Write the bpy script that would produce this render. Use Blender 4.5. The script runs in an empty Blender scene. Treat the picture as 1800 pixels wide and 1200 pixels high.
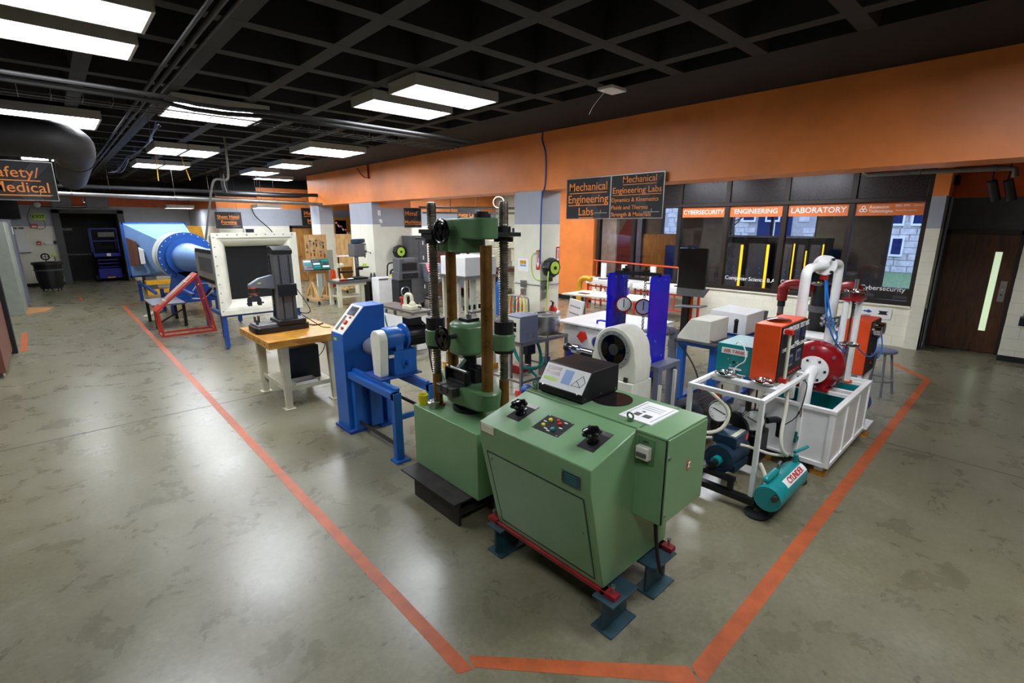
import bpy, math, random
from mathutils import Vector, Matrix
random.seed(7)
R = math.radians
scene = bpy.context.scene
C = scene.collection

# ------------------------------------------------------------------ camera, world, exposure
cam_d = bpy.data.cameras.new('camera'); cam = bpy.data.objects.new('camera', cam_d); C.objects.link(cam)
cam_d.sensor_width = 36.0; cam_d.lens = 17.08; cam_d.clip_start = 0.05; cam_d.clip_end = 200
cam.location = (0, 0, 2.27); cam.rotation_euler = (R(90 - 13.56), 0, R(-43.0))
scene.camera = cam
vs = scene.view_settings
vs.view_transform = 'Standard'; vs.look = 'None'; vs.gamma = 1.0; vs.use_curve_mapping = False
vs.exposure = 1.05
world = bpy.data.worlds.new('overcast_sky'); scene.world = world; world.use_nodes = True
wn = world.node_tree.nodes['Background']; wn.inputs[0].default_value = (0.50, 0.62, 1.0, 1); wn.inputs[1].default_value = 2.6
LAMP = 15.0          # radiance of the fluorescent lenses

# ------------------------------------------------------------------ materials
def lin(c):
    if isinstance(c, str):
        c = [int(c[i:i+2], 16) / 255 for i in (0, 2, 4)]
    return tuple((v / 12.92 if v <= 0.04045 else ((v + 0.055) / 1.055) ** 2.4) for v in c) + (1.0,)
MATS = {}
def mat(name, col, rough=0.5, metal=0.0, var=0.06, scale=6.0, bump=0.0, emit=0.0, coat=0.0, dark=None, spec=0.5):
    if name in MATS: return MATS[name]
    m = bpy.data.materials.new(name); m.use_nodes = True; nt = m.node_tree; N = nt.nodes; L = nt.links
    b = N['Principled BSDF']; base = lin(col)
    b.inputs['Roughness'].default_value = rough; b.inputs['Metallic'].default_value = metal
    b.inputs['Specular IOR Level'].default_value = spec
    b.inputs['Coat Weight'].default_value = coat
    if emit > 0:
        b.inputs['Base Color'].default_value = base
        b.inputs['Emission Color'].default_value = base; b.inputs['Emission Strength'].default_value = emit
    else:
        tc = N.new('ShaderNodeTexCoord'); nz = N.new('ShaderNodeTexNoise'); nz.inputs['Scale'].default_value = scale
        nz.inputs['Detail'].default_value = 6; nz.inputs['Roughness'].default_value = 0.6
        rp = N.new('ShaderNodeValToRGB')
        d = lin(dark) if dark else tuple(v * (1 - 2.2 * var) for v in base[:3]) + (1,)
        h = tuple(min(1, v * (1 + var)) for v in base[:3]) + (1,)
        rp.color_ramp.elements[0].position = 0.36; rp.color_ramp.elements[0].color = d
        rp.color_ramp.elements[1].position = 0.62; rp.color_ramp.elements[1].color = h
        L.new(tc.outputs['Object'], nz.inputs['Vector']); L.new(nz.outputs['Fac'], rp.inputs['Fac']); L.new(rp.outputs['Color'], b.inputs['Base Color'])
        rr = N.new('ShaderNodeMapRange'); rr.inputs['To Min'].default_value = max(0.02, rough - 0.06); rr.inputs['To Max'].default_value = min(1, rough + 0.08)
        L.new(nz.outputs['Fac'], rr.inputs['Value']); L.new(rr.outputs['Result'], b.inputs['Roughness'])
        if bump > 0:
            n2 = N.new('ShaderNodeTexNoise'); n2.inputs['Scale'].default_value = scale * 12; n2.inputs['Detail'].default_value = 3
            L.new(tc.outputs['Object'], n2.inputs['Vector'])
            bp = N.new('ShaderNodeBump'); bp.inputs['Strength'].default_value = bump; bp.inputs['Distance'].default_value = 0.01
            L.new(n2.outputs['Fac'], bp.inputs['Height']); L.new(bp.outputs['Normal'], b.inputs['Normal'])
    MATS[name] = m; return m
def wood(name, c1, c2, scale=3.0, axis='X', rough=0.4, dist=6.0):
    if name in MATS: return MATS[name]
    m = bpy.data.materials.new(name); m.use_nodes = True; nt = m.node_tree; N = nt.nodes; L = nt.links; b = N['Principled BSDF']
    tc = N.new('ShaderNodeTexCoord'); mp = N.new('ShaderNodeMapping'); L.new(tc.outputs['Object'], mp.inputs['Vector'])
    mp.inputs['Scale'].default_value = (0.25, 1, 1) if axis == 'X' else ((1, 0.25, 1) if axis == 'Y' else (1, 1, 0.2))
    nz = N.new('ShaderNodeTexNoise'); nz.inputs['Scale'].default_value = scale * 4; nz.inputs['Detail'].default_value = 8; nz.inputs['Distortion'].default_value = dist * 0.2
    L.new(mp.outputs['Vector'], nz.inputs['Vector'])
    rp = N.new('ShaderNodeValToRGB'); rp.color_ramp.elements[0].color = lin(c1); rp.color_ramp.elements[1].color = lin(c2)
    rp.color_ramp.elements[0].position = 0.35; rp.color_ramp.elements[1].position = 0.65
    L.new(nz.outputs['Fac'], rp.inputs['Fac']); L.new(rp.outputs['Color'], b.inputs['Base Color']); b.inputs['Roughness'].default_value = rough
    MATS[name] = m; return m
def glassy(name, tint, refl_rough=0.02, ior=1.45, alpha=1.0):
    if name in MATS: return MATS[name]
    m = bpy.data.materials.new(name); m.use_nodes = True; nt = m.node_tree; N = nt.nodes; L = nt.links
    for n in list(N): N.remove(n)
    out = N.new('ShaderNodeOutputMaterial'); tr = N.new('ShaderNodeBsdfTransparent'); tr.inputs[0].default_value = lin(tint)
    gl = N.new('ShaderNodeBsdfGlossy'); gl.inputs['Roughness'].default_value = refl_rough
    fr = N.new('ShaderNodeFresnel'); fr.inputs['IOR'].default_value = ior
    mx = N.new('ShaderNodeMixShader'); L.new(fr.outputs[0], mx.inputs[0]); L.new(tr.outputs[0], mx.inputs[1]); L.new(gl.outputs[0], mx.inputs[2])
    L.new(mx.outputs[0], out.inputs[0]); MATS[name] = m; return m

# ------------------------------------------------------------------ mesh builder
class MB:
    def __init__(s): s.v = []; s.f = []
    def add(s, vs, fs):
        o = len(s.v); s.v += [tuple(v) for v in vs]; s.f += [tuple(i + o for i in f) for f in fs]; return s
    def box(s, x0, y0, z0, x1, y1, z1):
        if x0 > x1: x0, x1 = x1, x0
        if y0 > y1: y0, y1 = y1, y0
        if z0 > z1: z0, z1 = z1, z0
        return s.add([(x0,y0,z0),(x1,y0,z0),(x1,y1,z0),(x0,y1,z0),(x0,y0,z1),(x1,y0,z1),(x1,y1,z1),(x0,y1,z1)],
                     [(0,3,2,1),(4,5,6,7),(0,1,5,4),(1,2,6,5),(2,3,7,6),(3,0,4,7)])
    def obox(s, c, size, mtx):                       # oriented box, mtx a 3x3 rotation
        hx, hy, hz = [k / 2 for k in size]; c = Vector(c)
        vs = [c + mtx @ Vector((a*hx, b*hy, d*hz)) for d in (-1,1) for a, b in ((-1,-1),(1,-1),(1,1),(-1,1))]
        return s.add(vs, [(0,3,2,1),(4,5,6,7),(0,1,5,4),(1,2,6,5),(2,3,7,6),(3,0,4,7)])
    def bar(s, p0, p1, w, h=None, upv=(0,0,1)):      # rectangular bar between two points
        h = h or w; p0 = Vector(p0); p1 = Vector(p1); d = (p1 - p0); L = d.length; d.normalize()
        u = Vector(upv)
        if abs(d.dot(u)) > 0.98: u = Vector((0,1,0))
        a = d.cross(u).normalized(); b = a.cross(d).normalized()
        m = Matrix((d, a, b)).transposed()
        return s.obox((p0 + p1) / 2, (L, w, h), m)
    def frame(s, d):
        d = Vector(d).normalized(); u = Vector((0,0,1)) if abs(d.z) < 0.95 else Vector((1,0,0))
        a = d.cross(u).normalized(); b = d.cross(a).normalized(); return a, b
    def cyl(s, p0, p1, r, r2=None, n=20, caps=True):
        p0 = Vector(p0); p1 = Vector(p1); a, b = s.frame(p1 - p0); r2 = r if r2 is None else r2
        vs = []
        for p, q in ((p0, r), (p1, r2)):
            for i in range(n):
                t = 2*math.pi*i/n; vs.append(p + a*(q*math.cos(t)) + b*(q*math.sin(t)))
        fs = [(i, (i+1) % n, n + (i+1) % n, n + i) for i in range(n)]
        if caps: fs += [tuple(range(n))[::-1], tuple(range(n, 2*n))]
        return s.add(vs, fs)
    def ring(s, c, d, r, r2, t, n=28):               # annulus of thickness t along d
        c = Vector(c); d = Vector(d).normalized(); a, b = s.frame(d); vs = []
        for q, h in ((r, 0), (r2, 0), (r2, t), (r, t)):
            for i in range(n):
                k = 2*math.pi*i/n; vs.append(c + a*(q*math.cos(k)) + b*(q*math.sin(k)) + d*h)
        fs = []
        for j in range(4):
            for i in range(n): fs.append((j*n+i, j*n+(i+1) % n, ((j+1) % 4)*n+(i+1) % n, ((j+1) % 4)*n+i))
        return s.add(vs, fs)
    def tor(s, c, d, r, t, n=28, m=8):
        c = Vector(c); d = Vector(d).normalized(); a, b = s.frame(d); vs = []
        for i in range(n):
            k = 2*math.pi*i/n; e = a*math.cos(k) + b*math.sin(k)
            for j in range(m):
                g = 2*math.pi*j/m; vs.append(c + e*(r + t*math.cos(g)) + d*(t*math.sin(g)))
        fs = [(i*m+j, ((i+1) % n)*m+j, ((i+1) % n)*m+(j+1) % m, i*m+(j+1) % m) for i in range(n) for j in range(m)]
        return s.add(vs, fs)
    def lathe(s, c, d, prof, n=28):                   # prof = [(r, h)] along axis d from c
        c = Vector(c); d = Vector(d).normalized(); a, b = s.frame(d); vs = []
        for r, h in prof:
            for i in range(n):
                k = 2*math.pi*i/n; vs.append(c + a*(r*math.cos(k)) + b*(r*math.sin(k)) + d*h)
        m = len(prof)
        fs = [(j*n+i, j*n+(i+1) % n, (j+1)*n+(i+1) % n, (j+1)*n+i) for j in range(m-1) for i in range(n)]
        fs += [tuple(range(n))[::-1], tuple(range((m-1)*n, m*n))]
        return s.add(vs, fs)
    def tube(s, pts, r, n=8, smooth=0, rs=None):
        pts = [Vector(p) for p in pts]
        for _ in range(smooth):                       # Chaikin corner cutting
            q = [pts[0]]
            for i in range(len(pts)-1): q += [pts[i]*.75 + pts[i+1]*.25, pts[i]*.25 + pts[i+1]*.75]
            pts = q + [pts[-1]]
        vs = []; m = len(pts); prev = None
        for i, p in enumerate(pts):
            d = (pts[min(i+1, m-1)] - pts[max(i-1, 0)]).normalized()
            if prev is None: a, b = s.frame(d)
            else:
                a = (prev - d * prev.dot(d))
                a = a.normalized() if a.length > 1e-6 else s.frame(d)[0]
                b = d.cross(a).normalized()
            prev = a; rr = rs[i] if rs else r
            for k in range(n):
                t = 2*math.pi*k/n; vs.append(p + a*(rr*math.cos(t)) + b*(rr*math.sin(t)))
        fs = [(i*n+k, i*n+(k+1) % n, (i+1)*n+(k+1) % n, (i+1)*n+k) for i in range(m-1) for k in range(n)]
        fs += [tuple(range(n))[::-1], tuple(range((m-1)*n, m*n))]
        return s.add(vs, fs)
    def prism(s, poly, axis, a, b):                   # poly in the two other axes, extruded a..b
        def mk(p, t):
            return (t, p[0], p[1]) if axis == 'X' else ((p[0], t, p[1]) if axis == 'Y' else (p[0], p[1], t))
        n = len(poly); vs = [mk(p, a) for p in poly] + [mk(p, b) for p in poly]
        fs = [tuple(range(n)), tuple(range(n, 2*n))[::-1]] + [(i, n+i, n+(i+1) % n, (i+1) % n) for i in range(n)]
        return s.add(vs, fs)
    def loft(s, loops, caps=True):                    # list of equal-length point loops
        n = len(loops[0]); vs = [p for l in loops for p in l]; m = len(loops)
        fs = [(j*n+i, j*n+(i+1) % n, (j+1)*n+(i+1) % n, (j+1)*n+i) for j in range(m-1) for i in range(n)]
        if caps: fs += [tuple(range(n))[::-1], tuple(range((m-1)*n, m*n))]
        return s.add(vs, fs)
    def sph(s, c, r, n=14, m=8, sc=(1,1,1)):
        c = Vector(c); loops = []
        for j in range(m+1):
            t = math.pi*j/m; rr = max(0.02, math.sin(t)); z = -math.cos(t)
            loops.append([c + Vector((r*sc[0]*rr*math.cos(2*math.pi*i/n), r*sc[1]*rr*math.sin(2*math.pi*i/n), r*sc[2]*z)) for i in range(n)])
        return s.loft(loops)

OFF = {}
def tag(o, label=None, cat=None, group=None, kind=None):
    if label: o['label'] = label
    if cat: o['category'] = cat
    if group: o['group'] = group
    if kind: o['kind'] = kind
    return o
def thing(name, label, cat, loc, group=None, kind=None, rz=0):
    o = bpy.data.objects.new(name, None); C.objects.link(o); o.empty_display_size = 0.1
    o.location = loc; o.rotation_euler.z = rz; OFF[o.name] = Vector(loc)
    return tag(o, label, cat, group, kind)
def link(name, me, material, parent=None, label=None, bev=0.0, sharp=38):
    o = bpy.data.objects.new(name, me); C.objects.link(o)
    if material: me.materials.append(material if not isinstance(material, str) else MATS[material])
    if me.polygons:
        me.polygons.foreach_set('use_smooth', [True] * len(me.polygons)); me.set_sharp_from_angle(angle=R(sharp))
    if parent: o.parent = parent; OFF[o.name] = OFF[parent.name]
    if label: o['label'] = label
    if bev > 0:
        md = o.modifiers.new('edge_bevel', 'BEVEL'); md.width = bev; md.segments = 2; md.limit_method = 'ANGLE'; md.angle_limit = R(35); md.harden_normals = False
    return o
def part(name, mb, material, parent, label=None, bev=0.0, local=False, sharp=38):
    off = Vector((0,0,0)) if local else OFF[parent.name]
    me = bpy.data.meshes.new(name); me.from_pydata([Vector(v) - off for v in mb.v], [], mb.f); me.update()
    import bmesh
    bm = bmesh.new(); bm.from_mesh(me); bmesh.ops.recalc_face_normals(bm, faces=bm.faces); bm.to_mesh(me); bm.free()
    return link(name, me, material, parent, label, bev, sharp)
def solo(name, mb, material, label, cat, loc, group=None, kind=None, bev=0.0, sharp=38):   # a thing that is a single mesh
    o = part_at(name, mb, material, loc, bev, sharp); return tag(o, label, cat, group, kind)
def part_at(name, mb, material, loc, bev=0.0, sharp=38):
    off = Vector(loc); me = bpy.data.meshes.new(name); me.from_pydata([Vector(v) - off for v in mb.v], [], mb.f); me.update()
    import bmesh
    bm = bmesh.new(); bm.from_mesh(me); bmesh.ops.recalc_face_normals(bm, faces=bm.faces); bm.to_mesh(me); bm.free()
    o = link(name, me, material, None, None, bev, sharp); o.location = loc; OFF[o.name] = off; return o
def copy_tree(o, parent=None):
    c = o.copy(); C.objects.link(c); c.parent = parent; OFF[c.name] = OFF.get(o.name, Vector((0,0,0)))
    for ch in list(o.children): copy_tree(ch, c)
    return c
def text(s, p, size, xa, ua, material, parent, name='lettering', align='LEFT', bold=0.0, stretch=1.0, off=0.0015, spacing=1.0):
    cu = bpy.data.curves.new('t', 'FONT'); cu.body = s; cu.size = 1.0; cu.align_x = align; cu.align_y = 'CENTER'; cu.offset = bold; cu.resolution_u = 3
    cu.space_character = spacing; cu.extrude = 0.004
    t = bpy.data.objects.new('t', cu); C.objects.link(t); dg = bpy.context.evaluated_depsgraph_get()
    me = bpy.data.meshes.new_from_object(t.evaluated_get(dg)); bpy.data.objects.remove(t); bpy.data.curves.remove(cu)
    xa = Vector(xa).normalized(); ua = Vector(ua).normalized(); na = xa.cross(ua); p = Vector(p) + na * off - OFF[parent.name]
    for v in me.vertices: v.co = p + xa * (v.co.x * size * stretch) + ua * (v.co.y * size) + na * (v.co.z * 0.2)
    me.materials.clear(); me.name = name; me.update()
    return link(name, me, material, parent)
def parts(name, boxes, material, parent, bev=0.0):    # one object for each box
    for b in boxes: part(name, MB().box(*b), material, parent, bev=bev)
XN = ((0,-1,0), (0,0,1))       # reading axes of a sign that faces -X
YN = ((1,0,0), (0,0,1))        # ... that faces -Y

# palette
mat('orange_paint', 'F08A42', 0.40, var=0.07, scale=0.9, bump=0.03)
mat('cream_paint', 'E6E4D2', 0.45, var=0.03, scale=2.0, bump=0.04)
mat('grey_paint', 'A4A8B2', 0.5, var=0.03, scale=2.0, bump=0.04)
mat('dark_grey_paint', '4A4B4E', 0.55)
mat('ceiling_black', '0D0D0F', 0.8, var=0.15, scale=1.2)
mat('rib_black', '1D1B1A', 0.75, var=0.2, scale=1.5)
mat('black_plastic', '101114', 0.4, var=0.1)
mat('black_gloss', '0A0A0C', 0.15, var=0.05)
mat('black_metal', '1A1A1C', 0.45, metal=0.3, var=0.15)
mat('rusty_black', '33302D', 0.6, metal=0.3, var=0.25, scale=9)
mat('white_paint', 'ECECEA', 0.38, var=0.03, scale=3)
mat('white_plastic', 'EDEDEB', 0.4, var=0.02)
mat('paper', 'F2F2F0', 0.7, var=0.01)
mat('green_paint', '749A6E', 0.30, var=0.03, scale=2.5)
mat('green_dark', '567A52', 0.30, var=0.07, scale=4)
mat('blue_paint', '1E63B8', 0.35, var=0.05, scale=4)
mat('deep_blue', '0A0CC4', 0.2, var=0.04, coat=0.15)
mat('tunnel_blue', '174E9C', 0.35, var=0.06, scale=3)
mat('pale_blue', '7FA6DC', 0.4, var=0.04)
mat('stand_blue', '1F4691', 0.4, var=0.08)
mat('lift_blue', '161D88', 0.45, var=0.1)
mat('red_paint', 'C0331F', 0.4, var=0.08)
mat('red_gloss', '8C1019', 0.22, var=0.06, coat=0.3)
mat('base_red', '8E1A20', 0.45, var=0.15, scale=8)
mat('orange_red', 'DE4A16', 0.35, var=0.04)
mat('teal_paint', '14888A', 0.32, var=0.05)
mat('teal_dark', '0E5A56', 0.5, var=0.12, scale=8)
mat('slate_green', '24414B', 0.5, var=0.15, scale=10)
mat('navy_metal', '1F3A52', 0.4, metal=0.2, var=0.1)
mat('steel', 'B9BABC', 0.28, metal=1.0, var=0.08, scale=10)
mat('chrome', 'DADADA', 0.09, metal=1.0, var=0.02)
mat('dark_steel', '5B5A58', 0.4, metal=0.9, var=0.15, scale=12)
mat('stainless_dull', '9A9894', 0.38, metal=0.9, var=0.08)
mat('oily_bronze', '8A6230', 0.28, metal=0.6, var=0.12, scale=5, dark='694A22')
mat('screw_steel', '928A7E', 0.34, metal=0.9, var=0.2, scale=9)
mat('grey_machine', '6E727C', 0.45, var=0.05)
mat('lavender_grey', '6B6F84', 0.42, var=0.04)
mat('cabinet_grey', '8E9488', 0.45, var=0.04)
mat('dark_cabinet', '58585A', 0.5, var=0.06)
mat('brown_laminate', '6E4436', 0.5, var=0.08)
mat('yellow_paint', 'E0A41E', 0.4, var=0.06)
mat('yellow_plastic', 'D9D21E', 0.35, var=0.03)
mat('cream_metal', 'CFCBB0', 0.42, var=0.05)
mat('rubber', '15171A', 0.7, var=0.1)
mat('lime', 'B9DC4A', 0.4, var=0.04)
mat('ivory', 'E8E6D6', 0.35, var=0.03)
mat('amber_text', 'F08A26', 0.5, var=0.0)
mat('white_text', 'F4F4F2', 0.5, var=0.0)
mat('sign_black', '131215', 0.6, var=0.05)
mat('sign_grey', '303036', 0.6, var=0.03)
mat('lamp_lens', 'F4F8FF', 0.4, emit=LAMP)
mat('lamp_housing', 'B4B2AA', 0.5, var=0.03)
mat('display_red', '5A1013', 0.25, var=0.03)
mat('screen_blue', '23305E', 0.15, var=0.1)
mat('red_plastic', 'CC2418', 0.3, var=0.03)
mat('cyan_hose', '12827C', 0.4, var=0.05)
mat('clear_hose', 'D6D3BE', 0.3, var=0.04)
mat('blue_hose', '1F7FE0', 0.3, var=0.03)
mat('cardboard', 'A87B4C', 0.8, var=0.06)
mat('tape_orange', 'B4592E', 0.45, var=0.1, scale=7)
mat('robot_red', '8C1A1E', 0.3, var=0.06)
wood('bench_wood', 'A86A1C', 'D8A03C', 5, 'X', 0.35)
wood('door_oak', '9A6A30', 'B98746', 3, 'Z', 0.45)
wood('door_brown', '40230E', '5E3718', 3, 'Z', 0.4)
wood('pine', 'B98A4C', 'D9B27A', 3, 'Z', 0.55)
wood('cabinet_oak', 'A86F24', 'C98C3A', 3, 'Z', 0.4)
glassy('window_glass', 'DDE0E6')
glassy('clear_glass', 'E4E8EA')
glassy('smoke_glass', '3A3836', 0.03)
mat('stone_pale', 'D2CEC8', 0.8, var=0.1, scale=4); mat('lawn', '6E8A58', 0.9, var=0.2, scale=8)
# ------------------------------------------------------------------ floor
def floor_mat():
    m = bpy.data.materials.new('polished_concrete'); m.use_nodes = True; nt = m.node_tree; N = nt.nodes; L = nt.links; b = N['Principled BSDF']
    tc = N.new('ShaderNodeTexCoord')
    def nz(sc, det, ro=0.6, dist=0.0):
        n = N.new('ShaderNodeTexNoise'); n.inputs['Scale'].default_value = sc; n.inputs['Detail'].default_value = det; n.inputs['Roughness'].default_value = ro; n.inputs['Distortion'].default_value = dist
        L.new(tc.outputs['Object'], n.inputs['Vector']); return n
    def ramp(src, stops):
        r = N.new('ShaderNodeValToRGB'); e = r.color_ramp.elements
        e[0].position, e[0].color = stops[0][0], lin(stops[0][1]); e[1].position, e[1].color = stops[-1][0], lin(stops[-1][1])
        for p, c in stops[1:-1]: k = e.new(p); k.color = lin(c)
        L.new(src, r.inputs['Fac']); return r
    big = nz(0.55, 6, 0.62, 0.6); mid = nz(2.6, 8, 0.66, 0.4); fine = nz(26, 6, 0.7); spk = nz(130, 2)
    base = ramp(big.outputs['Fac'], [(0.30, '767053'), (0.5, '827D65'), (0.70, '8A877A')])
    mott = ramp(mid.outputs['Fac'], [(0.28, '565240'), (0.45, '78735B'), (0.58, '848068'), (0.76, 'A09C88')])
    mx = N.new('ShaderNodeMixRGB'); mx.blend_type = 'MIX'; mx.inputs[0].default_value = 0.55; L.new(base.outputs[0], mx.inputs[1]); L.new(mott.outputs[0], mx.inputs[2])
    fr = ramp(fine.outputs['Fac'], [(0.3, '9A9A9A'), (0.7, 'FFFFFF')]); m2 = N.new('ShaderNodeMixRGB'); m2.blend_type = 'MULTIPLY'; m2.inputs[0].default_value = 0.45
    L.new(mx.outputs[0], m2.inputs[1]); L.new(fr.outputs[0], m2.inputs[2])
    # paler scuffs
    sc = ramp(spk.outputs['Fac'], [(0.66, '000000'), (0.76, 'FFFFFF')]); m3 = N.new('ShaderNodeMixRGB'); L.new(sc.outputs[0], m3.inputs[0]); L.new(m2.outputs[0], m3.inputs[1]); m3.inputs[2].default_value = lin('8F8C7E')
    L.new(m3.outputs[0], b.inputs['Base Color'])
    rr = N.new('ShaderNodeMapRange'); rr.inputs['To Min'].default_value = 0.21; rr.inputs['To Max'].default_value = 0.36; L.new(mid.outputs['Fac'], rr.inputs['Value']); L.new(rr.outputs['Result'], b.inputs['Roughness'])
    b.inputs['Specular IOR Level'].default_value = 0.6
    return m
FLOOR = floor_mat()
fl = part_at('floor', MB().box(-9, -6, -0.2, 18, 34, 0), FLOOR, (0, 0, 0)); tag(fl, 'polished mottled concrete floor of the laboratory hall', None, None, 'structure')
mat('joint_dark', '3B3931', 0.7, var=0.1)
for a, b in (((-9, 6.95), (18, 6.95)), ((-9, 15.9), (18, 15.9)), ((6.2, -6), (6.2, 12)), ((-3.0, -6), (-3.0, 30))):
    mb = MB(); w = 0.006
    if a[1] == b[1]: mb.box(a[0], a[1]-w, -0.004, b[0], a[1]+w, 0.0012)
    else: mb.box(a[0]-w, a[1], -0.004, a[0]+w, b[1], 0.0012)
    part('control_joint', mb, 'joint_dark', fl)

# orange marking tape on the floor
def tape(name, poly, label):
    mb = MB(); mb.prism(poly, 'Z', 0.0006, 0.0016); cx = sum(p[0] for p in poly)/len(poly); cy = sum(p[1] for p in poly)/len(poly)
    return solo(name, mb, 'tape_orange', label, 'floor tape', (cx, cy, 0), 'orange tape lines on the floor')
tape('floor_tape', [(1.19,1.69),(1.268,1.655),(1.29,17.62),(1.21,17.70)], 'long orange tape line running past the workbench and wind tunnel')
tape('floor_tape', [(1.275,1.665),(1.30,1.74),(2.11,0.895),(2.055,0.805)], 'short diagonal orange tape line across the corner nearest the camera')
tape('floor_tape', [(2.065,0.79),(2.12,0.885),(9.31,0.875),(9.35,0.79)], 'long orange tape line beside the white tank and compressor')
tape('floor_tape', [(9.362,0.80),(9.32,0.885),(10.0,1.42),(10.08,1.36)], 'short orange tape line near the brown door beyond the stool')
tape('floor_tape', [(1.21,17.72),(1.29,17.64),(2.4,18.3),(2.36,18.4)], 'faded pale tape line turning behind the wind tunnel leg')
tape('floor_tape', [(-0.72,12.4),(-0.62,12.4),(-0.66,14.6),(-0.76,14.6)], 'short orange tape piece beside the brown partition')
tape('floor_tape', [(0.42,19.6),(0.48,19.6),(0.45,21.0),(0.39,21.0)], 'small orange tape piece in front of the black bin')
tape('floor_tape', [(-1.0,7.2),(-0.92,7.2),(-0.92,9.1),(-1.0,9.1)], 'orange tape piece at the left edge before the brown partition')

# ------------------------------------------------------------------ ceiling: slab, waffle ribs, solid bands
ce = part_at('ceiling', MB().box(-9, -6, 4.32, 18, 34, 4.5), 'ceiling_black', (0, 0, 4.32)); tag(ce, 'black waffle slab ceiling above the hall', None, None, 'structure')
def rib_mesh(nm, L, ax):
    me = MB(); a, b = 0.075, 0.125
    poly = [(-a, 0), (a, 0), (b, 0.37), (-b, 0.37)]
    me.prism(poly, ax, 0, L); m = bpy.data.meshes.new(nm); m.from_pydata(me.v, [], me.f); m.update(); m.materials.append(MATS['rib_black']); return m
rx = rib_mesh('ceiling_rib', 14.6, 'X'); ry = rib_mesh('ceiling_rib', 30.0, 'Y')
for k in range(-9, 23):
    o = bpy.data.objects.new('ceiling_rib', rx); C.objects.link(o); o.parent = ce; o.location = (-9, 3.21 + 0.914*k, 3.95 - 4.32)
for k in range(-13, 3):
    o = bpy.data.objects.new('ceiling_rib', ry); C.objects.link(o); o.parent = ce; o.location = (3.29 + 0.914*k, -6, 3.951 - 4.32)
part('ceiling_band', MB().box(5.6, -6, 3.95, 18, 34, 4.33), 'ceiling_black', ce)
part('ceiling_band', MB().box(-9, 24, 3.95, 5.6, 34, 4.33), 'ceiling_black', ce)

# ------------------------------------------------------------------ big orange beam and pillars
bm_ = part_at('trim_1', MB().box(7.1, -4.2, 2.91, 7.72, 18.42, 3.95), 'orange_paint', (7.4, 7, 2.91)); tag(bm_, 'wide orange painted beam running the length of the hall', None, None, 'structure')
def pillar(n, x0, y0, x1, y1, label):
    p = thing(n, label, None, ((x0+x1)/2, (y0+y1)/2, 0), kind='structure')
    part('lower_shaft', MB().box(x0, y0, 0, x1, y1, 2.27), 'cream_paint', p); part('upper_shaft', MB().box(x0, y0, 2.27, x1, y1, 2.92), 'grey_paint', p); return p
pillar('wall_pillar_near', 7.12, 6.80, 7.68, 7.56, 'square pillar with hose reel, cream below and grey above')
pillar('wall_pillar_far', 7.12, 17.64, 7.62, 18.40, 'square pillar at the far end of the orange beam')
pillar('wall_pillar_middle', 7.12, 13.72, 7.38, 15.2, 'broad pilaster behind the drill press')
def banded(n, x0, y0, x1, y1, label, zt=3.95, og='orange_paint', zo=2.75, base=True):
    w = thing(n, label, None, ((x0+x1)/2, (y0+y1)/2, 0), kind='structure')
    part('lower_wall', MB().box(x0, y0, 0, x1, y1, 2.2), 'cream_paint', w); part('grey_band', MB().box(x0, y0, 2.2, x1, y1, zo), 'grey_paint', w)
    part('orange_band', MB().box(x0, y0, zo, x1, y1, zt), og, w)
    if zt < 3.9: part('black_band', MB().box(x0, y0, zt, x1, y1, 3.95), 'ceiling_black', w)
    if base: part('skirting', MB().box(x0-0.012, y0-0.012, 0, x1, y1, 0.11), 'black_plastic', w)
    return w
banded('wall_reel', 7.38, 13.72, 8.45, 14.2, 'cream wall stretch with a green and black hose reel')
banded('wall_workshop', 8.45, 16.6, 18, 16.9, 'workshop back wall behind the machine tools')
banded('wall_oak_door', 4.95, 20.62, 18, 20.9, 'cream wall with the oak door', 3.25, zo=2.85)
part('upper_orange', MB().box(6.0, 20.60, 3.2, 8.0, 20.64, 3.62), 'orange_paint', bpy.data.objects['wall_oak_door'])
banded('wall_end_return', 4.6, 20.6, 4.95, 25.5, 'cream return wall beside the yellow machine', 3.25, zo=2.85)
# far end wall with the dark loading doorway
we = thing('wall_far', 'far end wall of the hall around the dark doorway', None, (-3, 25.5, 0), kind='structure')
part('lower_wall', MB().box(-9, 25.5, 0, 0.22, 25.8, 2.2), 'cream_paint', we)
part('grey_band', MB().box(-9, 25.5, 2.2, 0.22, 25.8, 2.95), 'grey_paint', we)
part('lower_wall', MB().box(2.32, 25.5, 0, 4.6, 25.8, 2.2), 'cream_paint', we); part('grey_band', MB().box(2.32, 25.5, 2.2, 4.6, 25.8, 2.95), 'grey_paint', we)
part('lintel', MB().box(0.22, 25.5, 2.78, 2.32, 25.8, 2.95), 'grey_paint', we)
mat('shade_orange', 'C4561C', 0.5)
part('orange_band', MB().box(-9, 25.49, 2.95, 4.6, 25.8, 3.4), 'shade_orange', we)
part('black_band', MB().box(-9, 25.5, 3.4, 4.6, 25.8, 3.95), 'ceiling_black', we)
part('skirting', MB().box(-9, 25.48, 0, 0.22, 25.5, 0.12), 'black_plastic', we)
df = thing('trim_2', 'dark frame of the loading doorway', None, (1.27, 25.4, 0), kind='structure')
for x0, x1 in ((0.2, 0.42), (2.14, 2.34)): part('jamb', MB().box(x0, 25.4, 0, x1, 26.4, 2.8), 'dark_grey_paint', df)
part('head', MB().box(0.2, 25.4, 2.68, 2.34, 26.4, 2.82), 'dark_grey_paint', df)
part('edge_strip', MB().box(2.36, 25.38, 0, 2.42, 25.42, 1.9), 'cream_metal', df)
dd = thing('door_2', 'black double door standing behind the blue scissor lift', None, (1.27, 27.3, 0), kind='structure')
mat('door_black', '070708', 0.6)
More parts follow.
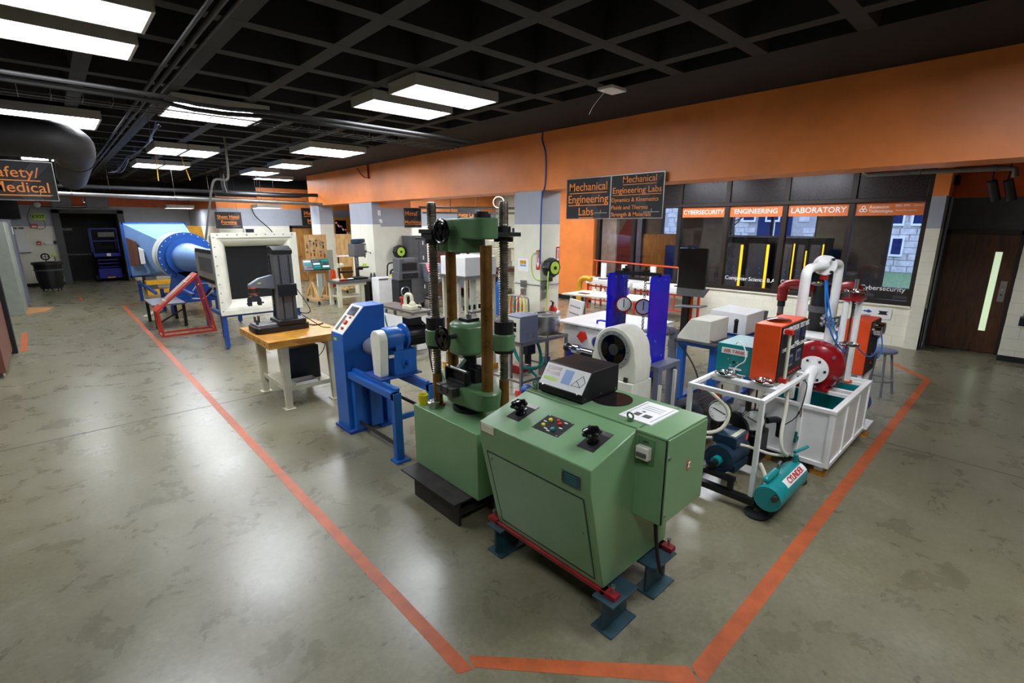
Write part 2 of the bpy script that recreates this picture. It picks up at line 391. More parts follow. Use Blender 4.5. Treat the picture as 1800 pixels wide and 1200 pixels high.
part('door_leaf', MB().box(0.2, 27.3, 0, 1.27, 27.38, 2.7), 'door_black', dd); part('door_leaf', MB().box(1.28, 27.3, 0, 2.4, 27.38, 2.7), 'door_black', dd)
part('push_bar', MB().box(0.45, 27.24, 1.02, 1.2, 27.3, 1.07), 'dark_steel', dd); part('notice', MB().box(0.42, 27.28, 2.02, 0.75, 27.3, 2.12), 'dark_steel', dd)
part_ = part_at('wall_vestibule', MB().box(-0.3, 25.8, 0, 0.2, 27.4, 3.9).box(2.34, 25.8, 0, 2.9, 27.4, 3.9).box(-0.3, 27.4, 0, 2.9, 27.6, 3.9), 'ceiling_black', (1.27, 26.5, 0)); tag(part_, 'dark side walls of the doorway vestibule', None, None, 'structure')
# unseen enclosure
for n, bx in (('wall_left', (-9.2, -6, 0, -9, 34, 4.4)), ('wall_behind', (-9, -6.2, 0, 18, -6, 4.4)), ('wall_far_right', (17.8, -6, 0, 18, 0.2, 4.4))):
    o = part_at(n, MB().box(*bx), 'cream_paint', (bx[0], bx[1], 0)); tag(o, 'plain cream wall of the hall outside the view', None, None, 'structure')

# ------------------------------------------------------------------ window wall on the right
wr = thing('wall_right', 'cream block wall under the laboratory windows', None, (11.6, 5, 0), kind='structure')
zc = [0.0, 0.2, 0.4, 0.6, 0.76]
random.seed(3)
for i in range(4):                                             # glazed block courses
    y = 1.27; first = True
    while y < 8.86:
        w = 0.2 if (first and i % 2) else 0.4; y1 = min(8.88, y + w); first = False
        part('block', MB().box(11.5, y + 0.0015, zc[i] + 0.0015, 11.7, y1 - 0.0015, zc[i+1] - 0.0015), 'cream_paint', wr); y = y1
part('mortar', MB().box(11.5025, 1.27, 0, 11.71, 8.88, 0.758), 'grey_paint', wr)
part('sill', MB().box(11.47, 1.48, 0.755, 11.72, 8.9, 0.785), 'cream_paint', wr)
# jamb of blocks between window and door
zz = 0.0; k = 0
jb = thing('wall_jamb', 'narrow block jamb between the window and the brown door', None, (11.5, 1.37, 0), kind='structure')
while zz < 2.74:
    z1 = min(zz + 0.2, 2.2 if zz < 2.19 else 2.75); m_ = 'cream_paint' if zz < 2.19 else 'grey_paint'
    part('block', MB().box(11.44, 1.27, zz + 0.0015, 11.8, 1.47, z1 - 0.0015), m_, jb); zz = z1
part('mortar', MB().box(11.443, 1.273, 0, 11.79, 1.46, 2.74), 'grey_paint', jb)
part('orange_cap', MB().box(11.44, 1.25, 2.75, 11.8, 1.47, 3.95), 'orange_paint', jb)
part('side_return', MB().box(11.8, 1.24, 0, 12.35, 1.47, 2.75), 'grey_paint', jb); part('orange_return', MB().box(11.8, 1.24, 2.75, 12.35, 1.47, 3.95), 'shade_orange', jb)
bz = thing('trim_3', 'bronze window frame around the laboratory windows', None, (11.5, 5, 0.78), kind='structure')
mat('bronze_frame', '2E2723', 0.4, metal=0.3, var=0.08)
ML = [8.72, 7.57, 6.26, 5.09, 3.85, 2.655, 1.5]
for y in ML: part('mullion', MB().box(11.5, y-0.05, 0.78, 11.62, y+0.05, 3.95), 'bronze_frame', bz, bev=0.004)
part('transom', MB().box(11.47, 1.45, 2.67, 11.62, 8.77, 2.75), 'bronze_frame', bz, bev=0.006)
part('bottom_rail', MB().box(11.49, 1.45, 0.785, 11.62, 8.77, 0.87), 'bronze_frame', bz); part('head_rail', MB().box(11.49, 1.45, 3.25, 11.62, 8.77, 3.32), 'bronze_frame', bz)
part('black_head', MB().box(11.52, 1.45, 3.32, 11.62, 8.77, 3.95), 'ceiling_black', bz)
mat('spandrel', '3A3A3D', 0.28, metal=0.4, var=0.15, scale=40)
for i in range(6):
    y0, y1 = ML[i+1] + 0.05, ML[i] - 0.05
    w = thing(f'window_{i+1}', ['leftmost tall pane of the laboratory window wall', 'window pane behind the white floating desks', 'pane under the CYBERSECURITY banner', 'pane under the ENGINEERING banner', 'pane under the LABORATORY banner', 'rightmost pane showing the lawn outside'][i], None, (11.56, (y0+y1)/2, 0.87), kind='structure')
    part('pane', MB().box(11.555, y0, 0.87, 11.565, y1, 2.67), 'window_glass', w)
    part('spandrel_panel', MB().box(11.54, y0, 2.75, 11.58, y1, 3.25), 'spandrel', w)
ow = part_at('wall_orange', MB().box(11.5, 8.88, 0, 11.8, 11.2, 3.95), 'orange_paint', (11.5, 9.6, 0)); tag(ow, 'plain orange wall panel beside the windows', None, None, 'structure')
o = part_at('baseboard_orange', MB().box(11.485, 8.88, 0, 11.5, 11.2, 0.14), 'black_plastic', (11.49, 9.6, 0)); tag(o, 'black baseboard under the orange wall', None, None, 'structure')
o = part_at('wall_workshop_right', MB().box(14.5, 11.2, 0, 14.8, 20.7, 3.95), 'cream_paint', (14.6, 14, 0)); tag(o, 'workshop side wall far behind the press', None, None, 'structure')
o = part_at('wall_workshop_return', MB().box(11.5, 11.2, 0, 14.5, 11.3, 3.95), 'cream_paint', (13, 12.5, 0)); tag(o, 'workshop return wall', None, None, 'structure')
# brown door and the walls around it
d = thing('door_1', 'brown wooden door with a tall narrow glass strip', None, (12.1, 0.73, 0), kind='structure')
part('door_leaf', MB().box(12.1, 0.27, 0.01, 12.145, 1.19, 2.1), 'door_brown', d, bev=0.003)
mat('lite_glow', 'C9DDB8', 0.3, emit=0.42)  # glow put into the strip for light behind the frosted glass
part('lite_strip', MB().box(12.092, 0.45, 0.40, 12.10, 0.54, 1.80), 'lite_glow', d)
lp = part('lock_plate', MB().box(12.088, 0.305, 0.94, 12.10, 0.39, 1.30), 'stainless_dull', d); part('lever', MB().cyl((12.088, 0.35, 1.15), (12.05, 0.35, 1.15), 0.014), 'steel', lp); part('keyhole', MB().cyl((12.088, 0.35, 1.06), (12.08, 0.35, 1.06), 0.012), 'black_metal', lp)
mat('frame_brown', '241A14', 0.5)
part('door_frame', MB().box(12.05, 1.19, 0, 12.16, 1.25, 2.17).box(12.05, 0.21, 0, 12.16, 0.27, 2.17).box(12.05, 0.21, 2.1, 12.16, 1.25, 2.17), 'frame_brown', d)
o = thing('wall_door', 'wall above and beside the brown door', None, (12.2, 0.7, 0), kind='structure')
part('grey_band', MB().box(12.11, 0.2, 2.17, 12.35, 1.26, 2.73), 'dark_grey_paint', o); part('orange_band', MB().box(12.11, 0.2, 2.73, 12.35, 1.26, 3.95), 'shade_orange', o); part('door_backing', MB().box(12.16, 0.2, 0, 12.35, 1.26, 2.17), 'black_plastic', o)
o = thing('wall_right_return', 'pale wall stretch to the right of the brown door', None, (11.7, -1.5, 0), kind='structure')
part('lower_wall', MB().box(11.574, -6, 0, 12.35, 0.208, 2.2), 'grey_paint', o)
for k in range(11):
    y = 0.21 if k % 2 else 0.01
    if k % 2 == 0: part('block', MB().box(11.57, 0.012, .2*k+.002, 11.8, 0.21, .2*k+.198), 'cream_paint', o)
    while y > -1.4: part('block', MB().box(11.57, y-.398, .2*k+.002, 11.8, y-.002, .2*k+.198), 'cream_paint', o); y -= .4
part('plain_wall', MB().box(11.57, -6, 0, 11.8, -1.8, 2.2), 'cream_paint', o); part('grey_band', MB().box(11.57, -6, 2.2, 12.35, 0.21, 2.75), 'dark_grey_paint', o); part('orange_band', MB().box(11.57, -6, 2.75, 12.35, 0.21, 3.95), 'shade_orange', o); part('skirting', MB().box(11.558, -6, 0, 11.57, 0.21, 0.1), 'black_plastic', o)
# cybersecurity room behind the glass
cr = thing('wall_cyber_room', 'dark walls of the room behind the windows', None, (14, 5, 0), kind='structure')
mat('dim_wall', '6E6660', 0.7, var=0.1); mat('dim_maroon', '6E2A26', 0.7, var=0.1)
part('ceiling_panel', MB().box(11.7, 1.2, 2.95, 14.3, 11.2, 3.1), 'ceiling_black', cr)
part('side_wall', MB().box(11.8, 11.0, 0, 14.3, 11.2, 3), 'dim_maroon', cr); part('side_wall', MB().box(11.8, 1.25, 0, 14.3, 1.4, 3), 'dim_wall', cr)
# back wall with openings to daylight
ops = [(1.78, 2.42, 0.84, 2.75), (3.9, 6.05, 1.97, 2.75), (7.62, 8.2, 1.98, 2.75)]
ys = 1.25
for (y0, y1, z0, z1) in ops:
    part('back_wall', MB().box(14.0, ys, 0, 14.2, y0, 3), 'dim_wall', cr); part('under_window', MB().box(14.0, y0, 0, 14.2, y1, z0), 'dim_wall', cr); part('over_window', MB().box(14.0, y0, z1, 14.2, y1, 3), 'dim_wall', cr)
    part('pane_frame', MB().box(14.02, y0, z0, 14.1, y0+.04, z1).box(14.02, y1-.04, z0, 14.1, y1, z1).box(14.02, (y0+y1)/2-.03, z0, 14.1, (y0+y1)/2+.03, z1) if y1-y0 > 1 else MB().box(14.02, y0, z0, 14.1, y0+.03, z1), 'bronze_frame', cr); ys = y1
part('back_wall', MB().box(14.0, ys, 0, 14.2, 11.0, 3), 'dim_wall', cr)
part('maroon_panel', MB().prism([(8.95, 0.1), (9.75, 0.1), (9.75, 1.9), (9.35, 2.5), (8.95, 2.5)], 'X', 13.92, 14.0), 'dim_maroon', cr)
part('pale_brick_pier', MB().box(13.85, 9.75, 0, 14.0, 10.6, 2.9), 'stone_pale', cr)
part('oak_panel', MB().box(13.9, 7.5, 0.1, 14.0, 8.75, 1.97), 'door_oak', cr)
part('blue_pier', MB().box(13.8, 8.76, 0, 14.0, 8.95, 2.9), 'lavender_grey', cr)
# daylight outside: stone building, lawn
ob = thing('stone_building', 'pale stone building seen through the windows beyond the lawn', 'building', (30, 6, 0))
random.seed(5)
zb = 0.0; r_ = 0
mat('stone_joint', 'B2AEAA', 0.9)
part('stone_backing', MB().box(30.02, -8, -0.5, 30.5, 30, 9), 'stone_joint', ob)
wins = [(1.2,2.6), (6.4,8.2), (9.6,11.4), (14,16)]
for r_ in range(22):
    zb = 0.3*r_; y = -3.0 - (0.35 if r_ % 2 else 0)
    while y < 17:
        w = random.uniform(0.35, 0.8)
        if not any(y < b + 0.1 and y + w > a - 0.1 for a, b in wins) or zb < 1.0 or zb > 4.2:
            part('stone', MB().box(30 - random.uniform(0, .03), y, zb, 30.05, y + w - 0.05, zb + 0.27), 'stone_pale', ob)
        y += w
for a, b in wins:
    f = part('window', MB().box(29.98, a, 1.2, 30.03, b, 4.4), 'screen_blue', ob); part('window_bar', MB().box(29.95, (a+b)/2-.05, 1.2, 29.98, (a+b)/2+.05, 4.4).box(29.95, a, 2.8, 29.98, b, 2.9), 'white_paint', f)
mat('bark', '4A4038', .9, var=.15)
for a, b, z0, z1 in ((4.62,5.0,.85,1.6), (3.95,4.35,2.3,3.4), (4.75,5.15,2.3,3.4), (10.3,10.9,2.5,4.2), (11.6,12.2,2.5,4.2), (13.0,13.5,2.5,4.2)):
    f = part('small_window', MB().box(29.90, a, z0, 29.97, b, z1), 'screen_blue', ob); part('window_surround', MB().box(29.88,a-.08,z0-.1,29.97,a,z1+.1).box(29.88,b,z0-.1,29.97,b+.08,z1+.1).box(29.88,a,z1,29.97,b,z1+.1).box(29.88,a,z0-.1,29.97,b,z0), 'white_paint', f)
random.seed(21)
for tx, ty, lb in ((24.0, 4.55, 'bare tree outside, seen through the right window'), (25.0, 10.6, 'bare tree outside, seen through the middle windows'), (23.0, 15.2, 'bare tree outside, seen through the left windows')):
    bt = thing('bare_tree', lb, 'tree', (tx, ty, 0), 'bare trees on the lawn')
    part('trunk', MB().tube([(tx,ty,-.05),(tx+.05,ty+.04,1.2),(tx-.05,ty+.1,2.6),(tx,ty,4.6)], .1, 8, 1, None), 'bark', bt)
    for k in range(14):
        z = 1.6 + .2*k; a_ = random.uniform(0, 6.28); L_ = random.uniform(.9, 1.7); p = Vector((tx, ty+.05, z)); d = Vector((math.cos(a_)*.5, math.sin(a_), .5)); q = p + d*L_*.5; e = p + d*L_ + Vector((0, random.uniform(-.3,.3), .2))
        br = part('branch', MB().tube([p, q, e], .03, 6, 1), 'bark', bt)
        for j in range(3): part('twig', MB().tube([q.lerp(e, .3*j), q.lerp(e, .3*j) + Vector((random.uniform(-.2,.2), random.uniform(-.5,.5), random.uniform(.1,.5)))], .012, 5), 'bark', br)
o = part_at('ground_lawn', MB().box(18, -10, -0.4, 40, 34, -0.02), 'lawn', (28, 8, -0.4)); tag(o, 'green lawn outside the windows', None, None, 'structure')
o = part_at('ground_path', MB().box(19, -10, -0.03, 22, 34, 0.0), 'stone_pale', (20, 8, 0)); tag(o, 'pale path crossing the lawn outside', None, None, 'structure')
# ------------------------------------------------------------------ ceiling lights
def light(x0, y0, x1, y1, z, label, hang=True, h=0.11):
    cx, cy = (x0+x1)/2, (y0+y1)/2
    t = thing('ceiling_light', label, 'ceiling light', (cx, cy, z), 'fluorescent ceiling lights')
    w = 0.025; hb = MB()
    hb.box(x0, y0, z, x0+w, y1, z+h).box(x1-w, y0, z, x1, y1, z+h).box(x0+w, y0, z, x1-w, y0+w, z+h).box(x0+w, y1-w, z, x1-w, y1, z+h).box(x0, y0, z+h, x1, y1, z+h+0.012)
    hb.box(x0+w, y0+w, z+0.03, x1-w, y1-w, z+0.034)
    part('housing', hb, 'lamp_housing', t); part('lens', MB().box(x0+w, y0+w, z+0.012, x1-w, y1-w, z+0.018), 'lamp_lens', t)
    if hang:
        zt = 4.3 if z > 3.5 else 3.95
        for sx in (x0+0.1, x1-0.1): part('hanger_rod', MB().cyl((sx, cy, z+h), (sx, cy, 4.33 if cx < 5.6 else 3.96), 0.006, n=6), 'dark_steel', t)
    return t
Z = 3.82
light(-0.37, 4.86, 0.86, 5.46, Z, 'ceiling light cut off by the top edge of the photo')
light(-0.37, 5.80, 0.86, 6.40, Z, 'ceiling light nearest the top left corner, below the cut-off one')
light(3.33, 5.17, 4.58, 5.79, Z, 'larger right one of the two single lights above the press')
light(3.30, 6.13, 4.55, 6.75, Z, 'smaller left one of the two single lights above the press')
light(-0.34, 10.12, 0.88, 10.70, Z, 'front one of the double light above the black duct'); light(-0.34, 10.72, 0.88, 11.30, Z, 'rear one of the double light above the black duct')
light(1.46, 8.04, 2.66, 8.62, Z, 'front one of the double light crossed by black cables'); light(1.46, 8.64, 2.66, 9.22, Z, 'rear one of the double light crossed by black cables')
light(1.90, 12.85, 2.49, 14.1, Z, 'left panel of the split light above the wind tunnel'); light(2.51, 12.85, 3.10, 14.1, Z, 'right panel of the split light above the wind tunnel')
light(1.98, 16.5, 2.58, 17.75, Z, 'left panel of the smaller split light behind the wind tunnel light'); light(2.60, 16.5, 3.2, 17.75, Z, 'right panel of the smaller split light behind the wind tunnel light')
light(4.24, 10.66, 5.50, 11.24, Z, 'front strip of the double light next to the far beam stretch'); light(4.24, 11.26, 5.50, 11.84, Z, 'rear strip of the double light next to the far beam stretch')
light(4.80, 14.0, 5.6, 15.2, Z, 'light near the end of the beam, right one of two small ones'); light(4.80, 16.6, 5.6, 18.0, Z, 'light near the end of the beam, left one of two small ones')
light(-0.2, 16.3, 0.32, 17.5, Z, 'left panel of the light half hidden by the black duct'); light(0.34, 16.3, 0.86, 17.5, Z, 'right panel of the light half hidden by the black duct')
light(3.4, 22.6, 4.3, 23.2, 2.86, 'low small light above the yellow machine'); light(5.4, 18.6, 6.2, 19.3, 2.82, 'low small light beside the sheet metal sign')
light(1.1, 24.0, 1.5, 24.2, 3.05, 'tiny light above the dark doorway')
# lamps added to brighten the room behind the windows
mat('fill_lens', 'FFF0DC', 0.4, emit=13.0)
for y, l in ((3.6, 'added lamp brightening the room behind the right windows'), (8.6, 'added lamp brightening the room behind the left windows')):
    t_ = light(12.3, y, 12.9, y+1.2, 2.8, l, hang=False); t_.children[1].data.materials[0] = MATS['fill_lens']; part('canopy', MB().box(12.5, y+.5, 2.92, 12.7, y+.7, 2.95), 'lamp_housing', t_)
# rows carry on past the camera; extra lights behind the beam added for brightness
for i, (x, y) in [(i_, q_) for i_, q_ in enumerate(((-0.37, -0.5), (3.33, 0.15), (3.33, -0.8), None, (8.9, 3.2), (8.9, 9.5), None, (-4.2, 10.5), (9.4, 13.9), None, None, (5.6, 18.9), (11.6, 14.2), (8.9, 5.6), (8.9, 3.95), (8.9, 6.35), (8.9, 10.25), (9.4, 14.7))) if q_]:
    light(x, y, x + 1.22, y + 0.6, Z if x < 7 else 3.4, ['fluorescent light above the camera, out of view', 'fluorescent light right of the camera, out of view', 'second fluorescent light right of the camera, out of view', 'second fluorescent light above the camera, out of view', 'light behind the beam above the pump rigs', 'light behind the beam above the hose reel pillar', 'light of the left bay, out of view', 'farther light of the left bay, out of view', 'light over the machine tools behind the beam', 'light behind the camera on the left, out of view', 'light behind the beam near the brown door', 'light before the oak door', 'light over the workshop back wall', 'second light behind the beam above the red desks', 'extra light added for brightness above the pump rigs', 'extra light added for brightness above the red desks', 'extra light added for brightness above the hose reel pillar', 'extra light added for brightness over the machine tools'][i], hang=True)

# ------------------------------------------------------------------ overhead services
def pipe(name, pts, r, m, label, cat='pipe', n=10, sm=0, hang=None, zt=4.33):
    p0 = pts[0]
    if not hang: return solo(name, MB().tube(pts, r, n, sm), m, label, cat, p0)
    t = thing(name, label, cat, p0); part('run', MB().tube(pts, r, n, sm), m, t)
    for h in hang: part('hanger', MB().cyl((h[0], h[1], h[2]), (h[0], h[1], zt), 0.006, n=6).tor(h, (1,0,0) if abs(pts[1][1]-pts[0][1]) < abs(pts[1][0]-pts[0][0]) else (0,1,0), r + 0.006, 0.006, 14, 5), 'dark_steel', t)
    return t
mat('service_black', '1B1A1A', 0.6, var=0.1); mat('pipe_grey', '77756E', 0.5, var=0.08)
for dx, r, l in ((0.0, 0.017, 'left thin black conduit of the trio running along the ceiling'), (0.07, 0.022, 'middle black conduit of the trio running along the ceiling'), (0.15, 0.015, 'right thin black conduit of the trio running along the ceiling')):
    pipe('ceiling_conduit', [(1.06+dx, -4, 3.78), (1.12+dx, 22, 3.78)], r, 'service_black', l, hang=[(1.07+dx, y, 3.78) for y in (4, 9, 14)])
for dy, z, r, l in ((0, 3.60, 0.02, 'front black cable run crossing below the lights'), (0.1, 3.63, 0.016, 'second black cable run crossing below the lights'), (0.2, 3.58, 0.024, 'third black cable run crossing below the lights'), (0.33, 3.62, 0.013, 'rear thin black cable run crossing below the lights')):
    pipe('ceiling_cable', [(-6, 6.6+dy, z), (1.0, 6.62+dy, z), (1.6, 6.8+dy, z-.03), (2.4, 6.66+dy, z), (5.4, 6.75+dy, z)], r, 'service_black', l, 'cable', 8, 1)
# wire basket tray
t = thing('cable_tray', 'black wire basket cable tray crossing under the ceiling', 'cable tray', (2.8, 7.3, 3.55))
for y in (7.15, 7.3, 7.45): part('long_wire', MB().tube([(-6, y, 3.56), (5.5, y + .1, 3.56)], 0.006, 5), 'dark_steel', t)
for k in range(46): part('cross_wire', MB().tube([(-6+.25*k, 7.13, 3.64), (-6+.25*k, 7.15, 3.555), (-6+.25*k, 7.5, 3.555), (-6+.25*k, 7.52, 3.64)], 0.004, 4), 'dark_steel', t)
# round black duct
t = thing('air_duct', 'fat round black duct bending away under the ceiling', 'duct', (0.3, 10, 3.3))
part('duct_run', MB().tube([(-6, 9.9, 3.45), (-0.4, 9.9, 3.45), (0.15, 9.95, 3.45), (0.42, 10.15, 3.45), (0.52, 10.6, 3.44), (0.55, 12, 3.40), (0.6, 15.2, 3.30)], 0.27, 20, 1), 'service_black', t)
for p, q in (((-1.0,9.9,3.45),(-0.96,9.9,3.45)), ((0.545,11.5,3.42),(0.546,11.55,3.42))): part('joint_band', MB().cyl(p, q, 0.285, n=20), 'service_black', t)
part('strap', MB().cyl((-0.6, 9.9, 3.7), (-0.6, 9.9, 4.3), 0.01, n=6), 'dark_steel', t)
pipe('water_pipe', [(-3, 17, 3.06), (7.0, 17, 2.93)], 0.05, 'pipe_grey', 'long grey pipe crossing the hall above the wind tunnel', hang=[(0.6, 17, 3.02), (2.8, 17, 2.98), (5, 17, 2.96)])
pipe('water_pipe', [(4.2, 17.6, 3.97), (4.2, 17.6, 3.22), (4.35, 17.6, 3.2), (6.4, 17.6, 3.18), (6.7, 17.6, 3.25), (7.6, 17.6, 3.25)], 0.06, 'service_black', 'black pipe elbowing toward the far end of the beam', sm=1)
pipe('water_pipe', [(3.0, 18.4, 3.1), (7.0, 18.4, 3.02)], 0.045, 'service_black', 'lower black pipe below the elbowing one', hang=[(4.5,18.4,3.07),(5.5,18.4,3.05)])
pipe('water_pipe', [(0.4, 18.6, 3.3), (7.3, 18.6, 3.3)], 0.06, 'service_black', 'thick black pipe high behind the long grey pipe', hang=[(1.5,18.6,3.3),(4.0,18.6,3.3)])
pipe('water_pipe', [(9.5, 2.12, 3.96), (9.5, 2.12, 3.08), (9.5, 2.05, 3.02), (9.5, 1.5, 3.02), (9.5, 0.5, 3.0), (9.5, 0.42, 2.98), (9.5, 0.40, 2.88)], 0.035, 'pipe_grey', 'grey pipe under the beam above the brown door', hang=[(9.5, 1.4, 3.02), (9.5, 0.6, 3.0)])
for i, (y, l) in enumerate(((0.66, 'left one of the two small black spotlights above the door'), (0.5, 'right one of the two small black spotlights above the door'))):
    t = thing('spotlight', l, 'spotlight', (9.6, y, 3.2), 'black spotlights'); part('can', MB().cyl((9.8, y-.02, 2.86), (9.9, y-.10, 2.60), 0.055), 'black_plastic', t); part('yoke', MB().cyl((9.8, y-.02, 2.86), (9.8, y-.02, 3.96), 0.012, n=6), 'black_plastic', t)
# blue data cables loosely hanging near the duct
for i, (pts, l) in enumerate((([(1.50, 9.4, 3.75), (1.45, 10, 3.62), (1.6, 11, 3.7), (1.5, 12.5, 3.58), (1.55, 14, 3.66)], 'upper bunch of blue data cables under the ceiling'), ([(1.55, 14.1, 3.66), (1.5, 15.5, 3.5), (1.45, 17, 3.6)], 'lower bunch of blue data cables under the ceiling'))):
    t = thing('data_cable', l, 'cable', pts[0])
    for p in pts[1:-1]: part('tie', MB().cyl((p[0], p[1], p[2]), (p[0], p[1], 4.317), .004, n=5), 'service_black', t)
    for k in range(4):
        part('strand', MB().tube([(p[0]+random.uniform(-.05,.05), p[1], p[2]+random.uniform(-.05,.05)) for p in pts], 0.008, 6, 2), ['stand_blue', 'lavender_grey', 'service_black', 'service_black'][k], t)
# pendant cable with a loop, hose dropping beside the wind tunnel
pipe('drop_hose', [(3.0, 12, 4.318), (3.0, 12, 3.3), (2.95, 12, 3.15), (2.75, 12, 3.2), (2.66, 12.0, 3.1), (2.55, 12, 2.6), (2.42, 12.1, 1.95)], 0.022, 'pipe_grey', 'grey hose looping down from the ceiling beside the white nozzle', 'hose', 8, 2)
pipe('hanging_pull_rod', [(2.65, 15, 4.33), (2.75, 15, 3.8), (2.85, 15, 3.35)], 0.012, 'yellow_paint', 'right one of two yellow pull rods hanging from the ceiling', 'rod'); pipe('hanging_pull_rod', [(2.22, 15, 4.33), (2.2, 15, 3.75), (2.18, 15, 3.3)], 0.012, 'yellow_paint', 'left one of two yellow pull rods hanging from the ceiling', 'rod')
# wireless access point under the solid band
t = thing('access_point', 'small white box under the black ceiling near the beam', 'device', (5.4, 3.98, 3.9)); part('case', MB().box(5.24, 3.86, 3.87, 5.55, 4.08, 3.91), 'white_plastic', t, bev=0.008); part('lead', MB().tube([(5.3, 3.95, 3.9), (5.2, 4.1, 3.7), (5.25, 4.2, 3.62)], 0.004, 5, 2), 'white_plastic', t); part('bracket', MB().box(5.35, 3.92, 3.91, 5.45, 4.02, 3.96), 'dark_steel', t)
# conduit and cable on the beam face
pipe('beam_conduit', [(7.085, 6.75, 3.95), (7.085, 6.78, 3.8), (7.085, 6.66, 3.6), (7.085, 6.66, 2.95), (7.10, 6.78, 2.85), (7.10, 6.79, 1.5)], 0.014, 'stand_blue', 'blue-grey conduit bending down the beam onto the pillar', 'conduit', 8, 2)
t = thing('beam_bracket', 'small rusty hook bracket on the far beam face', 'bracket', (7.08, 14.0, 3.6)); part('hook', MB().tube([(7.08, 14.4, 3.9), (7.05, 14.0, 3.62), (7.07, 13.7, 3.58)], 0.015, 6, 1).box(7.05, 13.68, 3.56, 7.1, 13.72, 3.95), 'base_red', t)

# ------------------------------------------------------------------ signs
def board(name, label, c, w, h, axes, lines, frame=True, mark=True):
    xa = Vector(axes[0]); n = xa.cross(Vector(axes[1])); c = Vector(c)
    t = thing(name, label, 'sign', (c.x, c.y, c.z - h/2), 'black hanging signs with orange lettering')
    m3 = Matrix((xa, -n, Vector((0,0,1)))).transposed()
    part('panel', MB().obox(c, (w, 0.012, h), m3), 'sign_black', t)
    if frame:
        f = MB()
        for s in (-1, 1): f.obox(c + xa*(s*w/2), (0.012, 0.016, h+.012), m3).obox(c + Vector((0,0,s*h/2)), (w, 0.016, 0.012), m3)
        part('edge_trim', f, 'stainless_dull', t)
    def P(u, v): return c + xa*(u*w) + Vector((0,0,v*h)) + n*0.0075
    pts = [(0.5,0.5),(0.28,0.5),(-0.02,-0.15),(0.12,-0.5),(0.34,-0.5),(0.18,-0.15),(0.46,0.42)]
    mb = MB(); mb.add([P(*p) for p in pts], [tuple(range(len(pts)))]); part('grey_swoosh', mb, 'sign_grey', t)
    for (s, u, v, sz, al, ul) in lines:
        tx = text(s, c + xa*(u*w) + Vector((0,0,v*h)) + n*0.009, sz, axes[0], axes[1], MATS['amber_text'], t, align=al, bold=0.004)
        if ul:
            xs = [Vector(q.co).dot(xa) for q in tx.data.vertices]; zs = c.z + v*h - sz*0.52
            o = OFF[t.name].dot(xa); mid = c + n*0.009; a = mid + xa*(min(xs) + o - mid.dot(xa)); b = mid + xa*(max(xs) + o - mid.dot(xa)); a.z = b.z = zs
            part('underline', MB().bar(a, b, 0.003, sz*0.07), 'amber_text', t)
    if mark: part('emblem', MB().obox(c + xa*(0.3*w) + Vector((0,0,-0.36*h)) + n*0.008, (0.28*w, 0.003, 0.012), m3).obox(c + xa*(0.3*w) + Vector((0,0,-0.33*h)) + n*0.008, (0.012, 0.003, 0.06*h/.7), m3), 'stainless_dull', t)
    return t
s1 = board('hanging_sign', 'sign reading Mechanical Engineering Labs only, left of the pair', (7.04, 5.595, 2.71), 0.965, 0.69, XN, [('Mechanical', 0, 0.28, 0.192, 'CENTER', 1), ('Engineering', 0, -0.02, 0.192, 'CENTER', 1), ('Labs', -0.03, -0.33, 0.192, 'CENTER', 1)])
s2 = board('hanging_sign', 'sign listing Dynamics, Fluids and Strength labs, right of the pair', (7.04, 4.61, 2.71), 0.985, 0.69, XN, [('Mechanical', 0.05, 0.38, 0.145, 'CENTER', 1), ('Engineering Labs', 0, 0.14, 0.137, 'CENTER', 1), ('Dynamics & Kinematics', -0.48, -0.075, 0.093, 'LEFT', 0), ('Fluids and Thermo', -0.48, -0.25, 0.093, 'LEFT', 0), ('Strength & Materials', -0.48, -0.41, 0.093, 'LEFT', 0)])
for s in (s1, s2):
    for dy in (-.3, .3): part('bracket', MB().box(7.045, s.location.y+dy-.02, 2.95, 7.1, s.location.y+dy+.02, 3.0), 'dark_steel', s)
sg = board('hanging_sign', 'sign reading Safety/ Medical at the left edge', (-0.35, 13, 3.05), 1.22, 0.69, YN, [('Safety/', 0.05, 0.20, 0.26, 'CENTER', 1), ('Medical', 0.1, -0.18, 0.26, 'CENTER', 1)])
for dx in (-.4, .4): part('suspension_wire', MB().cyl((-.35+dx, 13, 3.39), (-.35+dx, 13, 4.33), .004, n=5), 'dark_steel', sg)
sg = board('hanging_sign', 'sign reading Sheet Metal Forming above the white nozzle', (4.80, 20, 2.41), 0.86, 0.58, YN, [('Sheet Metal', 0, 0.2, 0.15, 'CENTER', 1), ('Forming', 0, -0.12, 0.15, 'CENTER', 1)])
for dx in (-.3, .3): part('suspension_wire', MB().cyl((4.8+dx, 20, 2.7), (4.8+dx, 20, 4.33), .004, n=5), 'dark_steel', sg)
sg = board('hanging_sign', 'sign reading Metal Machining on the wall beside the hose reel', (8.5, 13.708, 2.47), 0.62, 0.6, YN, [('Metal', -0.1, 0.2, 0.2, 'CENTER', 0), ('Machining', 0, -0.22, 0.15, 'CENTER', 1)])
sg = board('hanging_sign', 'sign reading Metal Machining half hidden behind the far pillar', (8.0, 20.2, 2.55), 1.1, 0.7, YN, [('Metal', -0.2, 0.2, 0.22, 'CENTER', 1), ('Machining', 0.05, -0.22, 0.2, 'CENTER', 1)])
for dx in (-.3, .3): part('suspension_wire', MB().cyl((8.0+dx, 20.2, 2.9), (8.0+dx, 20.2, 4.33), .004, n=5), 'dark_steel', sg)
sg = board('hanging_sign', 'sign reading Metal in the workshop above the press head', (11.8, 15, 2.6), 1.15, 0.5, YN, [('Metal Casting', 0, 0.0, 0.2, 'CENTER', 0)])
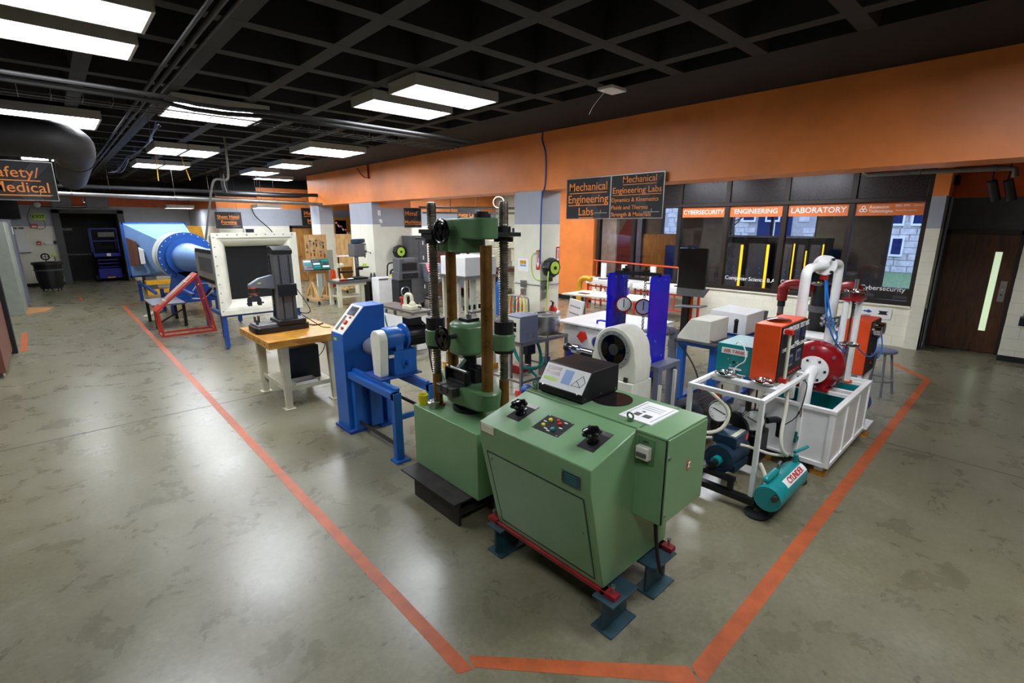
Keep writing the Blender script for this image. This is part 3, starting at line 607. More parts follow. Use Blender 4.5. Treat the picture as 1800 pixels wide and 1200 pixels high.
for dx in (-.3, .3): part('suspension_wire', MB().cyl((11.8+dx, 15, 2.85), (11.8+dx, 15, 4.33), .004, n=5), 'dark_steel', sg)
# orange window banners
mat('banner_orange', 'E87C3C', 0.4, var=0.05)
def banner(y0, y1, label, s, size):
    t = thing('window_banner', label, 'sign', (11.545, (y0+y1)/2, 2.43), 'orange banners on the windows'); part('vinyl', MB().box(11.545, y0, 2.43, 11.553, y1, 2.665), 'banner_orange', t)
    if s: text(s, (11.544, (y0+y1)/2, 2.545), size, XN[0], XN[1], MATS['white_text'], t, align='CENTER', bold=0.015)
    return t
banner(5.15, 6.20, 'orange window banner reading CYBERSECURITY', 'CYBERSECURITY', 0.135); banner(3.91, 5.03, 'orange window banner reading ENGINEERING', 'ENGINEERING', 0.145); banner(2.71, 3.79, 'orange window banner reading LABORATORY', 'LABORATORY', 0.155)
t = banner(1.56, 2.60, 'orange window banner with a trefoil logo and sponsor names', None, 0)
for k in range(3):
    a = R(90 + 120*k); part('logo_ring', MB().ring((11.544, 2.47 - 0.035*math.cos(a), 2.545 + 0.035*math.sin(a)), (-1,0,0), 0.034, 0.020, 0.002, 14), 'white_text', t)
text('Ascension', (11.544, 2.38, 2.585), 0.075, XN[0], XN[1], MATS['white_text'], t, bold=0.01); text('Technologies', (11.544, 2.38, 2.51), 0.07, XN[0], XN[1], MATS['white_text'], t, bold=0.01)
text('DELL EMC', (11.544, 1.98, 2.605), 0.05, XN[0], XN[1], MATS['white_text'], t); text('Cerner', (11.544, 1.72, 2.605), 0.05, XN[0], XN[1], MATS['white_text'], t); text('Honorable engineers', (11.544, 1.96, 2.52), 0.036, XN[0], XN[1], MATS['white_text'], t)
def wintext(s, y, z, sz, label, al='LEFT'):
    t = thing('window_lettering', label, 'lettering', (11.55, y, z), 'white lettering on the glass'); text(s, (11.553, y, z), sz, XN[0], XN[1], MATS['white_text'], t, align=al, bold=0.0)
wintext('Engineering', 6.1, 1.06, 0.12, 'white window lettering reading Engineering beside the kiosk'); wintext('Computer Science B.A.', 5.0, 1.05, 0.12, 'white window lettering reading Computer Science B.A.'); wintext('Computer Science', 3.78, 1.05, 0.12, 'white window lettering partly hidden by the red robot arm'); wintext('Cybersecurity', 2.32, 1.07, 0.125, 'white window lettering reading Cybersecurity')
# sponsor plate on the block wall
t = thing('wall_plate', 'white plate with two small logos under the right window', 'sign', (11.49, 2.02, 0.5)); part('plate', MB().box(11.488, 1.74, 0.50, 11.498, 2.24, 0.70), 'white_plastic', t)
part('blue_logo', MB().prism([(2.16,0.62),(2.10,0.655),(2.04,0.62),(2.10,0.59)], 'X', 11.484, 11.488).prism([(2.20,0.622),(2.15,0.64),(2.15,0.60)], 'X', 11.484, 11.488), 'stand_blue', t)
part('black_logo', MB().prism([(1.95,0.65),(1.79,0.65),(1.82,0.62),(1.79,0.58),(1.95,0.58),(1.92,0.62)], 'X', 11.484, 11.488), 'sign_black', t); text('medora', (11.487, 2.20, 0.55), 0.045, XN[0], XN[1], MATS['sign_black'], t)
# yellow LED strips on dark racks behind the glass
mat('led_yellow', 'FFC21E', 0.4, emit=1.2); mat('led_blue', '4A7CFF', 0.4, emit=1.0)
RW = (.5, .5, .42, .22, .3)
LED = [(5.26, 0.62, 1.76), (4.63, 0.64, 1.78), (4.04, 0.68, 1.82), (3.77, 0.95, 1.66), (3.43, 0.9, 1.82)]
for i, (y, z0, z1) in enumerate(LED):
    t = thing('server_rack', ['dark equipment rack with a thick yellow light strip, leftmost', 'dark equipment rack with the second thick yellow light strip', 'dark equipment rack with a thin yellow strip behind the robot arm', 'dark equipment rack with a short yellow strip', 'dark equipment rack with a yellow strip behind the white arch'][i], 'rack', (13.2, y, 0), 'racks behind the windows')
    part('cabinet', MB().box(13.0, y-0.02, 0, 13.7, y+RW[i], 1.95), 'black_plastic', t); w = 0.03 if i in (0, 1) else 0.013
    part('light_strip', MB().box(12.985, y-w, z0, 13.0, y+w, z1), 'led_yellow', t); part('server_front', MB().box(12.99, y+0.05, 0.3, 13.0, y+RW[i]-.04, 1.8), 'dark_cabinet', t)
    for k in range(4): part('status_lamp', MB().box(12.985, y+0.06+.03*k, 0.8+.13*k, 12.99, y+0.075+.03*k, 0.815+.13*k), 'led_blue', t)
o = solo('desk_partition', MB().box(12.6, 6.3, 0, 12.68, 7.2, 1.7), 'stand_blue', 'dark blue partition inside the room behind the glass', 'partition', (12.64, 6.7, 0))
# ------------------------------------------------------------------ green control console
def rod(p, q, r, n=12, r2=None): return MB().cyl(p, q, r, r2, n)
c = thing('control_console', 'large green sloped control console on red and teal feet', 'console', (2.3, 1.8, 0))
part('body', MB().prism([(2.0,0.24),(2.68,0.24),(2.70,1.135),(2.27,1.135),(2.255,1.145),(1.84,1.04),(1.845,0.90)], 'Y', 1.38, 2.28), 'green_paint', c, bev=0.006)
part('top_plate', MB().box(2.262, 1.37, 1.135, 2.73, 2.29, 1.152), 'green_paint', c, bev=0.004)
def fx(z): return 1.845 + (0.90 - z) / 0.66 * 0.155          # lean of the lower front
dm = MB(); dm.add([(fx(.84)-.004,1.44,.84),(fx(.84)-.004,2.22,.84),(fx(.29)-.004,2.22,.29),(fx(.29)-.004,1.44,.29),(fx(.84)+.01,1.44,.84),(fx(.84)+.01,2.22,.84),(fx(.29)+.01,2.22,.29),(fx(.29)+.01,1.44,.29)], [(0,1,2,3),(4,7,6,5),(0,4,5,1),(1,5,6,2),(2,6,7,3),(3,7,4,0)])
fd = part('front_door', dm, 'green_paint', c)
sm = MB()
for a, b in (((1.432,.848),(2.228,.848)), ((1.432,.282),(2.228,.282)), ((1.432,.282),(1.432,.848)), ((2.228,.282),(2.228,.848))): sm.bar((fx(a[1])-.001, a[0], a[1]), (fx(b[1])-.001, b[0], b[1]), .004)
part('door_gap', sm, 'black_plastic', c)
for y, z in ((2.19,.80),(1.47,.60)): part('door_lock', rod((fx(z)-.004,y,z), (fx(z)-.012,y,z), .007), 'steel', fd)
SN = Vector((-0.2478, 0, 0.9688)); SX = Vector((0.9688, 0, 0.2478))
def SP(x, y, h=0.0): return Vector((x, y, 1.0405 + (x - 1.84) * 0.2535)) + SN * h
SM = Matrix((SX, (0,1,0), SN)).transposed()
for y, lb in ((2.10, 'load'), (1.52, 'unload')):
    pl = part('valve_plate', MB().obox(SP(2.055, y, .001), (.19,.115,.003), SM), 'sign_black', c)
    part('valve_caption', MB().obox(SP(2.13, y, .002), (.035,.115,.003), SM), 'stainless_dull', pl)
    kb = MB().lathe(SP(2.035, y), SN, [(.036,0),(.036,.015),(.024,.03),(.02,.055),(.046,.058),(.05,.068),(.046,.08),(.03,.086),(.012,.088)], 24)
    for k in range(7): a = 2*math.pi*k/7; kb.sph(SP(2.035, y, .069) + SX*(.045*math.cos(a)) + Vector((0,1,0))*(.045*math.sin(a)), .014, 8, 5)
    kn = part('valve_knob', kb, 'black_gloss', c); part('index_mark', MB().obox(SP(2.075, y, .008), (.03,.006,.004), SM), 'white_text', kn)
bp = part('button_panel', MB().obox(SP(2.04, 1.825, .001), (.155,.205,.003), SM), 'sign_black', c)
for dx, dy, r, m in ((-.03,.05,.011,'yellow_plastic'),(.03,.045,.012,'yellow_plastic'),(.045,-.005,.009,'red_plastic'),(.025,-.035,.012,'red_plastic'),(-.035,-.03,.012,'teal_paint')): part('push_button', MB().cyl(SP(2.04+dx,1.825+dy), SP(2.04+dx,1.825+dy,.016), r, n=16), m, bp)
for dx, dy in ((-.045,.02),(.01,.072),(.0,-.06),(-.055,-.01),(.055,-.055)): part('button_caption', MB().obox(SP(2.04+dx,1.825+dy,.003), (.008,.024,.002), SM), 'white_text', bp)
for dx, dy in ((-.07,.09),(.07,.09),(-.07,-.09),(.07,-.09)): part('screw_head', MB().cyl(SP(2.04+dx,1.825+dy), SP(2.04+dx,1.825+dy,.004), .005, n=10), 'steel', bp)
pl = part('name_plate', MB().box(1.838, 1.445, .905, 1.842, 1.575, .975), 'slate_green', c)
for y, z in ((1.45,.91),(1.57,.91),(1.45,.97),(1.57,.97)): part('rivet', rod((1.838,y,z),(1.835,y,z),.003,8), 'steel', pl)
for k in range(4): part('plate_line', MB().box(1.837,1.47,.918+.014*k,1.8385,1.55,.921+.014*k), 'teal_paint', pl)
part('asset_label', MB().box(1.836, 2.14, .985, 1.84, 2.26, 1.035), 'cream_metal', c)
eb = part('electric_box', MB().box(2.25, 1.2, .62, 2.71, 1.382, 1.14), 'green_paint', c, bev=.004)
part('box_lid', MB().box(2.245, 1.195, 1.138, 2.72, 1.385, 1.152), 'green_paint', eb, bev=.003)
part('box_door', MB().box(2.262, 1.188, .625, 2.715, 1.2, 1.137), 'green_paint', eb, bev=.003); part('door_shadow_gap', MB().box(2.254,1.194,.622,2.262,1.2,1.138), 'black_plastic', eb)
for x, z in ((2.28,1.03),(2.28,.68)): part('door_lock', rod((x,1.188,z),(x,1.18,z),.008), 'steel', eb)
part('red_sticker', MB().box(2.49,1.186,.88,2.515,1.188,.94), 'red_plastic', eb)
text('Z', (2.4945,1.1855,.91), .05, YN[0], YN[1], MATS['white_text'], eb, name='sticker_mark')
sp = part('switch_plate', MB().box(2.243, 1.262, .965, 2.25, 1.365, 1.115), 'green_dark', eb)
part('breaker', MB().box(2.205, 1.275, 1.0, 2.243, 1.355, 1.075), 'ivory', sp, bev=.004); part('breaker_toggle', MB().box(2.195,1.285,1.02,2.21,1.345,1.042), 'dark_cabinet', sp)
text('ON', (2.242,1.314,1.095), .022, XN[0], XN[1], MATS['sign_black'], sp, align='CENTER'); text('OFF', (2.242,1.314,.98), .022, XN[0], XN[1], MATS['sign_black'], sp, align='CENTER')
part('mains_cable', MB().tube([(2.36,1.29,.63),(2.37,1.28,.45),(2.40,1.27,.28),(2.44,1.26,.16),(2.50,1.28,.15),(2.56,1.36,.2)], .012, 8, 2), 'rubber', c)
for x, y in ((2.315,1.47),(2.32,2.25)):
    part('lifting_eye', MB().cyl((x,y,1.15),(x,y,1.162),.018).tor((x,y,1.185),(1,0,0.2),.02,.006,18,6), 'green_dark', c)
bf = part('base_frame', MB().box(1.985,1.36,.212,2.04,2.30,.24).box(2.6,1.36,.212,2.655,2.30,.24).box(2.04,1.40,.214,2.6,1.45,.238).box(2.04,2.22,.214,2.6,2.27,.238), 'base_red', c, bev=.003)
for x in (1.985, 2.60):
    for y in (1.30, 2.29): part('frame_lug', MB().box(x, y-.01, .212, x+.055, y+.09, .24), 'base_red', bf)
for x, y in ((2.02,1.325),(2.63,1.325),(2.02,2.35)): part('bolt', rod((x,y,.2),(x,y,.285),.008,8).cyl((x,y,.275),(x,y,.287),.014,n=6), 'steel', bf)
for x0 in (1.945, 2.385):
    for y0 in (1.27, 2.20):
        ft = MB().box(x0,y0,0,x0+.25,y0+.145,.012).box(x0,y0,.2,x0+.25,y0+.145,.212).box(x0+.01,y0+.064,.012,x0+.24,y0+.08,.2)
        part('i_beam_foot', ft, 'slate_green', c, bev=.002)
# ------------------------------------------------------------------ digital indicator, disc and manual on the console
t = thing('digital_indicator', 'black sloped readout box with red displays on the green console', 'readout', (2.48, 2.0, 1.152))
part('case', MB().prism([(2.30,1.165),(2.69,1.165),(2.69,1.35),(2.40,1.35),(2.30,1.21)], 'Y', 1.82, 2.20), 'black_metal', t, bev=.004)
parts('feet_bar', [(2.32,1.83,1.152,2.68,1.87,1.166), (2.32,2.15,1.152,2.68,2.19,1.166)], 'black_plastic', t)
d_ = Vector((0.10,0,0.14)).normalized(); nn = Vector((-0.14,0,0.10)).normalized(); FM = Matrix((d_, (0,1,0), nn)).transposed()
def FP(u, y, h=.002): return Vector((2.30,0,1.21)) + d_*u + Vector((0,y,0)) + nn*h
fp = part('face_plate', MB().obox(FP(.086, 2.01), (.155,.37,.003), FM), 'white_plastic', t)
for u in (.135, .10): part('red_display', MB().obox(FP(u, 2.115, .004), (.024,.115,.002), FM), 'display_red', fp)
part('key_strip', MB().obox(FP(.055,2.115,.004), (.025,.12,.002), FM), 'lime', fp); part('key_pad', MB().obox(FP(.095,1.985,.004), (.10,.075,.002), FM), 'pale_blue', fp)
lg = MB()
for a, b in (((.09,1.905),(.05,1.935)), ((.05,1.935),(.05,1.86)), ((.05,1.86),(.09,1.905)), ((.09,1.905),(.13,1.87)), ((.13,1.87),(.09,1.835)), ((.09,1.835),(.05,1.86))): lg.bar(FP(a[0],a[1],.005), FP(b[0],b[1],.005), .003, .002)
part('diamond_logo', lg, 'sign_black', fp)
for k in range(5): part('top_vent', MB().box(2.50+.022*k,1.88,1.3495,2.508+.022*k,2.02,1.352), 'rubber', t)
for x in (2.33,2.50,2.66): part('side_screw', rod((x,1.82,1.185),(x,1.815,1.185),.005,8), 'steel', t)
for y in (1.86,2.16): part('front_screw', MB().cyl(FP(.005,y,0), FP(.005,y,.005), .005, n=8), 'steel', t)
t = solo('dark_disc', MB().cyl((2.54,1.76,1.152),(2.54,1.76,1.158),.135,n=40), 'smoke_glass', 'dark round disc lying half under the readout box', 'disc', (2.54,1.76,1.152))
MATS['disc_dark'] = mat('disc_dark', '1E1A1C', 0.15, var=.1); t.data.materials[0] = MATS['disc_dark']
t = thing('manual', 'white printed manual lying on the green console top', 'booklet', (2.5, 1.45, 1.152))
part('pages', MB().box(2.335,1.345,1.1525,2.655,1.565,1.161), 'paper', t)
parts('header_rule', [(2.36,1.545,1.161,2.64,1.549,1.1615), (2.36,1.365,1.161,2.64,1.369,1.1615)], 'lavender_grey', t)
part('figure', MB().box(2.40,1.47,1.161,2.45,1.51,1.1615), 'dark_cabinet', t); part('figure', MB().box(2.40,1.40,1.161,2.45,1.45,1.1615), 'dark_cabinet', t); part('figure', MB().box(2.47,1.47,1.161,2.49,1.49,1.1615), 'dark_cabinet', t)
for k in range(3): part('print_line', MB().box(2.52+.03*k,1.39,1.161,2.526+.03*k,1.52,1.1614), 'lavender_grey', t)

# ------------------------------------------------------------------ green universal testing machine frame
PX, PY = 2.40, 3.09
u = thing('testing_press', 'tall green tensile testing frame with two threaded screws and bronze columns', 'testing machine', (PX, PY, 0))
part('plinth', MB().box(2.09,2.62,.2,2.72,3.5,.75), 'green_paint', u, bev=.006)
hb = part('steel_channel', MB().box(1.96,2.70,0,1.98,3.33,.185).box(2.30,2.70,0,2.32,3.33,.185).box(1.98,2.70,.085,2.30,3.33,.098).box(1.92,2.70,.185,2.36,3.48,.2), 'rusty_black', u)
part('steel_channel', MB().box(2.50,2.66,0,2.52,3.45,.185).box(2.68,2.66,0,2.70,3.45,.185).box(2.52,2.66,.085,2.68,3.45,.098).box(2.47,2.66,.185,2.74,3.48,.2), 'rusty_black', u)
SC = [(2.25,3.35),(2.55,2.83)]; BR = [(2.46,3.40),(2.33,2.78)]
for i, (x, y) in enumerate(SC):
    prof = [(.041,0),(.041,.27)]; z = .27
    while z < 1.50: prof += [(.031,z+.003),(.031,z+.009),(.0395,z+.0115),(.0395,z+.0165)]; z += .0195
    prof += [(.037,1.52),(.037,1.53)]
    while z < 1.67: prof += [(.0375,z),(.0375,z+.016),(.0355,z+.018),(.0355,z+.02)]; z += .022
    prof += [(.034,1.685),(.02,1.69)]
    s = part('screw_column', MB().lathe((x,y,.75),(0,0,1),prof,20), 'screw_steel', u, sharp=30)
    part('bronze_shank', MB().cyl((x,y,.75),(x,y,1.03),.0415,n=20).cyl((x,y,.75),(x,y,.765),.06,n=20), 'oily_bronze', s)
    part('limit_plate', MB().cyl((x,y,2.14),(x,y,2.175),.075,n=24).cyl((x,y,2.21),(x,y,2.255),.056,n=24).prism([(x-.14,y-.09),(x+.05,y-.14),(x+.14,y+.09),(x-.05,y+.14)],'Z',2.18,2.21) if i else MB().cyl((x,y,2.12),(x,y,2.155),.06,n=24).box(x-.05,y-.06,2.2,x+.02,y+.12,2.23).box(x-.04,y-.05,2.155,x+.04,y+.1,2.2).cyl((x-.03,y+.05,2.16),(x-.06,y+.15,2.16),.008,n=8), 'black_metal', s)
for x, y in BR: part('guide_column', rod((x,y,1.0),(x,y,2.12),.045,24), 'oily_bronze', u)
# top crosshead
def hull(pts):
    pts = sorted(set(pts)); 
    def half(ps):
        h = []
        for p in ps:
            while len(h) > 1 and (h[-1][0]-h[-2][0])*(p[1]-h[-2][1]) - (h[-1][1]-h[-2][1])*(p[0]-h[-2][0]) <= 0: h.pop()
            h.append(p)
        return h
    a = half(pts); b = half(pts[::-1]); return a[:-1] + b[:-1]
def circ(x, y, r, n=20): return [(round(x+r*math.cos(2*math.pi*k/n),5), round(y+r*math.sin(2*math.pi*k/n),5)) for k in range(n)]
tc = part('top_crosshead', MB().prism(hull(circ(2.33,2.80,.105)+circ(2.36,2.95,.115)),'Z',2.165,2.315).prism(hull(circ(2.37,3.02,.12)+circ(2.46,3.38,.125)),'Z',2.06,2.31).prism(hull(circ(2.33,3.26,.08)+circ(2.42,3.2,.1)),'Z',2.06,2.30), 'green_dark', u, bev=.012)
part('top_boss', MB().cyl((2.35,2.84,2.315),(2.35,2.84,2.345),.062,n=24).cyl((2.35,2.84,2.345),(2.35,2.84,2.36),.045,n=24), 'black_metal', tc)
def handwheel(c, r, parent, bossto):
    c = Vector(c); b = MB().tor(c,(1,0,0),r,.014,32,8).cyl(c+Vector((.01,0,0)),c+Vector((-.01,0,0)),.026,n=16)
    b.ring(c+Vector((-.006,0,0)),(1,0,0),r*.72,.02,.012,24)
    for k in range(3): a = 2*math.pi*k/3+.4; b.bar(c, c+Vector((0,r*math.cos(a),r*math.sin(a))), .03, .012, (1,0,0))
    w = part('handwheel', b, 'black_gloss', parent); part('spindle', rod(c, bossto, .02, 16), 'dark_steel', w); return w
handwheel((2.20,3.155,2.215), .085, u, (2.34,3.18,2.215))
# lower crosshead
lc = part('lower_crosshead', MB().lathe((PX,PY,1.235),(0,0,1),[(.10,0),(.155,.012),(.17,.03),(.17,.20),(.165,.245),(.13,.27),(.02,.272)],36).prism(hull(circ(*SC[0],.088)+circ(PX,PY,.10)),'Z',1.285,1.42).prism(hull(circ(*SC[1],.088)+circ(PX,PY,.10)),'Z',1.285,1.42), 'green_dark', u, bev=.010)
for x, y in SC: part('lock_nut', rod((x,y,1.42),(x,y,1.52),.078,24), 'black_metal', u); part('lower_collar', rod((x,y,1.262),(x,y,1.285),.078,24), 'black_metal', u)
cp = part('cap_plate', MB().box(PX-.06,PY-.06,1.506,PX+.06,PY+.06,1.53), 'black_metal', lc); part('cap_bolt', rod((PX,PY,1.53),(PX,PY,1.56),.022,12).cyl((PX,PY,1.56),(PX,PY,1.585),.008,n=8), 'steel', cp)
handwheel((2.10,3.04,1.41), .085, u, (2.25,3.06,1.41)); part('clamp_rod', rod((2.135,3.01,1.18),(2.135,3.01,1.58),.0085,10), 'oily_bronze', u)
part('lower_ram', rod((PX,PY,1.04),(PX,PY,1.25),.058,24), 'black_metal', u)
# table on the piston
def scaled(poly, k): return [(PX+(x-PX)*k, PY+(y-PY)*k) for x, y in poly]
tp = hull(circ(*BR[0],.11)+circ(*BR[1],.11)+circ(PX,PY,.21))
part('table', MB().loft([[(x,y,.83) for x,y in scaled(tp,.80)], [(x,y,.86) for x,y in scaled(tp,.95)], [(x,y,.99) for x,y in tp], [(x,y,1.0) for x,y in scaled(tp,.98)]]), 'green_dark', u)
part('piston', MB().cyl((PX,PY,.75),(PX,PY,.84),.10,n=32).cyl((PX,PY,.75),(PX,PY,.768),.15,n=32).tor((PX,PY,.775),(0,0,1),.14,.012,32,8), 'black_metal', u)
rs_ = part('slot_plate', MB().box(2.13,2.98,.93,2.38,3.2,1.006), 'dark_steel', u, bev=.004)
for y in (3.04,3.13): part('t_slot', MB().box(2.128,y-.012,.955,2.34,y+.012,1.0075), 'rubber', rs_)
part('bend_fixture', MB().box(2.25,2.96,1.006,2.30,3.22,1.03).box(2.285,2.96,1.03,2.30,3.22,1.12).box(2.24,2.955,1.006,2.30,2.975,1.12).box(2.24,3.205,1.006,2.30,3.225,1.12), 'black_metal', u, bev=.003)
part('roller', rod((2.262,2.95,1.125),(2.262,3.23,1.125),.012,12), 'steel', u); part('roller', rod((2.42,2.95,1.135),(2.42,3.23,1.135),.012,12), 'steel', u)
part('rear_fixture', MB().box(2.36,2.97,1.0,2.46,3.21,1.12), 'black_metal', u, bev=.004)
part('clamp_arm', MB().bar((2.27,3.09,1.12),(2.33,3.06,1.20),.018,.03), 'steel', u)
# small things on the plinth
t = solo('plastic_cup', MB().lathe((2.16,3.45,.75),(0,0,1),[(.04,0),(.046,.085),(.042,.085),(.037,.006),(.01,.006)],24), 'yellow_plastic', 'bright yellow cup on the green press base', 'cup', (2.16,3.45,.75))
t = thing('steel_puck', 'round steel piece with clips on the press base beside the yellow cup', 'fitting', (2.17,3.31,.75)); part('puck', MB().lathe((2.17,3.31,.75),(0,0,1),[(.048,0),(.05,.01),(.05,.055),(.044,.06),(.005,.06)],28), 'steel', t)
part('clip', MB().tor((2.155,3.325,.815),(0.3,1,0),.014,.004,14,6), 'dark_steel', t); part('clip', MB().tor((2.185,3.30,.815),(1,0.3,0),.014,.004,14,6), 'dark_steel', t)

# ------------------------------------------------------------------ blue torsion machine
t = thing('torsion_machine', 'blue torsion testing machine with sloped keypad and cream belt guard', 'testing machine', (2.3, 4.6, 0))
cb = part('cabinet', MB().prism([(2.13,.03),(2.62,.03),(2.64,1.40),(2.40,1.40),(2.13,1.11)], 'Y', 4.95, 5.24), 'blue_paint', t, bev=.005)
part('foot_plate', MB().box(2.10,4.87,0,2.30,5.26,.03), 'stand_blue', t); part('foot_plate', MB().box(2.45,4.82,0,2.72,5.26,.03), 'stand_blue', t)
sd = Vector((.27,0,.29)).normalized(); sn = Vector((-.29,0,.27)).normalized(); BM_ = Matrix((sd,(0,1,0),sn)).transposed()
def KP(u_, y, h=0): return Vector((2.13,0,1.11)) + sd*u_ + Vector((0,y,0)) + sn*h
kp = part('keypad_plate', MB().obox(KP(.198,5.095,.002), (.375,.275,.004), BM_), 'ivory', t)
part('display_bezel', MB().obox(KP(.305,5.08,.008), (.11,.16,.012), BM_), 'black_plastic', kp); part('display_screen', MB().obox(KP(.305,5.08,.015), (.08,.125,.002), BM_), 'screen_blue', kp)
part('mode_strip', MB().obox(KP(.135,5.155,.005), (.19,.055,.003), BM_), 'dark_cabinet', kp)
for u_, y, r, h, m in ((.22,5.035,.014,.02,'red_plastic'),(.15,5.05,.028,.03,'orange_red'),(.075,5.035,.016,.02,'red_plastic'),(.22,5.075,.009,.012,'steel'),(.085,5.085,.009,.012,'steel')): part('knob', MB().cyl(KP(u_,y),KP(u_,y,h),r,n=18), m, kp)
part('maker_tag', MB().box(2.126,5.10,1.03,2.13,5.17,1.06), 'lime', cb)
# rail frame
fr = part('rail_frame', MB().box(2.15,3.96,.63,2.23,4.95,.70).box(2.20,3.99,.70,2.24,4.95,.735).box(2.55,3.96,.63,2.63,4.95,.70).box(2.54,3.99,.70,2.58,4.95,.735), 'blue_paint', t, bev=.003)
for x in (2.15, 2.55):
    part('leg', MB().box(x,3.95,.02,x+.08,4.01,.70), 'blue_paint', fr); part('leg_plate', MB().box(x-.03,3.90,0,x+.12,4.03,.02), 'blue_paint', fr)
part('leg_brace', MB().box(2.23,3.96,.42,2.55,3.99,.47), 'blue_paint', fr)
parts('rear_post', [(2.18,4.87,.03,2.26,4.95,.63), (2.36,4.87,.03,2.5,4.95,.63), (2.56,4.87,.03,2.62,4.95,.63)], 'blue_paint', fr)
part('tie_bar', MB().box(2.215,3.99,.10,2.225,4.90,.145), 'dark_steel', fr); part('tie_bar', MB().box(2.585,3.99,.38,2.595,4.90,.42), 'dark_steel', fr)
gb = part('gear_box', MB().box(2.39,4.34,.735,2.66,4.62,1.0), 'blue_paint', t, bev=.006)
part('base_slide', MB().box(2.2,4.28,.735,2.68,4.66,.75), 'stand_blue', t)
part('output_shaft', MB().cyl((2.53,4.34,.87),(2.53,4.33,.87),.05,n=20).cyl((2.53,4.33,.87),(2.53,4.25,.87),.022,n=16), 'blue_paint', gb)
rd = part('reducer', MB().lathe((2.34,4.46,1.12),(1,0,0),[(.03,0),(.11,.005),(.12,.03),(.12,.16),(.09,.18),(.09,.22),(.135,.225),(.135,.25),(.09,.26)],32).box(2.43,4.36,1.0,2.52,4.56,1.08).prism([(4.36,1.0),(4.56,1.0),(4.52,1.2),(4.40,1.2)],'X',2.43,2.52), 'blue_paint', t)
mt = part('motor', MB().lathe((2.60,4.46,1.12),(1,0,0),[(.10,0),(.105,.01),(.105,.24),(.09,.27),(.03,.28)],28), 'black_plastic', t)
for k in range(18): a = R(20*k); part('cooling_fin', MB().bar((2.62,4.46+.11*math.cos(a),1.12+.11*math.sin(a)),(2.83,4.46+.11*math.cos(a),1.12+.11*math.sin(a)),.004,.02,(0,math.cos(a),math.sin(a))), 'black_plastic', mt)
part('terminal_box', MB().box(2.62,4.40,1.23,2.78,4.53,1.31), 'black_plastic', mt, bev=.004)
part('motor_cable', MB().tube([(2.78,4.42,1.27),(2.82,4.36,1.2),(2.80,4.3,.8),(2.86,4.2,.4),(2.75,4.0,.12),(2.6,3.8,.05),(2.9,3.6,.012)], .008, 6, 2), 'rubber', t)
gp = []
for k in range(25):
    a = math.pi*k/24; gp.append((4.45+.105*math.cos(a), 1.12+.105*math.sin(a)))
for k in range(25):
    a = math.pi + math.pi*k/24; gp.append((4.45+.08*math.cos(a), .79+.08*math.sin(a)))
part('belt_guard', MB().prism(gp,'X',2.25,2.34), 'ivory', t, bev=.008); part('guard_tab', MB().box(2.34,4.34,.94,2.40,4.36,.97), 'ivory', t)
part('chuck', MB().lathe((2.42,4.72,.96),(0,1,0),[(.03,-.02),(.085,0),(.1,.05),(.1,.16),(.07,.23)],28), 'lavender_grey', t)
for a in range(6): part('chuck_bolt', rod((2.42+.07*math.cos(R(60*a)),4.70,.96+.07*math.sin(R(60*a))),(2.42+.07*math.cos(R(60*a)),4.73,.96+.07*math.sin(R(60*a))),.008,8), 'steel', t)
# ------------------------------------------------------------------ workbench with wooden top
w = thing('workbench', 'wooden-topped workbench with cream steel legs beside the blue machine', 'workbench', (2.15,6.65,0))
for k in range(8): part('top_plank', MB().box(1.70,6.06+.15*k,.815,2.68,6.06+.15*(k+1)-.0008,.90), 'bench_wood', w)
for x, y in ((1.85,6.11),(1.85,7.03),(2.45,6.11),(2.45,7.03)):
    lg = part('leg', MB().loft([[(x,y,0.01),(x+.07,y,0.01),(x+.07,y+.07,0.01),(x,y+.07,0.01)],[(x-.02,y,.815),(x+.09,y,.815),(x+.09,y+.09,.815),(x-.02,y+.09,.815)]]), 'cream_metal', w); part('foot_plate', MB().box(x-.03,y-.03,0,x+.10,y+.10,.012), 'cream_metal', lg)
part('shelf', MB().box(1.87,6.15,.225,2.50,7.06,.25).box(1.87,6.15,.25,1.89,7.06,.28).box(1.87,6.15,.25,2.5,6.17,.28), 'cream_metal', w)
part('stretcher', MB().box(2.46,6.15,.72,2.5,7.05,.78), 'cream_metal', w)
for k in range(5): part('edge_screw', rod((1.70,6.2+.22*k,.86),(1.695,6.2+.22*k,.86),.008,8), 'dark_steel', w)
t = thing('computer_tower', 'black computer tower on the shelf under the wooden workbench', 'computer', (2.15,6.6,.25)); part('case', MB().box(1.98,6.42,.25,2.42,6.60,.70), 'black_plastic', t, bev=.006); part('front_bezel', MB().box(1.965,6.42,.25,1.98,6.60,.70), 'dark_cabinet', t); part('grille', MB().box(1.96,6.45,.3,1.966,6.57,.45), 'rubber', t); part('power_cable', MB().tube([(2.42,6.5,.5),(2.5,6.45,.6),(2.52,6.4,.75),(2.55,6.3,.8),(2.6,6.25,.5),(2.62,6.3,.28)],.006,6,2), 'rubber', t)
t = thing('cardboard_tray', 'open cardboard tray with white side on the bench shelf', 'box', (2.12,6.28,.25)); part('side', MB().box(2.0,6.17,.25,2.28,6.175,.31).box(2.0,6.38,.25,2.28,6.385,.31).box(2.0,6.175,.25,2.005,6.38,.31).box(2.275,6.175,.25,2.28,6.38,.31), 'white_plastic', t); part('bottom', MB().box(2.005,6.175,.251,2.275,6.38,.255), 'cardboard', t)
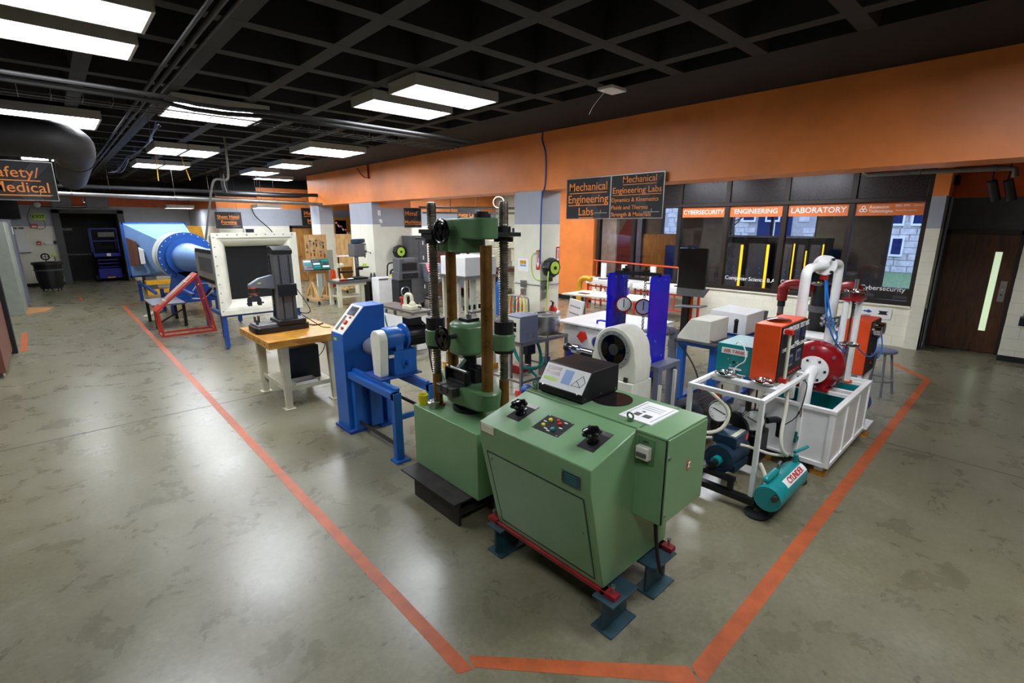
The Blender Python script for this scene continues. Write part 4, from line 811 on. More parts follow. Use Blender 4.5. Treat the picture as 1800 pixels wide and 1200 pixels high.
# tensile tester
t = thing('bench_tester', 'slim dark column tensile tester standing on the wooden workbench', 'tester', (2.05,6.72,.90))
part('base', MB().prism(hull(circ(1.80,6.66,.07)+circ(1.80,6.92,.07)+circ(2.34,6.66,.07)+circ(2.34,6.92,.07)),'Z',.90,.985), 'black_plastic', t, bev=.012); part('base_plate', MB().box(1.76,6.64,.985,2.02,6.94,1.012), 'steel', t, bev=.003); part('column_foot', MB().box(2.01,6.58,.985,2.36,6.96,1.05), 'black_plastic', t, bev=.012)
cl = part('column', MB().box(2.05,6.64,1.05,2.27,6.86,1.90), 'dark_cabinet', t); part('column_cap', MB().prism([(6.63,1.90),(6.87,1.90),(6.87,1.99),(6.74,2.0),(6.63,1.95)],'X',2.04,2.28), 'black_plastic', t, bev=.006)
for k in range(40): part('bellows_fold', MB().box(2.035,6.80,1.07+.0205*k,2.05,6.86,1.082+.0205*k), 'rubber', cl)
for x in (2.10,2.22): part('slot_line', MB().box(x,6.634,1.06,x+.012,6.64,1.88), 'rubber', cl)
for k in range(4): part('extrusion_rib', MB().box(2.125+.022*k,6.636,1.06,2.13+.022*k,6.64,1.88), 'grey_machine', cl)
hd = part('crosshead', MB().box(2.05,6.585,1.36,2.28,6.64,1.52), 'black_plastic', t, bev=.01)
part('arm', MB().prism([(1.74,1.49),(1.74,1.53),(1.86,1.60),(2.02,1.635),(2.05,1.63),(2.05,1.45),(1.95,1.47)],'Y',6.70,6.78), 'grey_machine', t, bev=.006); part('arm_stripe', MB().box(1.84,6.698,1.535,1.88,6.70,1.55), 'lime', t)
part('load_cell', rod((1.79,6.74,1.41),(1.79,6.74,1.49),.055,20), 'orange_red', t); part('cell_band', rod((1.79,6.74,1.42),(1.79,6.74,1.48),.0555,20), 'dark_steel', t); part('cell_neck', rod((1.79,6.74,1.37),(1.79,6.74,1.41),.03,16), 'steel', t)
def arch(x, y, z, s): return MB().prism([(x-.07*s,z-.09*s),(x-.07*s,z-.02*s),(x-.045*s,z+.02*s),(x+.045*s,z+.02*s),(x+.07*s,z-.02*s),(x+.07*s,z-.09*s),(x+.035*s,z-.09*s),(x+.035*s,z-.045*s),(x-.035*s,z-.045*s),(x-.035*s,z-.09*s)],'Y',y-.03,y+.03)
g = part('upper_grip', arch(1.79,6.74,1.36,1.1), 'dark_steel', t); part('grip_screw', rod((1.70,6.74,1.29),(1.76,6.74,1.29),.01).cyl((1.82,6.74,1.29),(1.9,6.74,1.29),.01), 'black_metal', g)
part('lower_grip', MB().prism([(1.76,1.045),(1.76,1.12),(1.775,1.12),(1.775,1.07),(1.805,1.07),(1.805,1.12),(1.82,1.12),(1.82,1.045),(1.80,1.03),(1.80,1.012),(1.78,1.012),(1.78,1.03)],'Y',6.71,6.77), 'dark_steel', t)
part('signal_cable', MB().tube([(2.28,6.62,1.45),(2.36,6.6,1.3),(2.42,6.55,1.15),(2.40,6.6,1.10),(2.3,6.63,1.12),(2.27,6.63,1.18),(2.30,6.6,1.1),(2.42,6.5,1.0),(2.5,6.45,.92),(2.6,6.4,.91)],.006,6,2), 'rubber', t)
part('mains_cable', MB().tube([(2.4,6.8,.94),(2.48,6.75,.91),(2.56,6.7,.91),(2.64,6.75,.91)],.009,6,2), 'rubber', t)
# ------------------------------------------------------------------ wind tunnel: white nozzle
def sq(x0, x1, z0, z1, y): return [(x0,y,z0),(x1,y,z0),(x1,y,z1),(x0,y,z1)]
def legs(t, m, spots, z1, s=.05, foot=True, name='leg'):
    for x, y in spots:
        l = part(name, MB().box(x-s/2,y-s/2,.03 if foot else 0,x+s/2,y+s/2,z1), m, t)
        if foot: part('levelling_foot', MB().cyl((x,y,0),(x,y,.04),.012,n=8).cyl((x,y,0),(x,y,.008),.03,n=12), 'dark_steel', l)
t = thing('tunnel_nozzle', 'white square bell-mouth nozzle with a black opening on blue legs', 'wind tunnel nozzle', (2.8,10.2,0))
loops = []
for k in range(9):
    a = math.pi/2*k/8; d = .17*math.sin(a); yy = 10.0 + .26*(1-math.cos(a)); loops.append(sq(2.16+d, 3.46-d, .72+d, 2.04-d, yy))
part('flare', MB().loft([sq(2.10,3.52,.66,2.10,10.0)]+loops, caps=False), 'ivory', t, sharp=30)
part('rim', MB().box(2.08,9.985,.64,2.165,10.05,2.12).box(3.455,9.985,.64,3.54,10.05,2.12).box(2.165,9.985,.64,3.455,10.05,.725).box(2.165,9.985,2.035,3.455,10.05,2.12), 'ivory', t)
part('dark_opening_sheet', MB().box(2.33,10.27,.89,3.29,10.29,1.87), 'black_plastic', t)  # black sheet stands for the dark inside of the tunnel
part('shell', MB().loft([sq(2.12,3.50,.68,2.08,10.04), sq(2.14,3.48,.70,2.06,10.45), sq(2.38,3.24,1.0,1.75,11.1)], caps=False), 'cabinet_grey', t)
for k in range(9):
    part('rim_bolt', rod((2.115,9.985,.72+.165*k),(2.115,9.978,.72+.165*k),.01,8), 'dark_steel', t); part('rim_bolt', rod((2.18+.16*k,9.985,2.085),(2.18+.16*k,9.978,2.085),.01,8), 'dark_steel', t)
legs(t, 'stand_blue', ((2.13,10.06),(3.45,10.06),(2.3,11.0),(3.3,11.0)), .68, .07)
part('stand_rail', MB().box(2.10,10.04,.60,3.48,10.10,.66).box(2.12,10.1,.60,2.18,11.0,.66).box(3.42,10.1,.60,3.48,11.0,.66), 'stand_blue', t)
# ------------------------------------------------------------------ wind tunnel: blue fan section
t = thing('wind_tunnel', 'big blue wind tunnel with round fan housing and square hood', 'wind tunnel', (2.5,15.2,0))
def rnd(cx, cz, r, y, n=24): return [(cx+r*math.cos(2*math.pi*k/n+math.pi/4), y, cz+r*math.sin(2*math.pi*k/n+math.pi/4)) for k in range(n)]
def sqn(x0, x1, z0, z1, y, n=24):
    cx, cz, hx, hz = (x0+x1)/2, (z0+z1)/2, (x1-x0)/2, (z1-z0)/2; o = []
    for k in range(n):
        a = 2*math.pi*k/n+math.pi/4; c_, s_ = math.cos(a), math.sin(a); m = max(abs(c_), abs(s_)); o.append((cx+hx*c_/m, y, cz+hz*s_/m))
    return o
part('hood', MB().loft([sqn(1.62,3.12,.78,2.28,18.3), sqn(1.62,3.12,.78,2.28,18.2), rnd(2.52,1.45,.58,16.0)]), 'pale_blue', t, sharp=25)
fb = MB()
for z0, z1 in ((.74,.80),(2.26,2.32)): fb.box(1.58,18.2,z0,3.16,18.34,z1)
for x0, x1 in ((1.56,1.62),(3.12,3.18)): fb.box(x0,18.2,.74,x1,18.34,2.32)
part('hood_flange', fb, 'tunnel_blue', t)
def sp_(y): return 1.575 + (18.2-y)*.1455
for y0, y1, z0, z1, m, nm in ((17.9,17.45,1.1,1.9,'brown_laminate','radiator_photo'),(17.42,17.05,1.12,1.85,'brown_laminate','radiator_photo'),(16.9,16.55,1.2,1.65,'paper','poster')):
    part(nm, MB().loft([[(sp_(y0)-.02,y0,z0),(sp_(y0)-.02,y0,z1),(sp_(y1)-.02,y1,z1-.05),(sp_(y1)-.02,y1,z0+.03)],[(sp_(y0),y0,z0),(sp_(y0),y0,z1),(sp_(y1),y1,z1-.05),(sp_(y1),y1,z0+.03)]]), m, t)
part('white_collar', MB().ring((2.52,15.75,1.45),(0,1,0),.62,.52,.12,36), 'ivory', t)
part('fan_drum', MB().cyl((2.52,15.75,1.45),(2.52,15.0,1.45),.56,n=36), 'pale_blue', t); part('fan_drum_band', MB().ring((2.52,15.6,1.45),(0,-1,0),.575,.55,.12,36), 'white_paint', t)
fd = part('fan_flange', MB().cyl((2.52,15.0,1.45),(2.52,14.9,1.45),.62,n=40), 'tunnel_blue', t)
for k in range(24): a = R(15*k); part('flange_bolt', rod((2.52+.585*math.cos(a),14.9,1.45+.585*math.sin(a)),(2.52+.585*math.cos(a),14.885,1.45+.585*math.sin(a)),.012,8), 'white_paint', fd)
part('fan_ring', MB().cyl((2.52,14.9,1.45),(2.52,14.75,1.45),.48,n=36), 'tunnel_blue', t)
part('cone', MB().loft([rnd(2.52,1.45,.36,14.75), rnd(2.55,1.45,.33,14.3), rnd(2.65,1.45,.26,13.6), sqn(2.4,3.0,1.18,1.72,12.9)]), 'pale_blue', t)
part('pedestal', MB().prism([(2.1,.5),(2.9,.5),(2.78,1.1),(2.24,1.1)],'Y',14.75,15.6), 'tunnel_blue', t); part('pedestal_base', MB().box(2.0,14.6,.40,3.0,15.7,.5), 'tunnel_blue', t)
parts('stand_rail', [(1.72,18.2,.55,1.78,15.0,.62), (2.97,18.2,.55,3.03,15.0,.62), (1.72,14.4,.36,3.3,14.46,.42), (2.1,12.6,.72,2.16,14.6,.78), (3.0,12.6,.72,3.06,14.6,.78)], 'stand_blue', t)
legs(t, 'stand_blue', ((1.76,18.25),(3.0,18.25),(2.0,14.7),(3.0,14.7),(1.95,15.6),(3.0,15.6),(2.38,12.75),(3.03,12.75)), .62, .08)
ts = part('test_section', MB().box(2.36,11.12,1.12,3.06,12.9,1.72), 'stainless_dull', t)
pb = part('side_plate', MB().box(2.30,11.12,1.14,2.36,12.75,1.72), 'cabinet_grey', t)
for k in range(10):
    part('clip', MB().box(2.28,11.18+.15*k,1.69,2.31,11.22+.15*k,1.77), 'black_plastic', pb); part('clip', MB().box(2.28,11.18+.15*k,1.09,2.31,11.22+.15*k,1.17), 'black_plastic', pb)
part('inspection_window', MB().box(2.29,11.3,1.30,2.30,12.4,1.6), 'dark_cabinet', pb)
part('tag', MB().box(2.6,14.2,1.16,2.75,14.21,1.2), 'lime', t)
part('white_tube', MB().tube([(2.2,13.0,.8),(2.3,12.8,1.0),(2.6,12.6,.95),(2.4,12.8,.62),(2.2,13.2,.6)],.012,6,2), 'white_plastic', t); part('cable_tangle', MB().tube([(2.5,13.4,.6),(2.6,13.2,.85),(2.8,13.1,.7),(2.7,13.3,.55),(2.5,13.2,.75),(2.75,13.0,.85),(2.85,13.2,.6)],.02,6,2), 'rubber', t)
# ------------------------------------------------------------------ red ramp, dark table
t = thing('ramp_frame', 'red steel inclined ramp frame standing before the wind tunnel', 'ramp', (1.85,12.3,0))
L0, H0, Bk = (1.40,.50), (2.18,1.22), 2.38
for y in (12.05, 12.50):
    part('rail', MB().bar((1.40,y,.02),(2.36,y,.02),.035), 'red_paint', t); part('front_post', MB().bar((1.41,y,0),(1.38,y,.52),.04), 'red_paint', t); part('rear_leg', MB().bar((2.36,y,0),(2.17,y,1.2),.04), 'red_paint', t)
part('cross_bar', MB().bar((1.40,12.05,.02),(1.40,12.50,.02),.03), 'red_paint', t); part('cross_bar', MB().bar((2.36,12.05,.02),(2.36,12.50,.02),.03), 'red_paint', t)
d_ = Vector((.80,0,.70)).normalized(); part('ramp_plate', MB().loft([[(1.36,12.03,.51),(1.36,12.52,.51),(2.18,12.52,1.23),(2.18,12.03,1.23)],[(1.34,12.03,.545),(1.34,12.52,.545),(2.16,12.52,1.265),(2.16,12.03,1.265)]]), 'red_paint', t)
mat('bare_metal_pink', 'C9A99A', .35, metal=.3, var=.08)
part('track', MB().loft([[(1.45,12.15,.645),(1.45,12.40,.645),(2.08,12.40,1.20),(2.08,12.15,1.20)],[(1.44,12.15,.655),(1.44,12.40,.655),(2.07,12.40,1.21),(2.07,12.15,1.21)]]), 'bare_metal_pink', t)
for f in (.2,.75): x = 1.40+.74*f; z = .585+.65*f; part('strap', MB().bar((x,12.13,z+.02),(x,12.42,z+.02),.04,.02), 'white_plastic', t)
t = thing('low_table', 'low dark table behind the red ramp', 'table', (1.9,13.6,0)); part('top', MB().box(1.42,13.1,.50,2.05,14.35,.54), 'grey_machine', t)
legs(t, 'black_metal', ((1.46,13.15),(1.46,14.3),(2.0,13.15),(2.0,14.3)), .5, .06, False); part('brace', MB().bar((1.46,13.15,.1),(2.0,13.15,.4),.03), 'rusty_black', t)
t = thing('plank_pile', 'pale planks lying on the floor beside the wind tunnel leg', 'planks', (1.6,15.6,0))
for k in range(4): part('plank', MB().bar((1.45+.08*k,15.0+.1*k,.02+.03*(k%2)),(1.9+.05*k,16.3,.02+.03*(k%2)),.10,.03), 'cream_metal', t)
# ------------------------------------------------------------------ yellow machine behind the tunnel
t = thing('yellow_machine', 'large yellow sheet metal machine behind the blue wind tunnel', 'machine', (3.2,21,0)); part('housing', MB().prism([(2.1,.9),(4.15,.9),(4.05,2.2),(2.1,2.3)],'Y',20.6,21.8), 'yellow_paint', t, bev=.02); part('dark_decal', MB().box(3.75,20.59,1.5,3.98,20.6,1.78), 'slate_green', t)
for k in range(3): part('decal_line', MB().box(3.77,20.58,1.55+.07*k,3.96,20.59,1.58+.07*k), 'cream_metal', t)
part('foot', MB().box(2.2,20.7,0,2.5,21.7,.9), 'dark_grey_paint', t); part('foot', MB().box(3.7,20.7,0,4.0,21.7,.9), 'dark_grey_paint', t); part('yellow_step', MB().box(2.1,19.9,.32,2.9,20.3,.44), 'yellow_paint', t); part('yellow_step', MB().box(2.1,19.9,.0,2.9,20.3,.16), 'yellow_paint', t)
# ------------------------------------------------------------------ left edge cabinets and partitions
t = thing('storage_cabinet', 'tall grey-green steel cabinet at the left edge', 'cabinet', (-1.3,18.3,0)); part('carcass', MB().box(-1.9,17.6,0,-.76,19.3,2.32), 'cabinet_grey', t, bev=.01); part('end_panel', MB().box(-.76,17.62,.02,-.745,19.28,2.30), 'cabinet_grey', t); part('handle', MB().box(-1.25,17.57,1.5,-1.15,17.6,1.54), 'dark_steel', t)
t = thing('storage_cabinet', 'second grey cabinet behind the left one, with paper on its edge', 'cabinet', (-1.1,20.2,0)); part('carcass', MB().box(-1.7,19.6,0,-.72,21.0,2.4), 'grey_machine', t); part('taped_paper', MB().box(-.72,19.7,2.0,-.715,20.2,2.2), 'paper', t)
solo('floor_mat', MB().prism([(-.74,17.55),(-.35,17.9),(-.2,18.6),(-.74,19.0)],'Z',0.0005,.02), 'cardboard', 'flat brown cardboard sheet at the foot of the grey cabinet', 'sheet', (-.5,18.3,0))
t = thing('partition_panel', 'brown office partition with dark edge behind the nearest one', 'partition', (-.9,11,0)); part('panel', MB().box(-1.6,10.4,.08,-.80,12.3,1.65), 'brown_laminate', t); part('edge_post', MB().box(-.83,12.3,0,-.74,12.5,1.9), 'black_plastic', t); part('foot', MB().cyl((-.84,10.5,0),(-.84,10.5,.1),.02,n=10), 'chrome', t)
t = thing('partition_panel', 'dark brown partition panel nearest the camera at the left edge', 'partition', (-1.1,9.2,0)); part('panel', MB().box(-1.7,8.9,.03,-.90,9.5,1.7), 'brown_laminate', t); part('foot', MB().box(-.96,8.95,0,-.90,9.45,.03), 'dark_steel', t)
# ------------------------------------------------------------------ bin, lift, far wall furniture
t = thing('trash_bin', 'large round black bin on casters by the far wall', 'bin', (-.19,23.4,0)); part('tub', MB().lathe((-.19,23.4,.1),(0,0,1),[(.29,0),(.32,.1),(.37,.80),(.38,.82),(.41,.82),(.41,.90),(.37,.90),(.35,.3),(.05,.28)],32), 'black_plastic', t); part('rim_band', MB().ring((-.19,23.4,.72),(0,0,1),.385,.35,.03,32), 'dark_cabinet', t)
for k in range(5): a = R(72*k+20); part('caster', rod((-.19+.24*math.cos(a)-.02,23.4+.24*math.sin(a),.05),(-.19+.24*math.cos(a)+.02,23.4+.24*math.sin(a),.05),.05,14), 'dark_steel', t)
t = thing('pulley_wheel', 'black spoked wheel sticking out of the black bin', 'wheel', (-.2,23.4,1.0)); part('rim', MB().tor((-.2,23.4,1.18),(0,1,0),.1,.022,20,8), 'black_plastic', t); part('spokes', MB().bar((-.3,23.4,1.18),(-.1,23.4,1.18),.02).bar((-.2,23.4,1.08),(-.2,23.4,1.28),.02), 'black_plastic', t); part('stand', MB().cyl((-.2,23.4,.37),(-.2,23.4,1.10),.015,n=8), 'dark_steel', t)
t = thing('yellow_fitting', 'small yellow fitting on a stem above the black bin', 'fitting', (.04,23.4,1.0)); part('head', MB().box(-.03,23.35,1.17,.1,23.45,1.26), 'lime', t, bev=.01); part('stem', MB().cyl((.04,23.4,.37),(.04,23.4,1.17),.02,n=8), 'stainless_dull', t)
t = thing('scissor_lift', 'dark blue scissor lift parked in the dark doorway', 'lift', (1.6,26.1,0))
part('chassis', MB().box(1.25,25.75,.12,2.0,26.8,.52), 'lift_blue', t, bev=.02); part('yellow_plate', MB().box(1.5,25.74,.14,1.75,25.75,.19), 'yellow_paint', t)
for x in (1.22, 2.03):
    for y in (25.95, 26.6): part('wheel', rod((x-.06,y,.15),(x+.06,y,.15),.15,20), 'rubber', t)
for k in range(3): part('scissor_arm', MB().box(1.3,25.85,.55+.14*k,1.36,26.7,.61+.14*k).box(1.9,25.85,.55+.14*k,1.96,26.7,.61+.14*k).box(1.36,25.9,.56+.14*k,1.9,25.94,.60+.14*k), 'lift_blue', t)
part('platform', MB().box(1.2,25.7,1.0,2.05,26.8,1.14), 'lift_blue', t, bev=.01)
for x in (1.22,2.03):
    for y in (25.72,26.78): part('rail_post', MB().bar((x,y,1.14),(x,y,2.1),.04), 'lift_blue', t)
part('guard_rail', MB().bar((1.22,25.72,2.1),(2.03,25.72,2.1),.045).bar((1.22,25.72,1.62),(2.03,25.72,1.62),.04), 'lift_blue', t); part('guard_rail', MB().bar((1.22,25.72,2.1),(1.22,26.78,2.1),.045), 'lift_blue', t); part('guard_rail', MB().bar((2.03,25.72,2.1),(2.03,26.78,2.1),.045), 'lift_blue', t)
part('manual_box', MB().box(1.45,25.69,1.78,1.95,25.80,1.96), 'dark_cabinet', t); part('notice', MB().box(1.6,25.695,1.02,1.73,25.70,1.13), 'paper', t)
t = thing('whiteboard', 'white notice board on the far wall left of the doorway', 'whiteboard', (-.7,25.48,1.27)); part('panel', MB().box(-.98,25.47,1.27,-.58,25.49,2.1), 'paper', t); part('tray', MB().box(-.98,25.42,1.24,-.56,25.48,1.28), 'stainless_dull', t); parts('clip_strip', [(-.96,25.45,2.1,-.8,25.48,2.16), (-.76,25.45,2.1,-.62,25.48,2.16)], 'dark_cabinet', t)
t = thing('exit_sign', 'green and yellow EXIT sign on the far wall', 'sign', (-.16,25.46,2.42)); part('panel', MB().box(-.34,25.44,2.42,.02,25.48,2.66), 'lime', t); text('EXIT', (-.16,25.44,2.54), .17, YN[0], YN[1], MATS['sign_black'], t, align='CENTER', bold=.015); part('cable_loop', MB().tube([(-.3,25.45,2.9),(-.5,25.45,2.5),(-.35,25.45,2.1),(0,25.45,2.1),(-.05,25.45,2.5)],.008,6,2), 'sign_black', t)
t = thing('alarm_horn', 'red fire alarm horn high on the far wall', 'alarm', (-.33,25.45,2.12)); part('case', MB().box(-.43,25.42,2.14,-.23,25.49,2.28), 'red_plastic', t, bev=.01); part('lens', MB().box(-.4,25.41,2.16,-.26,25.42,2.21), 'white_plastic', t)
t = thing('pull_station', 'small red fire alarm pull station on the far wall', 'alarm', (-.3,25.45,1.55)); part('case', MB().box(-.36,25.44,1.52,-.24,25.49,1.66), 'red_plastic', t, bev=.006); part('handle', MB().box(-.33,25.43,1.56,-.27,25.44,1.60), 'white_plastic', t)
t = thing('card_reader', 'white and black control boxes beside the doorway on the far wall', 'control box', (0,25.46,1.55)); part('white_box', MB().box(-.14,25.44,1.54,.06,25.49,1.65), 'white_plastic', t); part('black_box', MB().box(.10,25.44,1.54,.18,25.49,1.66), 'black_plastic', t)
t = thing('wall_screen', 'dark flat screen high on the far wall at the left edge', 'screen', (-1.1,25.3,2.45)); part('panel', MB().box(-2.0,25.2,2.45,-.62,25.28,3.15), 'black_gloss', t); part('bracket', MB().box(-1.4,25.28,2.7,-1.2,25.5,2.9), 'dark_steel', t)
t = thing('camera_dome', 'small white camera below the Safety Medical sign', 'camera', (-.12,24.8,2.85)); part('body', MB().sph((-.12,24.8,2.95),.1), 'white_plastic', t); part('stem', MB().cyl((-.12,24.8,3.0),(-.12,24.8,3.97),.03,n=8), 'dark_steel', t); part('cable', MB().tube([(-.12,24.8,2.9),(.3,24.8,2.88),(1.2,24.8,2.86),(1.3,24.8,2.95),(1.35,24.8,3.4)],.02,6,1), 'service_black', t)
for x, w, l in ((.25,.5,'left one of two grey boxes hung above the doorway'),(1.15,.62,'right one of two grey boxes hung above the doorway')):
    t = thing('hung_box', l, 'box', (x+w/2,23.5,2.85)); part('case', MB().box(x,23.3,2.84,x+w,23.7,3.2), 'dark_cabinet', t, bev=.01); part('hanger', MB().cyl((x+.05,23.5,3.2),(x+.05,23.5,4.33),.008,n=6).cyl((x+w-.05,23.5,3.2),(x+w-.05,23.5,4.33),.008,n=6), 'dark_steel', t)
# ------------------------------------------------------------------ oak door, glazed cabinet
t = thing('door_3', 'light oak door behind the tool cart', None, (7.57,20.55,0), kind='structure'); part('door_leaf', MB().box(7.16,20.56,.01,7.98,20.6,2.12), 'door_oak', t); part('door_frame', MB().box(7.08,20.54,0,7.16,20.61,2.2).box(7.98,20.54,0,8.06,20.61,2.2).box(7.08,20.54,2.12,8.06,20.61,2.22), 'frame_brown', t); part('lever', MB().cyl((7.28,20.56,1.0),(7.28,20.50,1.0),.02,n=10).bar((7.28,20.5,1.0),(7.42,20.5,1.0),.025), 'chrome', t)
t = thing('glazed_cabinet', 'oak cabinet with glass doors seen between the two pillars', 'cabinet', (9.1,20,0)); part('carcass', MB().box(8.5,19.85,0,9.9,20.4,2.55), 'cabinet_oak', t)
for x0 in (8.56, 9.22):
    d_ = part('door', MB().box(x0,19.82,1.2,x0+.06,19.85,2.5).box(x0+.54,19.82,1.2,x0+.62,19.85,2.5).box(x0+.06,19.82,1.2,x0+.54,19.85,1.27).box(x0+.06,19.82,2.43,x0+.54,19.85,2.5), 'cabinet_oak', t); part('pane', MB().box(x0+.06,19.83,1.27,x0+.54,19.84,2.43), 'smoke_glass', d_)
    part('shelf', MB().box(x0,19.84,1.6,x0+.6,19.86,1.63).box(x0,19.84,2.0,x0+.6,19.86,2.03), 'cabinet_oak', t)
t = thing('candy_cane_garland', 'red and white garland hanging on the glazed cabinet', 'decoration', (8.8,19.7,1.6))
gpts = [(8.62+.045*k, 19.75, 2.32-.035*k+.05*math.sin(k*1.6)) for k in range(16)]
for k in range(15): part('stripe', MB().tube([gpts[k],gpts[k+1]],.03,8), 'red_plastic' if k % 2 else 'white_plastic', t)
# wall utilities on the oak door wall
t = thing('wall_panel_box', 'small dark wall opening beside the grey cabinet top', 'box', (5.6,20.55,1.75)); part('recess', MB().box(5.45,20.56,1.75,5.75,20.6,2.1), 'rubber', t); part('trim', MB().box(5.41,20.55,1.71,5.45,20.6,2.14).box(5.75,20.55,1.71,5.79,20.6,2.14).box(5.45,20.55,1.71,5.75,20.6,1.75).box(5.45,20.55,2.1,5.75,20.6,2.14), 'white_paint', t)
t = thing('wall_cable', 'black cable swinging down the cream wall behind the nozzle', 'cable', (5.9,20.5,2.6)); part('cable', MB().tube([(5.75,20.55,2.95),(5.8,20.5,2.6),(6.1,20.5,2.3),(6.4,20.5,2.0),(6.55,20.5,1.5),(6.6,20.55,.5),(6.62,20.57,.02)],.018,6,2), 'rubber', t)
t = thing('storage_bin', 'olive flat cabinet behind the nozzle top', 'cabinet', (6.0,19.9,0)); part('carcass', MB().box(5.4,19.6,0,6.5,20.2,1.66), 'cabinet_grey', t); part('olive_lid', MB().box(5.7,19.58,1.66,6.45,20.2,1.78), 'cabinet_grey', t)
# ------------------------------------------------------------------ pegboard tool carts
def a_cart(name, label, x0, x1, y, zt, rz=0):
    t = thing(name, label, 'tool cart', ((x0+x1)/2, y, 0), 'wooden A-frame tool carts')
    part('panel', MB().box(x0,y-.012,.85,x1,y+.012,zt), 'pine', t); part('rear_panel', MB().box(x1-.12,y+.012,.5,x1,y+.10,zt-.03), 'pine', t)
    for x in (x0+.1, x1-.08):
        part('upright', MB().bar((x,y+.03,.18),(x,y+.03,zt),.07,.05), 'pine', t); part('sled_foot', MB().bar((x-.03,y-.48,.14),(x+.03,y+.52,.14),.08,.06), 'pine', t)
        part('brace', MB().bar((x,y-.40,.16),(x,y,.62),.06,.05), 'pine', t); part('brace', MB().bar((x,y+.44,.16),(x,y+.02,.62),.06,.05), 'pine', t)
        for yy in (y-.42, y+.46): part('caster', MB().cyl((x-.02,yy,.05),(x+.02,yy,.05),.05,n=14).box(x-.012,yy-.01,.05,x+.012,yy+.01,.12), 'rubber', t)
    part('base_rail', MB().bar((x0+.08,y-.40,.17),(x1-.06,y-.40,.17),.05,.05), 'pine', t); return t
a_cart('tool_cart', 'wooden pegboard cart full of hand tools', 5.32, 5.95, 14.4, 1.98)
a_cart('tool_cart', 'second wooden tool cart half hidden behind the drill press', 7.0, 7.7, 16.2, 1.95)
random.seed(11)
k_ = 0
LT = ['silver pliers', 'brass-handled file', 'long screwdriver', 'small hammer', 'steel wrench', 'chisel with yellow handle', 'dark snips', 'red-handled pliers', 'steel square', 'adjustable spanner', 'short saw', 'round file', 'steel clamp', 'ball hammer', 'nut driver', 'needle pliers', 'copper rod', 'steel punch']
for r_ in range(3):
    for q_ in range(6):
        x = 5.37 + .095*q_ + random.uniform(-.015,.015); z = 1.80 - .28*r_ + random.uniform(-.04,.04); m = ['dark_steel','yellow_paint','steel','red_plastic','black_metal','oily_bronze'][(q_*2+r_) % 6]; L_ = random.uniform(.12,.22)
        t = thing('hand_tool', f'hand tool on the pegboard cart, {["top","middle","bottom"][r_]} row, {["first","second","third","fourth","fifth","last"][q_]} from the left', 'tool', (x,14.37,z-L_), 'hand tools on the pegboard cart')
        part('shaft', MB().bar((x,14.37,z-L_),(x+random.uniform(-.02,.02),14.37,z),.014,.012), 'steel', t); part('grip', MB().bar((x,14.365,z-L_),(x,14.365,z-L_*.45),.026,.022), m, t)
        if (q_+r_) % 2: part('jaw', MB().bar((x-.03,14.365,z),(x+.03,14.365,z-.012),.02,.03), 'dark_steel', t)
        part('hook', MB().cyl((x,14.37,z-.01),(x,14.40,z-.01),.004,n=6), 'dark_steel', t); k_ += 1
for i, x in enumerate((5.12, 5.37, 5.62)):
    t = thing('open_tool_case', ['left open green socket case leaning on the tool cart', 'middle open green socket case leaning on the tool cart', 'right open green socket case leaning on the tool cart'][i], 'tool case', (x+.12,14.05,.95), 'green socket cases')
    a = Vector((x,14.05,.98)); b = Vector((x+.06,14.36,1.24)); w_ = Vector((.235,0,0)); up_ = Vector((0,-.03,.04))
    part('tray', MB().loft([[a,a+w_,b+w_,b],[a+up_,a+w_+up_,b+w_+up_,b+up_]]), 'teal_dark' if i else 'grey_machine', t)
    for k in range(3):
        p = a.lerp(b,.15+.28*k)+up_*1.05; part('insert', MB().loft([[p+w_*.1,p+w_*.9,p+w_*.9+(b-a)*.16,p+w_*.1+(b-a)*.16],[p+w_*.1+up_*.2,p+w_*.9+up_*.2,p+w_*.9+(b-a)*.16+up_*.2,p+w_*.1+(b-a)*.16+up_*.2]]), ['steel','teal_paint','white_plastic'][(k+i)%3], t)
    part('support_strut', MB().bar((x+.1,14.39,.95),a+w_*.5+up_*.0,.02), 'pine', t)
solo('orange_bag', MB().prism([(5.78,.45),(5.98,.5),(5.96,.95),(5.9,1.0)],'Y',13.95,14.1), 'orange_red', 'orange cloth hung on the side of the tool cart', 'cloth', (5.88,14,.45))
# ------------------------------------------------------------------ drill press on its bench
t = thing('drill_bench', 'grey-topped bench with cream and black legs carrying the drill press', 'workbench', (6.25,13.5,0)); part('top', MB().box(5.62,13.1,.66,6.98,13.85,.72), 'dark_cabinet', t); part('apron', MB().box(5.66,13.14,.58,6.5,13.17,.66), 'cream_metal', t)
for x, y, m in ((5.70,13.2,'cream_metal'),(5.70,13.75,'cream_metal'),(6.38,13.2,'cream_metal'),(6.52,13.25,'black_plastic'),(6.90,13.25,'black_plastic'),(6.9,13.75,'black_plastic')): part('leg', MB().box(x-.05,y-.05,0,x+.05,y+.05,.66), m, t)
part('shelf', MB().box(5.7,13.2,.25,6.45,13.75,.28), 'cream_metal', t)
t = thing('drill_press', 'dark bench drill press with round table', 'drill press', (6.45,13.5,.72)); part('base', MB().box(6.25,13.25,.72,6.62,13.75,.78), 'black_metal', t, bev=.01); part('column', rod((6.47,13.6,.78),(6.47,13.6,1.7),.055,20), 'dark_steel', t)
